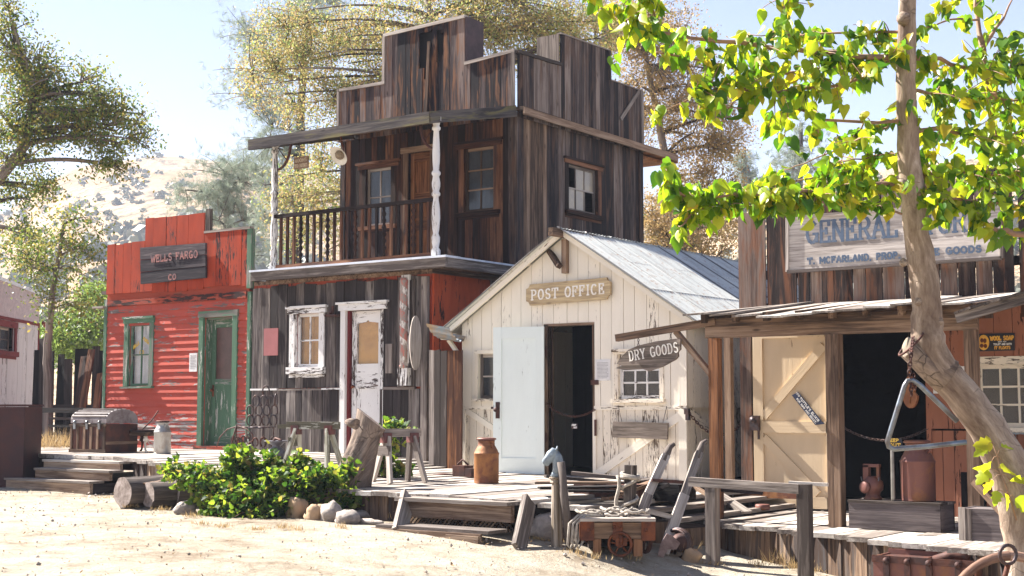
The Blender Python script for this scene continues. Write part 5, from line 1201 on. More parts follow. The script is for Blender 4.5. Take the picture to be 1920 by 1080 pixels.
    m.beam(a0-Vector((0, -.05, .05)), a1-Vector((0, -.05, .05)), .05, .09); T.part('side_porch_roof', m, M['grey'])
    for u, v, mt, w in ((1341, 976, 'orange', .105), (1566, 986, 'warm', .13), (1824, 1000, 'warm', .11)):
        if u == 1824: p = Vector((at(1824, 800, Y=Yb).x, Yb+.03, ZD))
        else: p = on_deck(u, v); p.y = Yb+.03; p.x = at(u, v-100, Y=Yb).x
        m = MB(); m.box(p.x-w/2, p.x+w/2, p.y-w/2, p.y+w/2, ZD, zb0-.002, 2); T.part('porch_post', m, M[mt])
    p = at(1368, 800, Y=Yf-.4); m = MB(); m.box(p.x-.04, p.x+.04, Yf-.44, Yf-.36, ZD, zb0+.1, 2); T.part('porch_post', m, M['warm'])
    # arm and brace
    A = at(1156, 634, Y=Yb-.10); B = at(1318, 607, Y=Yb+.02); m = MB(); m.beam(A, B+Vector((.15, 0, .02)), .07, .075); m.beam(at(1268, 622, Y=Yb+.03), at(1343, 714, Y=Yb+.03), .05, .07, up=(0, -1, 0)); T.part('sign_arm', m, M['warm'])
    S = Thing('hanging_plank_sign', 'ragged grey driftwood plank with carved letters hung from the porch arm', 'sign', at(1215, 665, Y=Yb-.06)); Yg = Yb-.06
    q = px(Yg, [(1154, 690), (1170, 694), (1205, 692), (1216, 696), (1240, 688), (1266, 674), (1271, 668), (1270, 660), (1275, 655), (1275, 636), (1268, 635), (1230, 640), (1196, 648), (1178, 656), (1166, 668), (1156, 682), (1166, 686)])
    m = MB(); m.prism([(x, Yg, z) for x, z in q], (0, .035, 0), grain='x'); S.part('board', m, M['drift'])
    m = MB(); a = at(1181, 678, Y=Yg-.001); b = at(1272, 661, Y=Yg-.001); dx = (b-a).normalized(); letters(m, 'DRY GOODS', a, dx, Vector((-dx.z, 0, dx.x)), (b-a).length, .115, th=.12, dep=.002, gapf=.35); S.part('lettering', m, M['clet'])
    m = MB()
    for u, v0, v1 in ((1197, 649, 631), (1258, 637, 622)): chain_mb(m, [at(u, v0, Y=Yg+.017), at(u, v1, Y=Yg+.017)], .03, .0035)
    S.part('chain', m, M['iron'])
    # doorway chain, keep-out letters, fiddle, notice
    a = P(dm+.0, 1.35, .02); b = P(dr, 1.35, .02); C = Thing('store_doorway_chain', 'thin dark chain sagging across the black store doorway', 'chain', a); m = MB(); chain_mb(m, sagpts(a, b, .14), .045, .005); C.part('links', m, M['iron'])
    c = at(1676, 830, Y=14.96); K = Thing('gold_tag', 'tiny black tag with gold letters on the store doorway chain', 'sign', c); m = MB(); m.box(c.x-.09, c.x+.09, 14.965, 14.972, c.z-.05, c.z+.05); K.part('plate', m, M['blackp'])
    m = MB(); letters(m, 'KEEP', (c.x-.08, 14.964, c.z+.005), (1, 0, 0), (0, 0, 1), .13, .04, th=.2, serif=False, dep=.001); letters(m, 'OUT', (c.x-.05, 14.964, c.z-.045), (1, 0, 0), (0, 0, 1), .12, .04, th=.2, serif=False, dep=.001); K.part('lettering', m, M['glet'])
    a = at(1706, 735, Y=14.6); F = Thing('fiddle', 'amber fiddle hanging by its neck inside the store doorway', 'fiddle', a)
    n = 26; pts = []
    for i in range(n):
        t = 2*math.pi*i/n; r = 1-.24*math.exp(-((math.cos(t)-0)**2)/.05) if False else 1
        z = .17*math.sin(t); xw = .085 if z < 0 else .068; k = 1-.38*math.exp(-((z-.01)/.035)**2); pts.append((a.x+xw*math.cos(t)*k+.0, a.y, a.z+z))
    m = MB(); m.prism(pts, (0, .05, 0), grain='z'); F.part('body', m, M['fiddle'])
    m = MB(); m.tube([a+Vector((0, .0, .12)), a+Vector((0, -.01, .3)), a+Vector((-.005, 0, .37)), a+Vector((.01, .03, .40))], [.016, .013, .014, .012], 8); m.beam(a+Vector((0, -.012, -.12)), a+Vector((0, -.012, .15)), .02, .01); F.part('neck', m, M['fiddle'])
    m = MB(); m.tube([a+Vector((0, .0, .38)), Vector((a.x, a.y, dt))], .003, 4); F.part('cord', m, M['iron'])
    p = fx(1752, 738, Yf); q2 = fx(1778, 705, Yf); m = MB(); pb(m, P, p[0], q2[0]+.2, p[1], q2[1]+.1, .028, .034); solo('store_notice', m, M['paper'], 'white paper notice on the red store wall behind the leaning trunk', 'notice', P(p[0], p[1], .03))
    return zb0
ZPB = store()

# ------------------------------------------------------------------ pale shed and board fence at the far left
def left_side():
    pc = at(66, 760, D=30.0); k = at(900, 767, D=30); dv = Vector((k.x-0, k.y-0, 0)).normalized()
    # wall runs from the corner towards the street along -dv
    O = Vector((pc.x, pc.y, 0)); wdir = -dv; nn = Vector((dv.y, -dv.x, 0))
    P = lambda a, z, o: O+wdir*a+nn*o+Vector((0, 0, z))
    zt = at(66, 548, D=30).z; zj = at(66, 608, D=30).z; zb = .5
    T = Thing('white_shed', 'whitewashed shed with maroon trim and a small window cut by the picture edge', 'shed', (O.x, O.y, zb))
    def pl(u, v):
        d = FV + RV*((u-960)/FPX) - UV*((v-540)/FPX); t = (O-EYE).dot(nn)/d.dot(nn); q = EYE+d*t; return ((q-O).dot(wdir), q.z)
    w0 = pl(24, 616); w1 = pl(-20, 668); hz = pl(24, 660)
    h = (w0[0], w0[0]+1.5, hz[1], w0[1])
    m = MB(); vboards(m, P, 0, 5, zb-.1, zj, [h], bw=.26, gap=.01, zj=.0); T.part('wall_boards', m, M['shed'])
    m = MB(); sl = .045; quadb(m, P, [(0, zj+.03), (5, zj+.03), (5, zt+.15), (0, zt-.03)], .0, .03); T.part('fascia_panel', m, M['stucco'])
    m = MB(); quadb(m, P, [(-.1, zt-.05), (5, zt+.13), (5, zt+.2), (-.1, zt+.02)], -.1, .06); T.part('roof_edge', m, M['tinw'])
    m = MB(); pb(m, P, -.03, .05, zb, zj, -.03, .04); pb(m, P, 0, 5, zj-.03, zj+.03, .0, .05); m.beam(P(-.05, zj+.05, .1), P(-.25, zj-.02, .1), .06, .06); T.part('trim', m, M['maroon'])
    window(T, P, *h, 'maroon', 'greyl', 3, 2, cas=.13, sill=.1, glass='glassd', curtain='curtg', cd=.05, depth=.1)
    m = MB(); b = P(0, 0, -3.5); a = P(5, 0, -3.5); c = P(0, 0, 0); d = P(5, 0, 0)
    for q, r_ in ((b, c), (a, d), (a, b)): m.beam(Vector((q.x, q.y, (zb+zt)/2)), Vector((r_.x, r_.y, (zb+zt)/2)), .04, zt-zb-.1)
    m.prism([Vector((q.x, q.y, zt-.08)) for q in (a, b, c, d)], (0, 0, .04)); T.part('back_walls', m, M['shed'])
    p = P(.95, .95, .1); m = MB(); m.beam(P(.95, zb, .3), P(1.0, 1.55, .08), .34, .03, up=tuple(nn)); solo('leaning_slab', m, M['dark'], 'dark round-topped board leaning on the white shed wall', 'board', P(.95, zb, .3))
    # board fence behind
    T = Thing('old_board_fence', 'dark ragged board fence between the white shed and the red office', 'fence', at(130, 800, Y=16.2))
    Y = 16.2; xa = at(62, 700, Y=Y).x; xb = at(203, 700, Y=Y).x; x = xa; m = MB(); k = 0
    tops = [(62, 652), (78, 640), (95, 655), (108, 660), (118, 690), (127, 662), (150, 660), (160, 649), (170, 654), (182, 660), (205, 662)]
    while x < xb:
        w = R.uniform(.12, .22); u = 62+(x-xa)/(xb-xa)*143; vt = interp(u, [t[0] for t in tops], [t[1] for t in tops])+R.uniform(-8, 8); zt_ = at(u, vt, Y=Y).z
        m.beam((x+w/2+R.uniform(-.03, .03), Y+R.uniform(-.03, .03), .45), (x+w/2+R.uniform(-.06, .06), Y+R.uniform(-.05, .05), zt_), w, .025, up=(0, -1, 0)); x += w+R.choice((.005, .01, .02, .06)); k += 1
    T.part('boards', m, M['dark'])  # near-black wood puts the shade on the fence into its colour
    m = MB(); m.box(xa, xb, Y-.08, Y-.03, 1.55, 1.63, 0); m.box(xa, xb, Y-.08, Y-.03, .95, 1.04, 0); T.part('rail', m, M['dark'])
    for i, (u, v, du) in enumerate(((158, 668, 6), (172, 655, -2), (188, 700, 12))):
        a = at(u, v, Y=15.75); m = MB(); m.beam((a.x+du*.012, 15.5, .94), a, .16, .03, up=(0, -1, 0)); solo('loose_plank', m, M['brown'], ('short grey plank propped against the dark fence', 'tallest brown plank propped against the dark fence by the red office', 'slanting reddish plank nearest the red office corner')[i], 'plank', (a.x, 15.5, .94), 'planks propped against the old fence')
    # low rail and dry brush
    Y = 14.3; p = at(45, 768, Y=Y); q = at(150, 768, Y=Y); T = Thing('low_rail_fence', 'low dark rail fence with slats behind the domed chest', 'fence', (p.x, Y, .94)); m = MB(); m.box(p.x, q.x+.3, Y, Y+.07, p.z-.05, p.z+.03, 0)
    for k in range(4): m.box(at(88, 800, Y=Y).x, q.x+.3, Y+.02, Y+.05, 1.02+k*.12, 1.06+k*.12, 0)
    for x in (p.x+.1, q.x-.4, q.x+.2): m.box(x, x+.08, Y+.05, Y+.12, .94, p.z, 2)
    T.part('rails', m, M['dark'])
    # rusty steel box
    g = on_ground(20, 914); a = at(42, 914, Z=g.z); m = MB(); zt_ = at(42, 760, D=(Vector((a.x, a.y, 0))-EYE).dot(FV)).z
    B = Thing('rusty_steel_box', 'tall plain dark maroon steel box at the left edge of the yard', 'box', (a.x-.6, a.y+.4, g.z))
    c = Vector((a.x, a.y, 0)); ux = -RV; uy = Vector((-math.sin(YAW), math.cos(YAW), 0)); m.obox(c+ux*.6+uy*.35+Vector((0, 0, (g.z+zt_)/2-.02)), ux, uy, Vector((0, 0, 1)), 1.2, .7, zt_-g.z+.0)
    B.part('body', m, M['boxrust']); m = MB(); m.obox(c+ux*.6+uy*.35+Vector((0, 0, zt_)), ux, uy, Vector((0, 0, 1)), 1.23, .73, .025); B.part('lid', m, M['boxrust'])
M['stucco'] = plain('pinkish_stucco', (.50, .43, .44), (.40, .34, .36), rough=.95, scale=14, bst=.8)
left_side()
# ------------------------------------------------------------------ props
def milk_can(p, H, rr, mat, label, capm=None, dent=True, lid=True, group='milk cans on the boardwalk'):
    T = Thing('milk_can', label, 'milk can', p, group); m = MB(); h = H
    prof = [(rr*.96, 0), (rr, .01), (rr*1.0, h*.02), (rr*.985, h*.035), (rr, h*.05), (rr, h*.62), (rr*1.03, h*.635), (rr*1.03, h*.655), (rr*.97, h*.67), (rr*.9, h*.72), (rr*.74, h*.80), (rr*.68, h*.82), (rr*.66, h*.90), (rr*.69, h*.915), (rr*.69, h*.93), (rr*.5, h*.93)]
    m.lathe(prof, p, 24); T.part('body', m, mat)
    if lid:
        m = MB(); m.lathe([(rr*.55, h*.925), (rr*.78, h*.945), (rr*.80, h*.965), (rr*.74, h*.985), (rr*.6, h*.99), (rr*.55, h*.975), (rr*.2, h*.97), (.0, h*.975)], p, 24); T.part('lid', m, capm or mat)
    for a in (-.4, math.pi-.4):
        d = Vector((math.cos(a), math.sin(a), 0)); m = MB(); z = h*.78
        m.tube([p+d*rr*.70+Vector((0, 0, z-.01)), p+d*rr*.95+Vector((0, 0, z+.02)), p+d*rr*.98+Vector((0, 0, z+h*.09)), p+d*rr*.62+Vector((0, 0, z+h*.09))], h*.016, 6); T.part('handle', m, mat)
    return T
def props():
    # domed trunk
    a = on_deck(131, 848); b = on_deck(203, 852); b.y = a.y; z = .94; W = b.x-a.x; Dp = .55; h = at(131, 795, Y=a.y).z-z; x0, x1 = a.x, b.x+.12; y0 = a.y
    T = Thing('domed_trunk', 'old dark travelling trunk with domed slatted lid on the boardwalk', 'trunk', ((x0+x1)/2, y0+.3, z)); m = MB(); x1 = x0+.78
    m.box(x0, x1, y0, y0+Dp, z+.01, z+h, 0); T.part('body', m, M['rustd']); n = 12
    m = MB(); dome = [(y0+Dp/2-Dp/2*math.cos(math.pi*i/n), z+h+.07+.14*math.sin(math.pi*i/n)) for i in range(n+1)]
    m.prism([(x0, yy, zz) for yy, zz in [(y0, z+h+.012)]+dome+[(y0+Dp, z+h+.012)]], (x1-x0, 0, 0)); T.part('lid', m, M['trunklid'])
    m = MB()
    for k in range(6):
        x = lerp(x0+.03, x1-.03, k/5); m.box(x-.022, x+.022, y0-.014, y0, z+.02, z+h-.03, 2)
    m.box(x0-.01, x1+.01, y0-.018, y0, z+h-.035, z+h+.0, 0); m.box(x0-.01, x1+.01, y0-.016, y0, z+.0, z+.05, 0); m.box(x1, x1+.012, y0, y0+Dp, z+h*.3, z+h*.3+.04, 1)
    T.part('slat', m, M['warm']); m = MB()
    for i in range(1, n):
        yy, zz = dome[i]; m.box(x0+.02, x1-.02, yy-.012, yy+.012, zz-.004, zz+.012, 0)
    T.part('lid_slat', m, M['greyl']); m = MB()
    for x in (x0+.12, (x0+x1)/2, x1-.12): m.box(x-.025, x+.025, y0-.03, y0-.016, z+h-.07, z+h+.05); m.lathe([(0, 0), (.02, 0), (.02, .01), (0, .015)], (x, y0-.03, z+h+.03), 8, (0, -1, 0))
    T.part('latch', m, M['steel'])
    # stove-leg table with griddle
    p = on_deck(268, 848); T = Thing('low_side_table', 'low wooden table on curved iron legs beside the domed trunk', 'table', p); zt = at(268, 810, Y=p.y).z; hx = .27
    m = MB(); m.box(p.x-hx, p.x+hx, p.y-.2, p.y+.22, zt-.05, zt, 0); T.part('table_top', m, M['warm'])
    for sx in (-1, 1):
        for sy in (-1, 1):
            m = MB(); q = Vector((p.x+sx*(hx-.05), p.y+.01+sy*.16, 0)); m.tube([q+Vector((0, 0, zt-.05)), q+Vector((sx*.03, 0, zt-.12)), q+Vector((0, 0, (zt+p.z)/2)), q+Vector((sx*.01, 0, p.z+.04)), q+Vector((sx*.045, 0, p.z))], [.026, .03, .018, .014, .02], 8); T.part('leg', m, M['creamw'] if sy < 0 else M['rustd'])
    c = Vector((p.x+.02, p.y, zt)); T = Thing('iron_griddle', 'black iron pan with an upright handle on the low side table', 'pan', c); m = MB(); m.lathe([(.0, .0), (.20, 0), (.215, .035), (.20, .035), (.19, .012), (0, .012)], c, 22); T.part('pan', m, M['iron'])
    m = MB(); m.tube([c+Vector((-.05, 0, .03)), c+Vector((.12, .02, .16)), c+Vector((.24, .04, .30))], .009, 6); T.part('handle', m, M['rustd'])
    milk_can(on_deck(304, 851), .46, .115, M['galv'], 'grey galvanised milk can beside the red siding and low table', M['rustd'])
    # horseshoe chair
    p = on_deck(480, 856); T = Thing('horseshoe_chair', 'tall lacy chair welded from old horseshoes by the green corner trim', 'chair', p); zs = p.z+.40; sc = .80/110
    def shoe(mb, c, nrm, r=.062, rot=0, sx=.75):
        up = Vector((0, 0, 1)); n_ = Vector(nrm).normalized(); x = up.cross(n_).normalized()
        pts = [c+(x*math.cos(t)*r*sx+up*math.sin(t)*r*1.15) for t in [math.radians(-60+rot+300*i/12) for i in range(13)]]; mb.tube(pts, .0085, 5, flat=1.3)
    ux = Vector((.92, .39, 0)).normalized(); uy = Vector((-ux.y, ux.x, 0))
    m = MB(); bk = p+uy*.17
    for r_, (zz, xs) in enumerate(((.47, (-.17, -.06, .05, .16)), (.60, (-.18, -.06, .05, .16)), (.73, (-.11, .0, .11)), (.86, (.02,)))):
        for x in xs: shoe(m, bk+ux*x+uy*(zz-.4)*.18+Vector((0, 0, zz)), uy, .064)
    shoe(m, bk+ux*.21-uy*.02+Vector((0, 0, .74)), ux, .075, sx=.5); T.part('backrest', m, M['iron'])
    m = MB()
    for i in range(4):
        for j in range(3): c = p+ux*(-.17+.11*i)+uy*(-.17+.14*j)+Vector((0, 0, .385)); m.ring(c, (0, 0, 1), .06, .009, 12, 5)
    m.tube([p+ux*a+uy*b+Vector((0, 0, .38)) for a, b in ((-.22, -.22), (.2, -.22), (.2, .17), (-.22, .17), (-.22, -.22))], .01, 5); T.part('seat', m, M['iron'])
    for a, b in ((-.2, -.2), (.18, -.2), (.18, .15), (-.2, .15)):
        m = MB()
        for k in range(3): shoe(m, p+ux*a+uy*b+Vector((0, 0, .065+k*.125)), uy if k % 2 else (ux+uy*.4), .058)
        T.part('leg', m, M['rustd'])
    m = MB()
    for k in range(4): shoe(m, p+ux*(-.15+.11*k)-uy*.2+Vector((0, 0, .19)), uy, .05)
    T.part('stretcher', m, M['rustd'])
    # ring ornament left of it
    q = on_deck(432, 858); T = Thing('wrought_wheel_hoop', 'bent iron hoop with small horseshoes standing before the green door', 'ornament', q); c = at(440, 822, Y=q.y); m = MB()
    m.tube([at(u, v, Y=q.y) for u, v in ((406, 838), (412, 820), (426, 805), (446, 799), (462, 804), (474, 815), (474, 826), (460, 834), (440, 839), (434, 845))]+[Vector((q.x, q.y, q.z))], .008, 6); m.tube([at(444, 796, Y=q.y), at(437, 820, Y=q.y), Vector((q.x-.02, q.y, q.z))], .010, 6); T.part('hoop', m, M['rustd'])
    m = MB()
    for u, v in ((437, 826), (447, 829), (456, 826), (466, 823)): shoe(m, at(u, v, Y=q.y+.02), (0, 1, 0), .05)
    T.part('horseshoes', m, M['iron'])
    # spittoon
    p = on_deck(518, 862); m = MB(); T = Thing('spittoon', 'grey flared spittoon between horseshoe chair and pale sawhorse', 'spittoon', p); m.lathe([(.07, 0), (.11, .02), (.125, .07), (.11, .12), (.055, .16), (.055, .18), (.10, .215), (.16, .235), (.16, .242), (.10, .225), (.04, .19)], p, 20); T.part('body', m, M['galvd'])
    m = MB(); m.tube([p+Vector((-.06, 0, .22)), p+Vector((-.02, 0, .27)), p+Vector((.05, .02, .25)), p+Vector((.08, 0, .22))], .018, 6); T.part('rag', m, M['rustd'])
    # sawhorses
    def sawhorse(p, L, H, mt, mt2, label, ang=0.0):
        T = Thing('sawhorse', label, 'sawhorse', p, 'sawhorses on the boardwalk'); ux = Vector((math.cos(ang), math.sin(ang), 0)); uy = Vector((-ux.y, ux.x, 0)); up = Vector((0, 0, 1))
        m = MB(); m.beam(p-ux*L/2+up*(H-.045), p+ux*L/2+up*(H-.045), .05, .09); m.beam(p-ux*(L/2+.12)+up*(H-.06), p-ux*(L/2-.15)+up*(H-.052), .04, .05); T.part('beam', m, mt)
        for sx in (-1, 1):
            for sy in (-1, 1):
                m = MB(); m.beam(p+ux*sx*(L*.30)+uy*sy*.03+up*(H-.09), p+ux*sx*(L*.42)+uy*sy*.19, .035, .075, up=tuple(uy)); T.part('leg', m, mt)
            m = MB(); m.obox(p+ux*sx*(L*.32)+up*(H-.10), ux, uy, up, .10, .11, .11); T.part('bracket', m, M['redbr'])
        m = MB(); c = p-ux*L*.36+up*(H-.24); m.beam(c-uy*.12, c+uy*.12, .03, .11); T.part('brace', m, mt)
    p = on_deck(586, 878); sawhorse(p, .72, .56, M['pgrey'], None, 'pale mossy sawhorse with red brackets left of the leaning stump', .25)
    p = on_deck(748, 905); sawhorse(p, .55, .60, M['greyl'], None, 'grey sawhorse with rusty bracket right of the leaning stump', 1.25)
    # ochre can
    milk_can(on_deck(912, 906), .52, .142, M['orcan'], 'ochre rusted milk can standing left of the pale blue door', M['rustcan'])
    # leaning stump
    B = on_ground(640, 965); Tp = Vector((0, 0, 0)); dpt = (B-EYE).dot(FV); q = at(697, 786, D=dpt+.25); m = MB(); n = 44; V = []; G = []; rg = random.Random(3)
    axd = (q-B); Ls = 14; s_ = RV; fwd = Vector((-math.sin(YAW), math.cos(YAW), 0))
    rj = [1+.05*math.sin(9*2*math.pi*k/n+1)+.04*math.sin(17*2*math.pi*k/n)+rg.uniform(-.05, .05) for k in range(n)]
    for j in range(Ls+1):
        t = j/Ls; c = B.lerp(q, t); r = lerp(.235, .152, min(1, t*1.3))*(1+.25*max(0, .2-t))
        for k in range(n):
            a = 2*math.pi*k/n; rr2 = r*(rj[k] if t < .82 else 1.0)*(1+.03*math.sin(5*a+t*4)+rg.uniform(-.012, .012))
            o = RV*math.cos(a)*rr2+fwd*math.sin(a)*rr2; cut = 0
            if t > .8: cut = -(math.cos(a)*.12)*(t-.8)/.2*1.0
            V.append(c+o+Vector((0, 0, cut+(.0)))); G.append((t*axd.length*1.0, a*r, rr2*.5))
    F = [(j*n+k, j*n+(k+1) % n, (j+1)*n+(k+1) % n, (j+1)*n+k) for j in range(Ls) for k in range(n)]
    m.add(V, F, G, .45, 0, True); T = Thing('leaning_stump', 'thick split stump leaning right above the green shrub', 'stump', B); T.part('trunk', m, M['stump'])
    m = MB(); top = V[Ls*n:]; cc = sum((Vector(x) for x in top), Vector())/n; m.add(list(top)+[cc+Vector((0, 0, .01))], [(k, (k+1) % n, n) for k in range(n)], None, .5); T.part('cut_face', m, M['cut'])
    m = MB(); kk = at(655, 792, D=dpt-.12); m.tube([kk+Vector((.1, 0, -.02)), kk, kk-Vector((.05, 0, -.01))], [.06, .045, .02], 8); kk = at(672, 796, D=dpt-.2); m.tube([kk, kk+Vector((.06, 0, -.06))], .006, 4); T.part('knot', m, M['stump'])
    # rake
    p = on_ground(610, 958); p.y -= .12; T = Thing('garden_rake', 'iron garden rake leaning tines-down against the stump beside the shrub', 'rake', p); dp = (p-EYE).dot(FV); a = at(600, 945, D=dp-.02); b = at(649, 850, D=dp+.35); m = MB(); m.tube([a, b], .013, 7); T.part('handle', m, M['greyl'])
    m = MB(); c = at(618, 935, D=dp+.02); r1 = at(594, 930, D=dp); r2 = at(642, 946, D=dp); m.tube([r1, r2], .007, 5); m.tube([r1+Vector((0, 0, .04)), r2+Vector((0, 0, .04))], .005, 5)
    for i in range(13): t = r1.lerp(r2, i/12); m.tube([t+Vector((0, 0, .05)), t, t+Vector((-.03, -.05, -.13))], .0045, 4)
    T.part('tines', m, M['rustd'])
    # logs
    logs = [((222, 933), .165, .85, 'left grey log end of the pile below the low timber steps'), ((270, 934), .14, 1.0, 'pale-ended middle log of the pile beside the shrub'), ((318, 932), .155, 1.1, 'rightmost thick log of the pile touching the shrub')]
    for i, ((u, v), r, L, lab) in enumerate(logs):
        g = on_ground(u, v+19); c = Vector((g.x, g.y+.05, g.z+r)); d = Vector((.10+.1*i, .97, 0)); m = MB(); rg = random.Random(i); V = []; G = []; n = 18
        rj = [rg.uniform(.93, 1.07) for _ in range(n)]; d.normalize(); sd = Vector((d.y, -d.x, 0)); up = Vector((0, 0, 1))
        for j in range(9):
            for k in range(n):
                a = 2*math.pi*k/n; rr2 = r*rj[k]*rg.uniform(.97, 1.03); V.append(c+d*(L*j/8)+sd*math.cos(a)*rr2+up*math.sin(a)*rr2); G.append((L*j/8, a*r, 0))
        m.add(V, [(j*n+k, j*n+(k+1) % n, (j+1)*n+(k+1) % n, (j+1)*n+k) for j in range(8) for k in range(n)], G, .4, 0, True); T = Thing('log', lab, 'log', c-up*r, 'logs piled below the boardwalk'); T.part('bark', m, M['bark'])
        m = MB(); m.add(V[:n]+[c-d*.004], [((k+1) % n, k, n) for k in range(n)], None, .5); m.add(V[-n:]+[c+d*(L+.004)], [(k, (k+1) % n, n) for k in range(n)], None, .5); T.part('cut_end', m, M['ring'])
    g = on_ground(300, 925); m = MB(); m.beam(at(270, 912, D=15.6), at(330, 893, D=16.3), .22, .07); solo('split_timber', m, M['warm'], 'short split timber lying on top of the log pile', 'timber', at(270, 912, D=15.6))
    # rocks
    def rock(p, rx, ry, rz, mt, lab, seed, name='rock'):
        rg = random.Random(seed); m = MB(); V = []; n, k = 16, 11; ph = [rg.uniform(0, 6.3) for _ in range(6)]
        for j in range(k+1):
            t = math.pi*j/k
            for i in range(n):
                a = 2*math.pi*i/n; x, y, z_ = math.sin(t)*math.cos(a), math.sin(t)*math.sin(a), math.cos(t)
                s = 1+.13*math.sin(3*x+ph[0])+.12*math.sin(4*y+ph[1])+.1*math.sin(5*z_+ph[2]+2*x)+rg.uniform(-.055, .055)+.09*math.sin(7*x+ph[3])*math.sin(6*y+ph[4]); V.append((p.x+rx*x*s, p.y+ry*y*s, p.z+rz*.55+rz*z_*s))
        m.add(V, [(j*n+i, (j+1)*n+i, (j+1)*n+(i+1) % n, j*n+(i+1) % n) for j in range(k) for i in range(n)], None, rg.random(), 0, True); solo(name, m, M[mt], lab, 'rock', (p.x, p.y, p.z), 'rocks round the shrub and steps')
    rocks = [(555, 972, .11, .10, .15, 'stonet', 'tall tan rock standing in front of the dark shrub leaves'), (592, 976, .12, .1, .10, 'stonet', 'brown rock half under the shrub right of the tall tan rock'), (618, 979, .125, .11, .13, 'stone', 'round pale rock in front of the rake'), (648, 984, .13, .1, .10, 'stone', 'grey angular rock right of the round pale rock'), (672, 972, .11, .09, .06, 'stone', 'flat grey rock between shrub and step box'), (684, 962, .10, .09, .09, 'stone', 'grey rock leaning by the stump foot'), (712, 965, .07, .06, .06, 'stonet', 'small tan rock in the dry weeds left of the step box'), (695, 985, .14, .08, .045, 'stone', 'long low rock nearest the shaded sand by the step box'), (345, 962, .15, .12, .07, 'stone', 'white rock at the left foot of the shrub'), (362, 935, .12, .1, .10, 'stone', 'pale boulder between the logs and the shrub'), (255, 918, .10, .09, .09, 'stone', 'round boulder peeping above the log pile'), (1015, 1008, .22, .14, .13, 'stone', 'large white boulder behind the horse-head post'), (1065, 1000, .13, .12, .09, 'stone', 'smaller white rock right of the horse-head post'), (1300, 1052, .09, .07, .08, 'stonet', 'brown rock leaning by the hand truck wheel')]
    for i, (u, v, a, b, c, mt, lab) in enumerate(rocks): rock(on_ground(u, v), a, b, c, mt, lab, 20+i)
    # horse-head hitching post
    p = on_ground(1044, 1021); dp = (p-EYE).dot(FV); zt = at(1044, 895, D=dp).z; H = zt-p.z
    T = Thing('hitching_post', 'fluted wooden post topped by a grey cast horse head', 'hitching post', p); m = MB(); n = 16; prof = [(.05, -.05), (.055, .0), (.052, H*.3), (.048, H*.9), (.062, H*.92), (.055, H*.96), (.07, H*.985), (.07, H*1.0)]
    m.lathe(prof, p, 8, smooth=False); T.part('post', m, M['postw'])
    m = MB(); b = Vector((p.x, p.y, zt)); L = -RV  # faces left
    def q(a, h): return b+L*a*.98+Vector((0, 0, h*1.08))
    m.lathe([(.045, 0), (.06, .015), (.045, .03), (.05, .04)], b, 12)
    neck = [q(-.015, .03), q(-.02, .07), q(-.015, .12), q(-.0, .165), q(.02, .20)]; m.tube(neck, [.056, .052, .052, .052, .042], 12)
    head = [q(-.01, .195), q(.02, .20), q(.05, .175), q(.085, .14), (q(.108, .115)), q(.118, .105)]; m.tube(head, [.036, .056, .054, .041, .037, .022], 12)
    m.v = [tuple(Vector(x)-fwd*((Vector(x)-b).dot(fwd)*.40)) for x in m.v]
    for s in (-1, 1): m.tube([q(.0, .225)+fwd*s*.018, q(-.008, .262)+fwd*s*.022], [.013, .002], 6); m.lathe([(0, 0), (.008, 0), (.006, .005), (0, .007)], q(.048, .19)+fwd*s*.028, 8, fwd*s)
    T.part('horse_head', m, M['zinc'])
    m = MB()
    for i in range(7): t = i/6; c = q(lerp(.005, -.058, t**.7), lerp(.24, .05, t)); m.tube([c, c+Vector((0, 0, -.035))-L*.012], [.015, .004], 6)
    T.part('mane', m, M['zinc'])
    # leaning pole and roped post
    dp = 12.9; p = at(1069, 1012, D=dp); p.z = gz(p.x); m = MB(); m.tube([at(1068, 1025, D=dp), at(1059, 940, D=dp+.02), at(1052, 866, D=dp+.05)], [.036, .038, .036], 10); solo('round_pole', m, M['greyl'], 'plain round grey pole leaning just right of the horse-head post', 'pole', p)
    p = on_ground(1176, 1020); p = Vector((at(1178, 960, Y=11.45).x, 11.45, 0)); p.z = gz(p.x); T = Thing('roped_post', 'square grey post wrapped in thick old rope behind the cart', 'post', p); zt = at(1181, 872, Y=p.y).z; m = MB(); m.beam(p-Vector((0, 0, .1)), Vector((p.x+.03, p.y, zt)), .085, .085, up=(0, -1, 0)); T.part('post', m, M['grey'])
    z0 = at(1180, 965, Y=p.y).z; z1 = at(1181, 897, Y=p.y).z; m = MB(); pts = []
    for i in range(40):
        t = i/39; a = t*13; pts.append(Vector((p.x+.02+.068*math.cos(a), p.y+.068*math.sin(a), lerp(z0, z1, t**1.2))))
    m.tube(pts, .017, 6); m.tube([Vector((p.x-.07+.02*math.sin(i), p.y-.07, lerp(z1+.03, z0-.12, i/9))) for i in range(10)], .018, 6); m.ring((p.x+.02, p.y, z1), (0, .2, 1), .085, .02, 14, 6); m.ring((p.x+.02, p.y, z1+.03), (.2, 0, 1), .08, .018, 14, 6); T.part('rope', m, M['rope'])
    # four-wheeled cart
    g = on_ground(1150, 1043); dp = (g-EYE).dot(FV); K = lambda u, v, d=0: at(u, v, D=dp+d); ux = RV; uy = fwd; up = Vector((0, 0, 1)); cz = g.z
    L0 = K(1092, 975); L1 = K(1224, 980); W = (L1-L0).dot(RV); c = (L0+L1)/2; T = Thing('flat_cart', 'small low freight cart with grey planks, orange iron corners and spoked wheels', 'cart', Vector((c.x, c.y, cz)))
    zt = K(1150, 975).z; zbm = K(1150, 1011).z; dep = .40; o = Vector((c.x, c.y, 0))
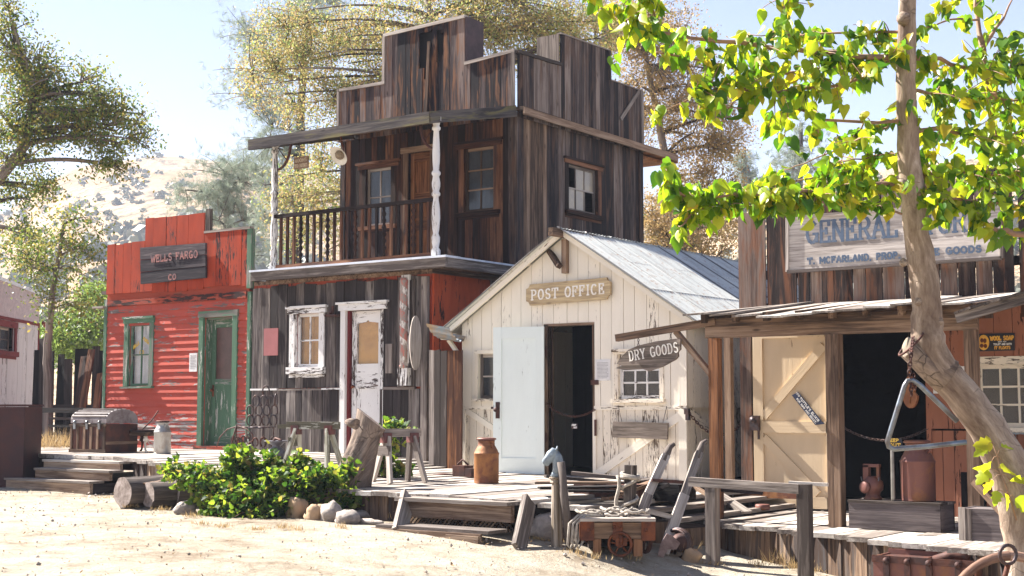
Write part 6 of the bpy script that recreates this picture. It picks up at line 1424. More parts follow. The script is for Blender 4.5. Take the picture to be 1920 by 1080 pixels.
    m = MB(); m.obox(o+uy*.02+up*((zt+zbm)/2-.01), ux, uy, up, W-.04, .045, zt-zbm-.03); m.obox(o+uy*dep+up*((zt+zbm)/2), ux, uy, up, W-.04, .045, zt-zbm)
    for s in (-1, 1): m.obox(o+ux*s*(W/2-.03)+uy*dep/2+up*((zt+zbm)/2), uy, ux, up, dep, .045, zt-zbm)
    T.part('side_rail', m, M['warm']); m = MB(); m.obox(o-uy*.01+up*(zt+.005), ux, uy, up, W+.04, .12, .028)
    for k in range(4): m.obox(o+uy*(.10+.085*k)+up*(zt+.003+.0012*k), ux, uy, up, W+.02, .083, .026)
    T.part('deck_planks', m, M['greyl']); m = MB()
    for s in (-1, 1): m.obox(o+ux*s*(W/2-.045)-uy*.012+up*((zt+zbm)/2-.005), ux, uy, up, .12, .02, zt-zbm+.01); m.obox(o+ux*s*(W/2+.012)+uy*.05+up*((zt+zbm)/2-.005), uy, ux, up, .13, .02, zt-zbm+.01)
    m.obox(o-uy*.012+up*((zt+zbm)/2-.01), ux, uy, up, .09, .022, zt-zbm-.01)
    for s in (-.03, .03): m.lathe([(0, 0), (.014, 0), (.012, .012), (0, .014)], o+ux*s-uy*.02+up*(zt-.06), 8, -uy)
    for s in (-1, 1): m.lathe([(0, 0), (.018, 0), (.014, .015), (0, .018)], o+ux*s*(W/2-.06)-uy*.02+up*(zt-.09), 8, -uy)
    T.part('iron_corner', m, M['rust'])
    for s, w_ in ((-1, .07), (1, .08)):
        m = MB(); q0 = o+ux*s*(W*.29)+uy*.05; m.obox(q0+up*((zbm+cz)/2+.0), up, ux, uy, zbm-cz, w_, .09); T.part('leg', m, M['darkor'])
    m = MB(); m.obox(o+uy*.3+up*(zbm-.05), ux, uy, up, W*.8, .08, .08); m.obox(o-ux*W*.33+uy*.2+up*(zbm-.04), ux, uy, up, .10, .3, .09); T.part('bolster', m, M['dark'])
    def wheel(par, c, ax, r, sp, mt, name='wheel', rim=.016, hub=.03, wd=.03):
        m = MB(); m.ring(c-ax*wd/2, ax, r-rim*.6, rim*.7, 26, 6); m.ring(c+ax*wd/2, ax, r-rim*.6, rim*.7, 26, 6); m.ring(c, ax, r-rim*.5, rim*.85, 26, 6); m.lathe([(0, -.03), (hub, -.03), (hub, .03), (0, .03)], c, 12, ax)
        x = ax.orthogonal().normalized(); y = ax.cross(x)
        for i in range(sp): a = 2*math.pi*i/sp+.3; d = x*math.cos(a)+y*math.sin(a); m.tube([c+d*hub*.8, c+d*(r-rim)], rim*.55, 6)
        return par.part(name, m, mt)
    wax = (uy*.96+ux*.25).normalized(); c1 = o+ux*.02-uy*.0+up*(cz+.112); wheel(T, c1-uy*.02, wax, .112, 5, M['rust'])
    m = MB(); m.tube([c1-uy*.06, c1-uy*.06+ux*.01+up*.02, o+ux*.03-uy*.03+up*(zbm+.02)], [.022, .025, .035], 8, flat=.6); m.obox(o+ux*.03-uy*.01+up*(zbm-.02), ux, uy, up, .1, .08, .07); T.part('fork', m, M['rust'])
    wheel(T, o-ux*.24+uy*.28+up*(cz+.12), (ux*.5+uy).normalized(), .115, 6, M['rustd']); wheel(T, o+ux*.27+uy*.28+up*(cz+.17), (ux+uy*.25).normalized(), .17, 6, M['rustd'])
    # rope heaped on the cart
    S = Thing('rope_coil', 'old grey rope heaped on the cart and trailing off its left end', 'rope', o+up*zt); m = MB(); rg = random.Random(9)
    for k in range(5): cx = o+ux*rg.uniform(-.22, .2)+uy*rg.uniform(.1, .28)+up*(zt+.035+.012*k); m.tube([cx+ux*(.13+.03*math.sin(3*t))*math.cos(t)+uy*.10*math.sin(t)+up*(.012*math.sin(5*t)) for t in [i*.35 for i in range(19)]], .014, 6)
    for k in range(3): x = -W/2-.02-.035*k; m.tube([o+ux*(x+.22)+uy*.1+up*(zt+.03), o+ux*(x+.05)+uy*.02+up*(zt+.04), o+ux*(x-.03)-uy*.03+up*(zt-.03), o+ux*(x-.045)-uy*.03+up*(zt-.16-.03*k), o+ux*(x-.02)-uy*.02+up*(zt-.26), o+ux*(x+.02)+up*(zt-.20+.02*k), o+ux*(x+.01)+uy*.03+up*(zt-.06)], .0115, 6)
    S.part('strands', m, M['rope'])
    # hand truck with long handles
    g = on_ground(1243, 1046); dp = 13.3; K = lambda u, v, d=0: at(u, v, D=dp+d); T = Thing('hand_truck', 'long wooden hand truck leaning back on the boardwalk edge behind the cart', 'hand truck', g)
    for (a, b, c_) in (((1178, 1030), (1214, 930), (1256, 838)), ((1243, 1040), (1282, 930), (1317, 832))):
        m = MB(); A, B_, C_ = K(*a), K(*b, .45), K(*c_, .85); m.beam(A, B_, .095, .085, up=tuple(-uy)); m.beam(B_-(B_-A).normalized()*.01, C_-(C_-B_).normalized()*.12, .08, .07, up=tuple(-uy)); m.tube([C_-(C_-B_).normalized()*.20, C_-(C_-B_).normalized()*.06, C_, C_+(C_-B_).normalized()*.04+RV*.03], [.042, .036, .030, .02], 8); T.part('handle', m, M['greyl'])
    m = MB(); m.beam(K(1212, 958, .22), K(1272, 972, .28), .05, .045); T.part('crossbar', m, M['greyl'])
    m = MB(); m.beam(K(1222, 900, .5), K(1290, 905, .6), .03, .03); T.part('lower_bar', m, M['rustd']); m = MB(); m.prism([K(u, v, -.06) for u, v in ((1232, 1046), (1238, 1020), (1250, 1000), (1260, 1004), (1275, 1018), (1268, 1030), (1252, 1030), (1242, 1048))], -uy*.02); T.part('iron_foot', m, M['mauve'])
    wheel(T, K(1272, 1020, .10), (RV*.7+fwd*.7).normalized(), .15, 5, M['iron'], wd=.05, rim=.028)
    m = MB(); m.lathe([(0, -.02), (.09, -.02), (.06, .03), (0, .03)], K(1276, 1018, .0), 14, -fwd); T.part('hub', m, M['rustd'])
    # pile of planks and boards on the deck
    P = [((1022, 893), (1185, 908), 12.9, 13.1, .10, .03), ((1072, 887), (1330, 912), 13.6, 13.3, .12, .035), ((1005, 905), (1160, 905), 12.6, 12.5, .2, .02), ((1010, 915), (1180, 912), 12.7, 12.8, .22, .02), ((1090, 914), (1230, 898), 13.0, 13.4, .16, .02), ((1065, 920), (1160, 921), 12.4, 12.4, .18, .02), ((1135, 935), (1235, 900), 12.3, 13.3, .09, .03), ((1180, 905), (1430, 925), 13.7, 13.2, .05, .03), ((1300, 912), (1345, 938), 13.2, 12.9, .05, .03)]
    labs = ['long curved dark plank on top of the board heap by the cabin door', 'long pale plank lying across the back of the board heap', 'wide thin board at the left end of the heap', 'wide dark board beneath the curved plank', 'thin board slanting up toward the hand truck handles', 'short bottom board at the front of the heap', 'narrow lath poking out at the front of the heap', 'thin pole stretching right from the heap behind the hand truck', 'short bent stick at the right end of the heap']
    mts = ['grey', 'greyl', 'warm', 'dark', 'grey', 'dark', 'warm', 'brown', 'warm']
    for ((a, b, d0, d1, w, t), lab, mt) in zip(P, labs, mts):
        A = at(*a, D=(d0+1.15)); B_ = at(*b, D=d1+1.15); A.z = max(A.z, dz(A.x)+t/2+.005); B_.z = max(B_.z, dz(B_.x)+t/2+.005); m = MB(); m.beam(A, B_, w, t); solo('loose_board', m, M[mt], lab, 'board', A, 'boards heaped by the cabin door')
    p = on_deck(1095, 936); m = MB(); q0 = p+Vector((0, .35, 0)); m.box(q0.x-.35, q0.x+.35, q0.y, q0.y+.3, q0.z, q0.z+.13, 0); solo('rusty_tray', m, M['rustd'], 'shallow rusty metal box under the board heap', 'box', q0)
    p = on_deck(1215, 940)+Vector((0, .1, 0)); m = MB(); m.box(p.x-.28, p.x+.3, p.y, p.y+.35, p.z, p.z+.17, 0); m.beam(p+Vector((-.25, -.02, 0)), p+Vector((.2, -.02, .17)), .02, .03); solo('low_crate', m, M['dark'], 'dark low crate with a diagonal slat behind the hand truck', 'crate', p)
    # gear, plank, tin on store deck
    p = on_deck(1452, 935); p.y = 14.6; m = MB(); m.prism([(p.x+.42*math.cos(t)*(1 if k % 2 else .93), p.y, p.z+.02+.17*math.sin(t)*(1 if k % 2 else .85)) for k, t in enumerate([math.pi*i/26 for i in range(27)])], (0, .02, 0)); T = solo('toothed_gear', m, M['orcan'], 'half-round toothed iron gear lying at the corner of store and cabin', 'gear', p)
    p = on_deck(1430, 952); m = MB(); m.beam(on_deck(1345, 930)+Vector((0, 0, .02)), on_deck(1400, 965)+Vector((0, 0, .02)), .16, .03); solo('loose_board', m, M['greyl'], 'grey plank lying on the deck behind the hitching rail', 'board', p, 'boards heaped by the cabin door')
    p = on_deck(1430, 956); m = MB(); m.lathe([(0, 0), (.075, 0), (.08, .015), (.078, .055), (.07, .06), (0, .055)], p, 18); solo('round_tin', m, M['rustcan'], 'flat round rusty tin in front of the tan braced door', 'tin', p)
    # hitching rail
    a = on_ground(1337, 1058); b = at(1509, 1070, D=(a-EYE).dot(FV)-.55); Ya = a.y; T = Thing('hitching_rail', 'grey timber hitching rail on two posts before the store boardwalk', 'rail', a)
    pa = Vector((a.x, Ya, gz(a.x))); pbx = at(1508, 1000, Y=Ya-.02); pb_ = Vector((pbx.x, Ya, gz(pbx.x))); zt = at(1340, 893, Y=Ya).z; zt2 = at(1508, 908, Y=Ya).z
    m = MB(); m.beam(pa-Vector((0, 0, .1)), Vector((pa.x, Ya, zt-.04)), .105, .10, up=(0, -1, 0)); T.part('post', m, M['grey']); m = MB(); m.beam(pb_-Vector((0, 0, .1)), Vector((pb_.x, Ya, zt2+.0)), .115, .10, up=(0, -1, 0)); T.part('post', m, M['grey'])
    m = MB(); r0 = at(1294, 903, Y=Ya-.02); r1 = at(1500, 917, Y=Ya-.02); m.beam(r0, r1, .07, .085); m.beam(at(1480, 905, Y=Ya+.08), at(1552, 909, Y=Ya+.1), .04, .03); T.part('rail', m, M['greyl'])
    # crate with lantern and can
    q0 = on_deck(1592, 991); q1x = at(1763, 970, Y=q0.y).x; z1 = at(1592, 937, Y=q0.y).z; y0 = q0.y; T = Thing('long_crate', 'long dark wooden crate at the front of the store deck', 'crate', (q0.x+.4, y0+.2, ZD)); dpth = .40
    m = MB(); m.box(q0.x, q1x, y0, y0+.03, ZD+.005, z1-.025, 0); m.box(q0.x, q1x, y0+dpth-.03, y0+dpth, ZD+.005, z1-.025, 0); m.box(q1x-.035, q1x-.0, y0+.032, y0+dpth-.032, ZD+.005, z1-.025, 1); m.box(q0.x, q0.x+.035, y0+.032, y0+dpth-.032, ZD+.005, z1-.025, 1); T.part('sides', m, M['crate'])
    m = MB(); m.box(q0.x-.008, q1x+.008, y0-.008, y0+dpth*.48, z1-.023, z1, 0); m.box(q0.x-.008, q1x+.008, y0+dpth*.49, y0+dpth+.008, z1-.023, z1-.003, 0); T.part('lid', m, M['grey'])
    c = Vector((at(1722, 930, Y=y0+.2).x, y0+.2, z1)); milk_can(c, at(1722, 824, Y=y0+.2).z-z1, .160, M['rustcan'], 'big maroon rusted milk can standing on the long dark crate')
    c = Vector((at(1637, 930, Y=y0+.17).x, y0+.17, z1)); hL = at(1637, 868, Y=y0+.17).z-z1; T = Thing('railway_lantern', 'rusty maroon lantern with round lens on the long dark crate', 'lantern', c); m = MB(); m.lathe([(.085, 0), (.09, .012), (.07, .03), (.06, .06), (.095, .09), (.10, .13), (.095, .17), (.06, .20), (.05, .22)], c, 18); m.box(c.x-.085, c.x-.03, c.y-.03, c.y+.03, c.z+hL-.19, c.z+hL-.02); m.box(c.x-.085, c.x+.075, c.y-.03, c.y+.03, c.z+hL-.04, c.z+hL-.01); m.box(c.x+.045, c.x+.07, c.y-.02, c.y+.02, c.z+.05, c.z+hL-.03); T.part('body', m, M['rustcan'])
    m = MB(); m.lathe([(.055, 0), (.06, .03), (.052, .045), (.03, .05), (0, .052)], c+Vector((-.03, -.08, .12)), 16, (-.4, -.9, 0)); T.part('lens', m, M['rustcan']); m = MB(); m.tube([c+Vector((.09*math.cos(t)-.01, -.04, hL*.62+.09*math.sin(t))) for t in [math.radians(180+18*i) for i in range(11)]], .005, 5); T.part('bail', m, M['steel'])
    c = Vector((at(1675, 940, Y=y0+.05).x, y0+.05, z1)); m = MB(); m.lathe([(.018, 0), (.02, .02), (.017, at(1675, 843, Y=y0+.05).z-z1), (.012, at(1675, 838, Y=y0+.05).z-z1)], c, 10); solo('steel_beater', m, M['steelw'], 'upright grey steel striker rod standing on the crate left of the big can', 'rod', c)
    # right-hand box, plank, tool
    p = Vector((at(1822, 1000, Y=12.75).x, 12.45, ZD)); z1 = at(1850, 955, Y=12.45).z; T = Thing('dark_box', 'dark wooden box with battened corner at the right end of the boardwalk', 'box', p); m = MB(); m.box(p.x, p.x+.75, p.y, p.y+.03, ZD, z1, 0); m.box(p.x, p.x+.75, p.y+.37, p.y+.4, ZD, z1, 0); m.box(p.x+.002, p.x+.03, p.y+.032, p.y+.368, ZD, z1, 1); m.box(p.x+.03, p.x+.72, p.y+.03, p.y+.37, z1-.03, z1-.005, 0); T.part('sides', m, M['crate']); m = MB(); m.box(p.x-.01, p.x+.05, p.y-.02, p.y-.002, ZD, z1+.01, 2); m.box(p.x+.055, p.x+.10, p.y-.018, p.y-.002, ZD, z1, 2); T.part('batten', m, M['grey'])
    m = MB(); m.beam(at(1826, 902, Y=12.2), at(1900, 985, Y=12.1), .035, .06); solo('tool_handle', m, M['warm'], 'curved wooden tool handle leaning over the dark box', 'handle', at(1900, 985, Y=12.1))
    p = Vector((at(1800, 930, Y=14.2).x, 14.3, ZD)); z1 = at(1800, 886, Y=14.2).z; T = Thing('door_frame_panel', 'narrow dark framed panel leaning by the red store wall', 'panel', p); m = MB(); m.box(p.x-.02, p.x+.22, p.y, p.y+.04, ZD, z1, 2); T.part('panel', m, M['dark'])
    # iron-bound chest on the ground
    y = 11.55; a = at(1637, 1040, Y=y); b = at(1790, 1052, Y=y); g = gz(a.x); T = Thing('open_iron_chest', 'open rusted metal trunk with buckles on the ground below the crate', 'trunk', (a.x+.4, y+.2, g)); x0, x1 = a.x, a.x+.86; y1 = y+.36; zt = at(1700, 1046, Y=y).z
    m = MB(); m.box(x0, x1, y, y+.015, g, zt, 0); m.box(x0, x1, y1-.015, y1, g, zt+.03, 0); m.box(x1-.015, x1, y+.016, y1-.016, g, zt, 1); m.box(x0, x0+.015, y+.016, y1-.016, g, zt, 1); m.box(x0+.015, x1-.015, y+.016, y1-.016, g, g+.02); T.part('body', m, M['rustcan'])
    m = MB(); m.box(x0-.008, x1+.008, y-.012, y, zt-.05, zt+.008, 0); m.box(x0-.008, x1+.008, y1, y1+.012, zt-.02, zt+.035, 0)
    for x in (x0+.12, x0+.30, x0+.48, x0+.72): m.box(x-.025, x+.025, y-.025, y-.012, zt-.22, zt+.01); m.lathe([(0, 0), (.028, 0), (.022, .018), (0, .022)], (x, y-.025, zt-.03), 10, (0, -1, 0))
    T.part('strap', m, M['rustd']); m = MB(); m.tube([(x0+.45, y+.2, zt-.03), (x0+.6, y+.22, zt+.03), (x0+.75, y+.2, zt-.0)], .04, 8); m.box(x0+.02, x0+.4, y+.02, y1-.02, zt-.04, zt-.01); T.part('lining', m, M['rustd'])
    # wagon wheel at the corner of the frame
    D = 8.6; c = at(1895, 1190, D=D); r = .50; ax = (FV*-.9+RV*.25); ax.z = 0; ax.normalize(); T = Thing('wagon_wheel', 'pale rimmed wagon wheel leaning by the foot of the big tree', 'wheel', (c.x, c.y, c.z-r)); x = Vector((0, 0, 1)); yv = ax.cross(x)
    m = MB(); m.ring(c, ax, r-.03, .030, 48, 8, up=x); T.part('rim', m, M['felloe']); m = MB(); m.lathe([(0, -.1), (.05, -.1), (.075, -.04), (.075, .04), (.05, .1), (0, .1)], c, 16, ax); T.part('hub', m, M['warm'])
    for i in range(12): a_ = 2*math.pi*i/12+.1; d = x*math.cos(a_)+yv*math.sin(a_); m = MB(); m.tube([c+d*.06, c+d*(r-.045)], [.02, .016], 8); T.part('spoke', m, M['dark'])
    c = at(1890, 1040, D=8.3); T = Thing('iron_clevis', 'black iron ring and shackle hooked on the wagon wheel rim', 'shackle', c); m = MB(); m.ring(c, ax, .055, .011, 18, 6, up=x); T.part('ring', m, M['iron']); m = MB(); m.tube([c+Vector((0, 0, -.055)), c+Vector((-.03, 0, -.16)), c+Vector((-.02, 0, -.3))], .016, 8); T.part('shank', m, M['rust'])
M['trunklid'] = plain('sunlit_lid_tone', (.22, .19, .19), (.12, .09, .09), rough=.7, scale=5, lo=.45, hi=.6)  # lid paler than the body: its sunlit top put into the colour
M['mauve'] = plain('worn_purple_iron', (.28, .20, .19), (.16, .10, .09), rough=.7, scale=9)
M['galvd'] = plain('grey_spittoon_metal', (.13, .13, .15), (.09, .08, .09), rough=.5, metal=.4)
M['redbr'] = plain('red_brown_bracket', (.16, .045, .035), (.09, .04, .04), rough=.7, scale=8)
M['pgrey'] = wood('mossy_pale_wood', (.10, .09, .06), (.30, .28, .21), (.52, .50, .42), paint=(.52, .51, .44), wear=.52, pvar=.15)
M['stump'] = barkmat('stump_bark', (.04, .028, .024), (.15, .11, .088), (.31, .235, .18))
M['ring'] = plain('weathered_log_end', (.36, .30, .27), (.16, .12, .10), rough=.9, scale=11, bst=.6)
M['darkor'] = wood('cart_leg_wood', (.04, .02, .01), (.16, .075, .035), (.3, .15, .08))
M['postw'] = wood('fluted_post_wood', (.12, .09, .06), (.44, .37, .30), (.60, .53, .45), rnd=.1)
M['crate'] = wood('crate_wood', (.025, .018, .018), (.075, .06, .06), (.17, .14, .135))
M['steelw'] = plain('worn_steel', (.30, .28, .25), (.2, .18, .16), rough=.4, metal=.6)
M['felloe'] = wood('wheel_rim_wood', (.12, .06, .04), (.34, .21, .15), (.50, .36, .28))
fwd = Vector((-math.sin(YAW), math.cos(YAW), 0))
props()
# ------------------------------------------------------------------ mulberry tree in front, with the dinner triangle
def leafy(C, dirs, size, rnd, fold=.28, lobes=False):
    """heart-shaped leaves folded along the midrib; C base points, dirs growth direction"""
    n = len(C); d = dirs/np.linalg.norm(dirs, axis=1)[:, None]; w = np.cross(d, unit(n)); w /= np.linalg.norm(w, axis=1)[:, None]; nr = np.cross(d, w)
    if lobes: prof = [(0, 0), (.10, .30), (.28, .46), (.36, .30), (.55, .42), (.64, .22), (.80, .20), (1.0, 0)]
    else: prof = [(0, 0), (-.06, .20), (.10, .36), (.34, .38), (.58, .27), (.80, .12), (1.0, 0)]
    k = len(prof); V = []
    curl = NR.uniform(-.10, .45, n)
    for side in (1, -1):
        for t, h in prof:
            V.append(C+d*(size*t)[:, None]+w*(size*h*side*.92)[:, None]+nr*(size*(h*fold-curl*t*t))[:, None])
    V = np.stack(V, 1)                                   # n, 2k, 3
    return V.astype(np.float32), k
def leaf_obj(name, V, k, rnd, mat, parent, loc):
    n = V.shape[0]; me = bpy.data.meshes.new(name); co = (V.reshape(-1, 3)-np.array(loc, np.float32))
    me.vertices.add(len(co)); me.vertices.foreach_set('co', co.ravel())
    base = np.arange(n)[:, None]*(2*k); qs = []
    for i in range(k-1): qs.append(base+np.array([[i, i+1, k+i+1, k+i]]))  # split along the midrib below
    # two half blades fanned from the midrib: midrib points are the mean of both sides at t
    mid = []
    me2 = None
    nv = len(co); M_ = (V[:, :k]+V[:, k:])/2; M_ = M_ - (V[:, :k]-M_)*0; drop = M_.reshape(-1, 3)
    # midrib sits below the edges
    e = V[:, :k]; f = V[:, k:]; ml = (V[:, 0:1]*(1-np.linspace(0, 1, k))[None, :, None]+V[:, k-1:k]*np.linspace(0, 1, k)[None, :, None])
    ml[:, 1:k-1] = M_[:, 1:k-1]-(M_[:, 1:k-1]-ml[:, 1:k-1])*.75
    bpy.data.meshes.remove(me); me = bpy.data.meshes.new(name)
    A = np.concatenate([V, ml.astype(np.float32)], 1); co = A.reshape(-1, 3)-np.array(loc, np.float32); per = 3*k
    me.vertices.add(len(co)); me.vertices.foreach_set('co', co.astype(np.float32).ravel()); base = np.arange(n)[:, None]*per; qs = []
    for i in range(k-1): qs.append(base+np.array([[i, i+1, 2*k+i+1, 2*k+i]])); qs.append(base+np.array([[2*k+i, 2*k+i+1, k+i+1, k+i]]))
    Q = np.concatenate(qs, 0).astype(np.int32); m = len(Q)
    me.loops.add(m*4); me.loops.foreach_set('vertex_index', Q.ravel()); me.polygons.add(m); me.polygons.foreach_set('loop_start', np.arange(0, m*4, 4, dtype=np.int32)); me.polygons.foreach_set('loop_total', np.full(m, 4, np.int32)); me.polygons.foreach_set('use_smooth', np.ones(m, bool))
    me.materials.append(mat); me.update(calc_edges=True)
    a = me.attributes.new('rnd', 'FLOAT', 'POINT'); a.data.foreach_set('value', np.repeat(rnd, per).astype(np.float32))
    o = bpy.data.objects.new(name, me); COL.objects.link(o)
    if parent: o.parent = parent
    else: o.location = loc
    return o
def mulberry():
    D0 = 9.4; K = lambda u, v, d=0: at(u, v, D=D0+d)
    g = on_ground(1940, 1040); T = Thing('mulberry_tree', 'leaning mulberry with smooth pale trunk and large yellow-green leaves before the store', 'tree', Vector((K(1935, 1200).x, K(1935, 1200).y, 0)))
    m = MB(); b = Vector((K(1925, 1200).x, K(1925, 1200).y, -.1))
    path = [(1918, 1100, 34), (1912, 1010, 34), (1908, 940, 42), (1890, 870, 44), (1850, 800, 40), (1800, 735, 37), (1762, 690, 36), (1742, 655, 37), (1738, 620, 35), (1738, 580, 32), (1730, 500, 29), (1716, 410, 27), (1707, 330, 24), (1702, 240, 22), (1699, 150, 20.5), (1700, 60, 19), (1702, -20, 18), (1700, -160, 15)]
    pts = [b]+[K(u, v) for u, v, r in path]; rad = [40*D0/FPX]+[r*D0/FPX for u, v, r in path]
    P2 = []; R2 = []
    for i in range(len(pts)-1):
        for k in range(3): P2.append(pts[i].lerp(pts[i+1], k/3)+Vector((R.uniform(-1, 1), R.uniform(-1, 1), 0))*.004); R2.append(lerp(rad[i], rad[i+1], k/3)*R.uniform(.965, 1.04))
    P2.append(pts[-1]); R2.append(rad[-1]); m.tube(P2, [r*.87 for r in R2], 22)
    bk = random.Random(5); m.v = [(x+.003*math.sin(31*z+9*x)+bk.uniform(-.0035, .0035), y+.003*math.sin(27*z+13*y+1)+bk.uniform(-.0035, .0035), z) for x, y, z in m.v]
    T.part('trunk', m, M['mulb']); m = MB(); m.tube([K(1775, 705), K(1745, 684, -.0), K(1722, 667, -.02), K(1702, 653, -.03)], [.125, .105, .085, .070], 16)
    mk = MB()
    for u, v, r in ((1694, 35, .05), (1760, 603, .035), (1690, 345, .04), (1786, 713, .03), (1826, 748, .045), (1722, 566, .03), (1694, 492, .03)): c = K(u, v, -.06); mk.lathe([(0, -r), (r*.8, -r*.5), (r, 0), (r*.8, r*.5), (0, r)], c, 8, (R.uniform(-1, 1), -1, R.uniform(-.5, .5)))
    T.part('knot', mk, M['mulb']); T.part('stub', m, M['stump']); m = MB(); c = K(1702, 653, -.03); m.lathe([(0, 0), (.074, 0), (.074, .012), (0, .012)], c, 16, (-RV+Vector((0, 0, .25))-FV*.12).normalized()); T.part('cut_stub', m, M['cutw'])
    # branches: (pixel polyline, depth offsets, radius, leaf count weight, spread px)
    BR = [([(1700, 108), (1640, 108), (1560, 98), (1480, 92), (1400, 80), (1320, 76), (1240, 60), (1180, 40), (1130, 18)], 0, -1.0, .022, 190, 26),
          ([(1700, 112), (1600, 118), (1540, 130), (1460, 140), (1390, 130), (1300, 110), (1230, 98)], 0, -.5, .018, 160, 28),
          ([(1700, 60), (1640, 62), (1540, 62), (1480, 70), (1400, 64)], .1, .6, .012, 90, 18),
          ([(1480, 92), (1478, 60), (1474, 20), (1468, -20)], -.5, -.5, .012, 45, 16),
          ([(1240, 60), (1225, 20), (1200, -12)], -.8, -.9, .009, 22, 18), ([(1130, 18), (1118, -10)], -1, -1.1, .006, 8, 10),
          ([(1700, 225), (1620, 230), (1540, 222), (1480, 200), (1440, 160), (1400, 120)], 0, -.3, .013, 26, 16),
          ([(1700, 225), (1640, 245), (1570, 280), (1510, 310), (1465, 318)], .1, .4, .009, 34, 20),
          ([(1640, 130), (1580, 160), (1500, 168), (1430, 176), (1370, 160), (1310, 170)], -.2, -.6, .013, 150, 26),
          ([(1300, 180), (1275, 195), (1240, 208), (1225, 205)], -.6, -.7, .006, 14, 9), ([(1430, 176), (1395, 205), (1320, 200), (1300, 185)], -.5, -.6, .006, 22, 12),
          ([(1695, 350), (1650, 345), (1590, 352), (1530, 360), (1470, 360), (1400, 364), (1330, 372), (1285, 368), (1250, 350)], -.1, -.9, .018, 230, 18),
          ([(1650, 345), (1590, 320), (1540, 330), (1480, 345), (1420, 345)], .2, .5, .012, 120, 22),
          ([(1600, 345), (1560, 370), (1500, 380), (1440, 385), (1360, 390)], -.3, -.6, .010, 110, 12),
          ([(1330, 385), (1300, 405), (1275, 425), (1262, 440)], -.7, -.9, .008, 40, 14), ([(1285, 372), (1255, 345), (1240, 315)], -.8, -.9, .006, 16, 10),
          ([(1700, 300), (1660, 290), (1600, 300), (1550, 315)], .2, .6, .009, 60, 24), ([(1620, 230), (1600, 260), (1560, 270)], .3, .4, .007, 26, 18), ([(1480, 200), (1478, 235), (1470, 255)], -.2, -.2, .005, 12, 12), ([(1540, 222), (1535, 250)], -.2, -.2, .005, 8, 10), ([(1440, 215), (1446, 240)], .3, .3, .004, 6, 8),
          ([(1706, 108), (1760, 112), (1830, 130), (1900, 128), (1960, 120)], 0, .6, .018, 150, 26), ([(1706, 170), (1760, 175), (1830, 180), (1900, 190), (1960, 180)], .1, .9, .014, 170, 30),
          ([(1860, 180), (1845, 110), (1838, 60), (1828, -10)], .4, .7, .035, 14, 20), ([(1842, 90), (1870, 50), (1900, -5)], .5, .7, .017, 6, 16), ([(1838, 38), (1780, 36), (1740, 50), (1712, 62)], .6, .1, .009, 14, 12), ([(1800, 0), (1770, 14), (1760, 30)], .2, .2, .006, 16, 14),
          ([(1710, 250), (1770, 240), (1840, 260), (1900, 250), (1960, 240)], .1, 1.0, .016, 190, 34), ([(1715, 330), (1780, 320), (1850, 330), (1930, 320)], .1, .8, .016, 210, 34), ([(1720, 365), (1770, 368), (1830, 378), (1900, 385), (1960, 395)], -.1, .4, .014, 150, 20),
          ([(1960, 437), (1900, 437), (1860, 428), (1830, 405)], 0, 0, .026, 40, 20), ([(1770, 375), (1762, 395), (1765, 415)], -.2, -.2, .006, 20, 12), ([(1690, 400), (1640, 385), (1590, 385)], -.2, -.2, .008, 24, 10), ([(1900, 60), (1870, 95), (1910, 120)], .4, .5, .006, 20, 18)]
    m = MB(); LC = []; LD = []
    rg = random.Random(12)
    for pl, d0, d1, r, n, sp in BR:
        n = int(n*1.5); pp = [K(u, v, lerp(d0, d1, i/(len(pl)-1))) for i, (u, v) in enumerate(pl)]; sm = []
        for i in range(len(pp)-1):
            for k in range(3): sm.append(pp[i].lerp(pp[i+1], k/3)+Vector((rg.uniform(-1, 1), rg.uniform(-1, 1), rg.uniform(-1, 1)))*.010)
        sm.append(pp[-1]); m.tube(sm, [lerp(r, max(.003, r*.28), i/(len(sm)-1)) for i in range(len(sm))], 7)
        nt = max(2, n//5)
        for k in range(nt):
            t = rg.random()**.85; x = t*(len(sm)-1); i = min(int(x), len(sm)-2); q = sm[i].lerp(sm[i+1], x-i); s = sp*D0/FPX
            off = RV*rg.gauss(0, s*.8)+Vector((0, 0, rg.gauss(-.1*s, s)))+FV*rg.gauss(0, s*1.8); e = q+off; mid = q+off*.5+Vector((0, 0, .03)); tw = bez(q, mid, e, 5); m.tube(tw, [.0045, .004, .0035, .003, .0025, .002], 4, cap=False)
            for j in range(5): a = tw[rg.randint(1, 5)]; LC.append(tuple(a+Vector((rg.gauss(0, .02), rg.gauss(0, .02), rg.gauss(0, .02))))); dd = off.normalized()*.5 if off.length > .01 else Vector(); LD.append((dd.x+rg.gauss(0, .42), dd.y+rg.gauss(0, .42), -.85+rg.gauss(0, .38)))
    T.part('branches', m, M['mulb2'])
    C = np.array(LC); Dd = np.array(LD); n = len(C); size = NR.uniform(.055, .12, n); rnd = np.clip(NR.beta(2.1, 1.8, n)+NR.uniform(-.05, .05, n), 0, 1); V, k = leafy(C, Dd, size, rnd)
    leaf_obj('crown', V, k, rnd, LM['mul'], T.o, T.loc)
    # sucker shoot at the trunk foot
    S = Thing('mulberry_sucker', 'thin shoot with lobed yellow leaves beside the trunk at the right edge', 'sapling', K(1905, 975, -.15)); m = MB(); st = [K(1906, 975, -.15), K(1893, 930, -.2), K(1878, 890, -.22), K(1870, 855, -.2), K(1860, 830, -.2)]; m.tube(st, [.006, .005, .004, .004, .003], 6)
    L = [(1862, 832, -1, -.1), (1850, 838, -1, -.6), (1878, 838, .8, -.2), (1858, 868, -1, -.5), (1880, 868, .5, -.7), (1862, 900, -1, -1.4), (1895, 900, 1, -.1), (1870, 920, -.6, -1.5), (1884, 925, .3, -1.2), (1903, 935, .8, -.5), (1852, 880, -1, -1)]
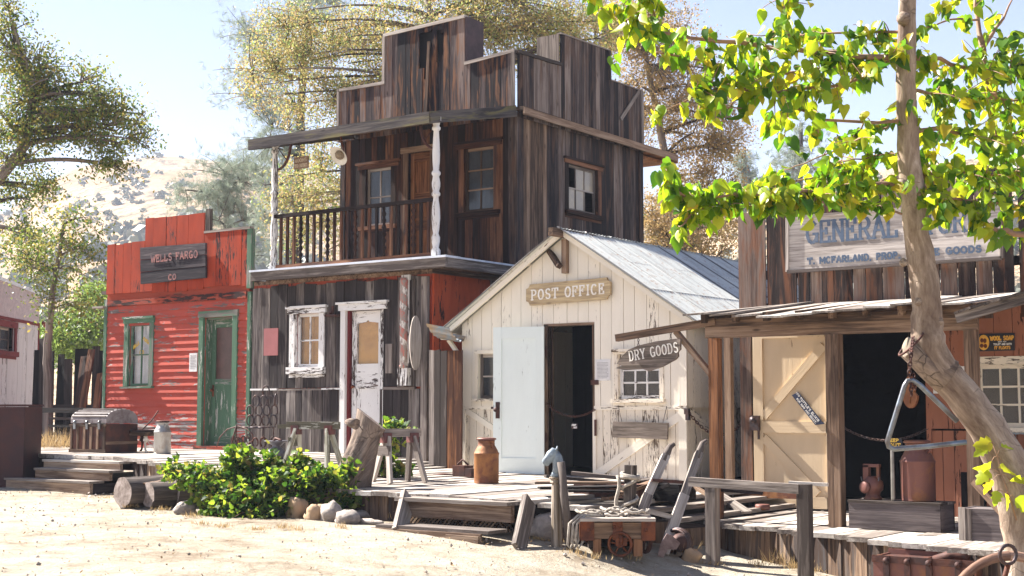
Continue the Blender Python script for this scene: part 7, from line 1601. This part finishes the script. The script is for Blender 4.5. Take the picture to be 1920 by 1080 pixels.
    C = []; Dd = []
    for u, v, a, b_ in L: c = K(u, v, -.2); q = min(st, key=lambda s_: (s_-c).length); m.tube([q, (q+c)/2+Vector((0, 0, .015)), c], .0022, 4); C.append(tuple(c)); Dd.append(tuple(RV*a*.8+Vector((0, 0, b_))+FV*R.uniform(-.4, .4)))
    S.part('stem', m, M['mulb2']); V, k = leafy(np.array(C), np.array(Dd), NR.uniform(.10, .15, len(C)), None, lobes=True); rr = NR.uniform(.6, .95, len(C)); leaf_obj('leaves', V, k, rr, LM['mul'], S.o, S.loc)
    # triangle on a chain
    dd = -.55; X = lambda u, v: K(u, v, dd+.1)
    Tn = Thing('dinner_triangle', 'large bent steel dinner triangle hung from the tree stub', 'triangle', X(1705, 712)); m = MB(); pts = [X(1810, 803), X(1795, 790), X(1725, 722), X(1712, 713), X(1702, 714), X(1696, 724), X(1668, 815), X(1664, 828), X(1667, 838), X(1676, 842), X(1740, 837), X(1812, 829)]
    m.tube(pts[1:], .0165, 10); Tn.part('bar', m, M['steel']); c = X(1706, 655); Cn = Thing('hanging_chain', 'rusty chain looped round the sawn stub holding the triangle', 'chain', c); m = MB(); chain_mb(m, [K(1712, 632, -.15), X(1708, 665), X(1705, 700), X(1708, 722), X(1709, 742)], .036, .0055); chain_mb(m, [X(1708, 722), X(1716, 728), X(1713, 700)], .03, .004); m.ring(K(1708, 645, -.06), (RV*-.7+Vector((0, 0, .7))), .105, .008, 20, 5); Cn.part('links', m, M['rustd'])
M['mulb'] = barkmat('smooth_mulberry_bark', (.09, .055, .04), (.25, .185, .138), (.46, .37, .295), .45)
M['mulb2'] = plain('orange_twig_bark', (.30, .17, .09), (.20, .12, .08), rough=.7, scale=8)
M['cutw'] = plain('old_saw_cut', (.24, .19, .14), (.14, .11, .08), rough=.9, scale=14)
mulberry()

# ------------------------------------------------------------------ shrub by the steps
def shrub(name, label, base, blobs, n, size, mat, seed, cat='shrub'):
    rg = random.Random(seed); T = Thing(name, label, cat, base); m = MB(); C = []; Dd = []
    for c, rx, rz, w in blobs:
        for k in range(int(n*w/12)):
            v = Vector([rg.gauss(0, 1) for _ in range(3)]).normalized()*rg.random()**.33; e = Vector(c)+RV*v.x*rx+fwd*v.y*min(rx, .55)+Vector((0, 0, v.z*rz)); e.z = max(e.z, gz(e.x)+.03)
            s = Vector(base)+Vector((rg.uniform(-.2, .2), rg.uniform(-.1, .1), 0)); mid = s.lerp(e, .55)+Vector((0, 0, .10)); L = bez(s, mid, e, 5); 
            if k % 2 == 0: m.tube(L, [.008, .007, .006, .005, .004, .003], 4, cap=False)
            for j in range(12): q = L[rg.choice((3, 4, 5, 5, 5))]+Vector((rg.gauss(0, .045), rg.gauss(0, .045), rg.gauss(0, .04))); C.append(tuple(q)); Dd.append((v.x*.6+rg.gauss(0, .5), v.y*.6-.15+rg.gauss(0, .5), -.1+rg.gauss(0, .45)))
    T.part('stems', m, M['mulb2']); C = np.array(C); Dd = np.array(Dd); V, k = leafy(C, Dd, NR.uniform(size*.6, size*1.2, len(C)), None, lobes=True); r = NR.rand(len(C)); leaf_obj('leaves', V, k, r, mat, T.o, T.loc)
g0 = on_ground(505, 965); dp = (g0-EYE).dot(FV); K = lambda u, v, d=0: at(u, v, D=dp+d)
shrub('green_shrub', 'dense dark green lobed-leaf shrub spilling onto the sand before the boardwalk', g0, [(K(500, 935), .58, .24, 1.2), (K(440, 950), .30, .15, .6), (K(370, 895, .1), .26, .12, .35), (K(448, 875, .1), .13, .22, .4), (K(325, 883, .15), .07, .05, .08), (K(560, 868, .1), .07, .10, .1), (K(505, 868, .1), .06, .10, .1), (K(655, 885, .1), .06, .08, .08), (K(550, 905), .30, .15, .5), (K(610, 893, -.1), .22, .07, .22), (K(572, 950), .15, .10, .25), (K(480, 965, -.2), .5, .13, .7), (K(658, 935, -.1), .13, .09, .15), (K(415, 925), .3, .2, .5)], 2500, .072, LM['bush'], 5)
g1 = on_ground(700, 945); K2 = lambda u, v, d=0: at(u, v, D=(g1-EYE).dot(FV)+.15+d)
shrub('stump_sprout', 'bright green leafy sprout growing up right of the leaning stump', g1, [(K2(715, 850), .10, .20, 1), (K2(745, 803), .12, .05, .45), (K2(735, 885), .13, .08, .5), (K2(690, 925), .12, .09, .5), (K2(765, 880), .06, .03, .1), (K2(725, 820), .10, .09, .4)], 420, .085, LM['bush'], 8, 'sprout')

# ------------------------------------------------------------------ trees behind
def pt(u, v, D): return at(u, v, D=D)
def base_of(u, D): p = at(u, 767, D=D); return Vector((p.x, p.y, .3))
def sp(u, v, D, ru, rv, rd=None): s = D/FPX; return (pt(u, v, D), ru*s, (rd if rd is not None else ru*.7*s), rv*s)
b = base_of(900, 31)
tree('autumn_tree', 'tall pale gold autumn tree rising behind the two-storey hotel', 'tree', b, [b, pt(900, 500, 31), pt(880, 300, 31), pt(830, 120, 31), pt(800, 0, 31)], .20,
     [sp(650, 150, 31, 175, 150, 1.4), sp(600, 380, 31, 95, 130, 1.3), sp(800, 40, 31.5, 230, 110, 1.5), sp(950, 30, 31, 160, 120, 1.5), sp(560, 60, 31, 90, 80, 1.0), sp(1080, 60, 31, 130, 90, 1.3), sp(500, 130, 30, 70, 90, .8)], 560, 76000, .066, 'grey', LM['gold'], spread=.22, seed=3, limb_r=.04)
b = base_of(1270, 34)
tree('autumn_tree', 'russet brown-leaved tree between the hotel and the store sign', 'tree', b, [b, pt(1275, 560, 34), pt(1265, 420, 34), pt(1240, 250, 34), pt(1210, 100, 34)], .18,
     [sp(1230, 130, 34, 120, 150, 1.6), sp(1320, 240, 34, 100, 90, 1.4), sp(1290, 400, 34, 120, 75, 1.4), sp(1170, 40, 34, 90, 60, 1.2), sp(1330, 330, 34, 70, 90, 1.2)], 330, 40000, .072, 'grey', LM['brown'], spread=.20, seed=6, limb_r=.05)
b = base_of(520, 44)
tree('grey_pine', 'wispy grey-green pine beside the balcony, taller of the two left pines', 'pine', b, [b, pt(560, 400, 44), pt(565, 200, 44), pt(575, 0, 44)], .22,
     [sp(480, 70, 44, 80, 70, 1.5), sp(470, 170, 44, 70, 60, 1.5), sp(520, 250, 44, 80, 90, 1.8), sp(580, 40, 44, 100, 90, 1.6), sp(540, 400, 44, 70, 100, 1.5)], 150, 42000, .26, 'bark', LM['pine'], spread=.4, seed=9, needle=True, limb_r=.06, aspect=.035)
b = base_of(430, 52)
tree('grey_pine', 'lower bushy grey pine between the red false front and the balcony', 'pine', b, [b, pt(432, 560, 52), pt(425, 430, 52), pt(420, 320, 52)], .2,
     [sp(420, 330, 52, 75, 55, 1.6), sp(380, 370, 52, 70, 45, 1.5), sp(450, 420, 52, 80, 90, 1.8), sp(480, 320, 52, 50, 60, 1.4)], 110, 30000, .30, 'bark', LM['pine'], spread=.42, seed=10, needle=True, limb_r=.06, aspect=.035)
b = base_of(-110, 27)
tree('elm_tree', 'spreading olive and gold tree arching in from the left edge', 'tree', b, [b, pt(-70, 500, 27), pt(-10, 345, 27), pt(45, 272, 27), pt(60, 190, 27)], .18,
     [sp(110, 200, 27, 130, 90, 1.0), sp(215, 235, 27, 95, 75, .8), sp(60, 130, 27, 80, 60, .7), sp(10, 60, 27, 45, 80, .6), sp(200, 310, 27, 60, 30, .4), sp(60, 360, 27.3, 90, 40, .5), sp(30, 260, 27, 70, 80, .7), sp(50, 440, 27, 60, 40, .4)], 400, 21000, .075, 'bark', LM['left'], spread=.19, seed=13, limb_r=.05)
b = base_of(95, 25)
tree('thin_tree', 'slim sparse dark-trunked tree behind the old board fence', 'tree', b, [b, pt(88, 700, 25), pt(90, 625, 25), pt(100, 540, 25), pt(120, 420, 25)], .10,
     [sp(110, 500, 25, 85, 70, .9), sp(140, 430, 25, 50, 60, .7), sp(50, 480, 25, 60, 60, .8), sp(120, 580, 25, 60, 40, .7)], 80, 4600, .07, 'bark', LM['left'], spread=.22, seed=15, limb_r=.025)
b = base_of(150, 36)
tree('bright_bush_tree', 'bright lime green bushy tree beyond the old board fence', 'tree', b, [b, pt(150, 700, 36), pt(155, 640, 36), pt(160, 590, 36)], .1,
     [sp(165, 620, 36, 70, 55, 1.0), sp(110, 640, 36, 50, 40, .9), sp(190, 560, 37, 40, 40, .8), sp(60, 640, 38, 60, 40, 1)], 90, 12000, .10, 'bark', LM['bright'], spread=.3, seed=17)
b = base_of(1500, 95)
tree('far_pine', 'faint blue-grey pine showing through the mulberry leaves', 'pine', b, [b, pt(1500, 420, 95), pt(1502, 230, 95)], .35, [sp(1500, 300, 95, 60, 70, 2), sp(1500, 400, 95, 50, 50, 2)], 60, 9000, .5, 'bark', LM['pine'], spread=.8, seed=21, needle=True, limb_r=.08, aspect=.06)
b = base_of(1392, 90)
tree('far_pine', 'slim distant pine just right of the russet tree', 'pine', b, [b, pt(1394, 420, 90), pt(1396, 275, 90)], .3, [sp(1395, 340, 90, 28, 70, 1.4)], 34, 4000, .5, 'bark', LM['pine'], spread=.6, seed=22, needle=True, limb_r=.07, aspect=.06)
b = base_of(1265, 27)
tree('dry_brush', 'tangled bare brown thicket behind the corrugated roof', 'thicket', b, [b, pt(1270, 600, 27), pt(1280, 480, 27)], .06, [sp(1290, 450, 27, 120, 60, 1.0), sp(1240, 400, 27, 60, 50, .8)], 200, 7000, .06, 'grey', LM['brown'], spread=.2, seed=24, limb_r=.02)

# scrub on the hillsides: one mass
def scrub():
    n = 3600; U = NR.uniform(-380, 2280, n); S = NR.uniform(.10, 1.0, n); C = []; Sz = []
    for u, s in zip(U, S):
        p = hill_pt(u, s); q = hn(p.x*1.3+50, p.y*1.3)
        band = .5+.5*math.sin(u*.011+s*9)
        if R.random() > .25+.75*band*(1-s*.35): continue
        C.append(tuple(p)); Sz.append(ridge_dist(u)/480*R.uniform(.7, 2.6)*(1.5 if s < .55 else .8))
    C = np.array(C); Sz = np.array(Sz); k = 26; idx = np.repeat(np.arange(len(C)), k); off = unit(len(idx))*(NR.rand(len(idx))**.4)[:, None]; off[:, 2] = np.abs(off[:, 2])*1.0
    P = C[idx]+off*Sz[idx][:, None]; d = unit(len(idx)); w = np.cross(d, unit(len(idx))); w /= np.linalg.norm(w, axis=1)[:, None]; L = Sz[idx]*NR.uniform(.5, .9, len(idx)); V = rot_quads(P, d, w, L, L*.8)
    rn = np.clip(NR.rand(len(C))[idx]*.7+NR.rand(len(idx))*.3, 0, 1); o = quads_obj('hillside_scrub', V, rn, LM['scrub'], None, (0, 0, 0)); tag(o, 'dark scrub and small trees dotting the dry hillsides', 'scrub', kind='stuff')
scrub()

# ------------------------------------------------------------------ ground litter, pebbles, dry grass, sticks
def litter():
    n = 5200; X = NR.uniform(-20, -1.5, n*3); Y = NR.uniform(6, 12.4, n*3); k = np.array([y < dyf(x)-.05 for x, y in zip(X, Y)]); X = X[k][:n]; Y = Y[k][:n]; Z = np.array([gz(x) for x in X])+.008
    C = np.stack([X, Y, Z], 1); d = unit(len(C)); d[:, 2] *= .25; d /= np.linalg.norm(d, axis=1)[:, None]; w = np.cross(d, np.array([[0, 0, 1.]])+unit(len(C))*.3); w /= np.linalg.norm(w, axis=1)[:, None]; L = NR.uniform(.012, .045, len(C)); V = rot_quads(C, d, w, L, L*NR.uniform(.15, .6, len(C)))
    o = quads_obj('leaf_litter', V, NR.rand(len(C)), LM['litter'], None, (0, 0, 0)); tag(o, 'tiny dry leaves and twigs scattered over the sandy yard', 'litter', kind='stuff')
    m = MB(); rg = random.Random(2)
    for _ in range(3600):
        x = rg.uniform(-19, -2); y = rg.uniform(6.2, 12.4)
        if y > dyf(x)-.05 or rg.random() > .25+.75*max(0, math.sin(x*1.7+y*.9)*math.sin(y*2.3-x*.6))+(.4 if y > dyf(x)-1.0 else 0): continue
        s = rg.uniform(.004, .013) if rg.random() < .93 else rg.uniform(.014, .026); z = gz(x); V = [(x+s*a*rg.uniform(.7, 1.3), y+s*b_*rg.uniform(.7, 1.3), z-.008+s*c*.8+s*.4) for a, b_, c in ((1, 0, 0), (0, 1, 0), (-1, 0, 0), (0, -1, 0), (0, 0, 1), (0, 0, -1))]
        m.add(V, [(0, 1, 4), (1, 2, 4), (2, 3, 4), (3, 0, 4), (1, 0, 5), (2, 1, 5), (3, 2, 5), (0, 3, 5)], None, rg.random())
    solo('gravel', m, M['stone'], 'small pebbles strewn over the sandy yard', 'pebbles', (0, 0, 0), kind='stuff')
    C = []; Dn = []; Ls = []
    def tuft(u, v, n, h, w=.06, on=None):
        p = on or on_ground(u, v)
        for _ in range(n): C.append((p.x+rg.gauss(0, w), p.y+rg.gauss(0, w*.6), p.z)); Dn.append((rg.gauss(0, .45), rg.gauss(0, .45), 1)); Ls.append(h*rg.uniform(.4, 1.1))
    for u, v, n, h in ((725, 952, 90, .22), (700, 970, 60, .14), (665, 965, 60, .10), (735, 975, 50, .12), (1290, 1045, 40, .24), (1460, 1062, 90, .20), (1490, 1070, 50, .16), (1420, 1062, 40, .10), (1115, 1050, 40, .10), (1080, 1040, 30, .08), (240, 952, 60, .07), (300, 958, 60, .07), (200, 935, 40, .06), (360, 972, 60, .09), (1640, 1075, 40, .18), (1340, 1060, 30, .07), (1180, 1050, 30, .08), (1000, 1012, 30, .06), (1060, 1018, 30, .05), (640, 992, 60, .07), (560, 996, 50, .06), (1530, 1075, 30, .1), (750, 985, 40, .06), (600, 955, 40, .10), (1025, 1015, 20, .06), (420, 990, 90, .06), (480, 995, 90, .06), (530, 992, 70, .07), (380, 985, 60, .06), (690, 985, 50, .07)): tuft(u, v, n, h)
    for _ in range(26): u = rg.uniform(60, 200); tuft(0, 0, 60, .35, .22, Vector((at(u, 800, Y=13.4+rg.random()*1.2).x, 13.4+rg.random()*1.4, .94)) if u < 125 else Vector((at(u, 800, Y=14.6).x, 14.6, .94)))
    C = np.array(C); Dn = np.array(Dn); Dn /= np.linalg.norm(Dn, axis=1)[:, None]; L = np.array(Ls); P = C+Dn*L[:, None]*.5; w = np.cross(Dn, unit(len(C))); w /= np.linalg.norm(w, axis=1)[:, None]; o = quads_obj('dry_grass', rot_quads(P, Dn, w, L, np.full(len(C), .006)), NR.rand(len(C)), LM['dry'], None, (0, 0, 0)); tag(o, 'dry straw tufts along the boardwalk foot and rocks', 'grass', kind='stuff')
litter()

# ------------------------------------------------------------------ air of the valley
def haze():
    m = bpy.data.materials.new('valley_air'); m.use_nodes = True; nt = m.node_tree; nt.nodes.remove(nt.nodes['Principled BSDF'])
    v = nt.nodes.new('ShaderNodeVolumePrincipled'); v.inputs['Color'].default_value = (.74, .83, 1, 1); v.inputs['Density'].default_value = 0.00055; v.inputs['Anisotropy'].default_value = 0.0
    nt.links.new(v.outputs[0], nt.nodes['Material Output'].inputs['Volume'])
    mb = MB(); mb.box(-1000, 500, -120, 1600, -12, 96); ob = mb.build('haze', m); ob['kind'] = 'stuff'; ob['label'] = 'thin blue air in front of the far hills'
haze()
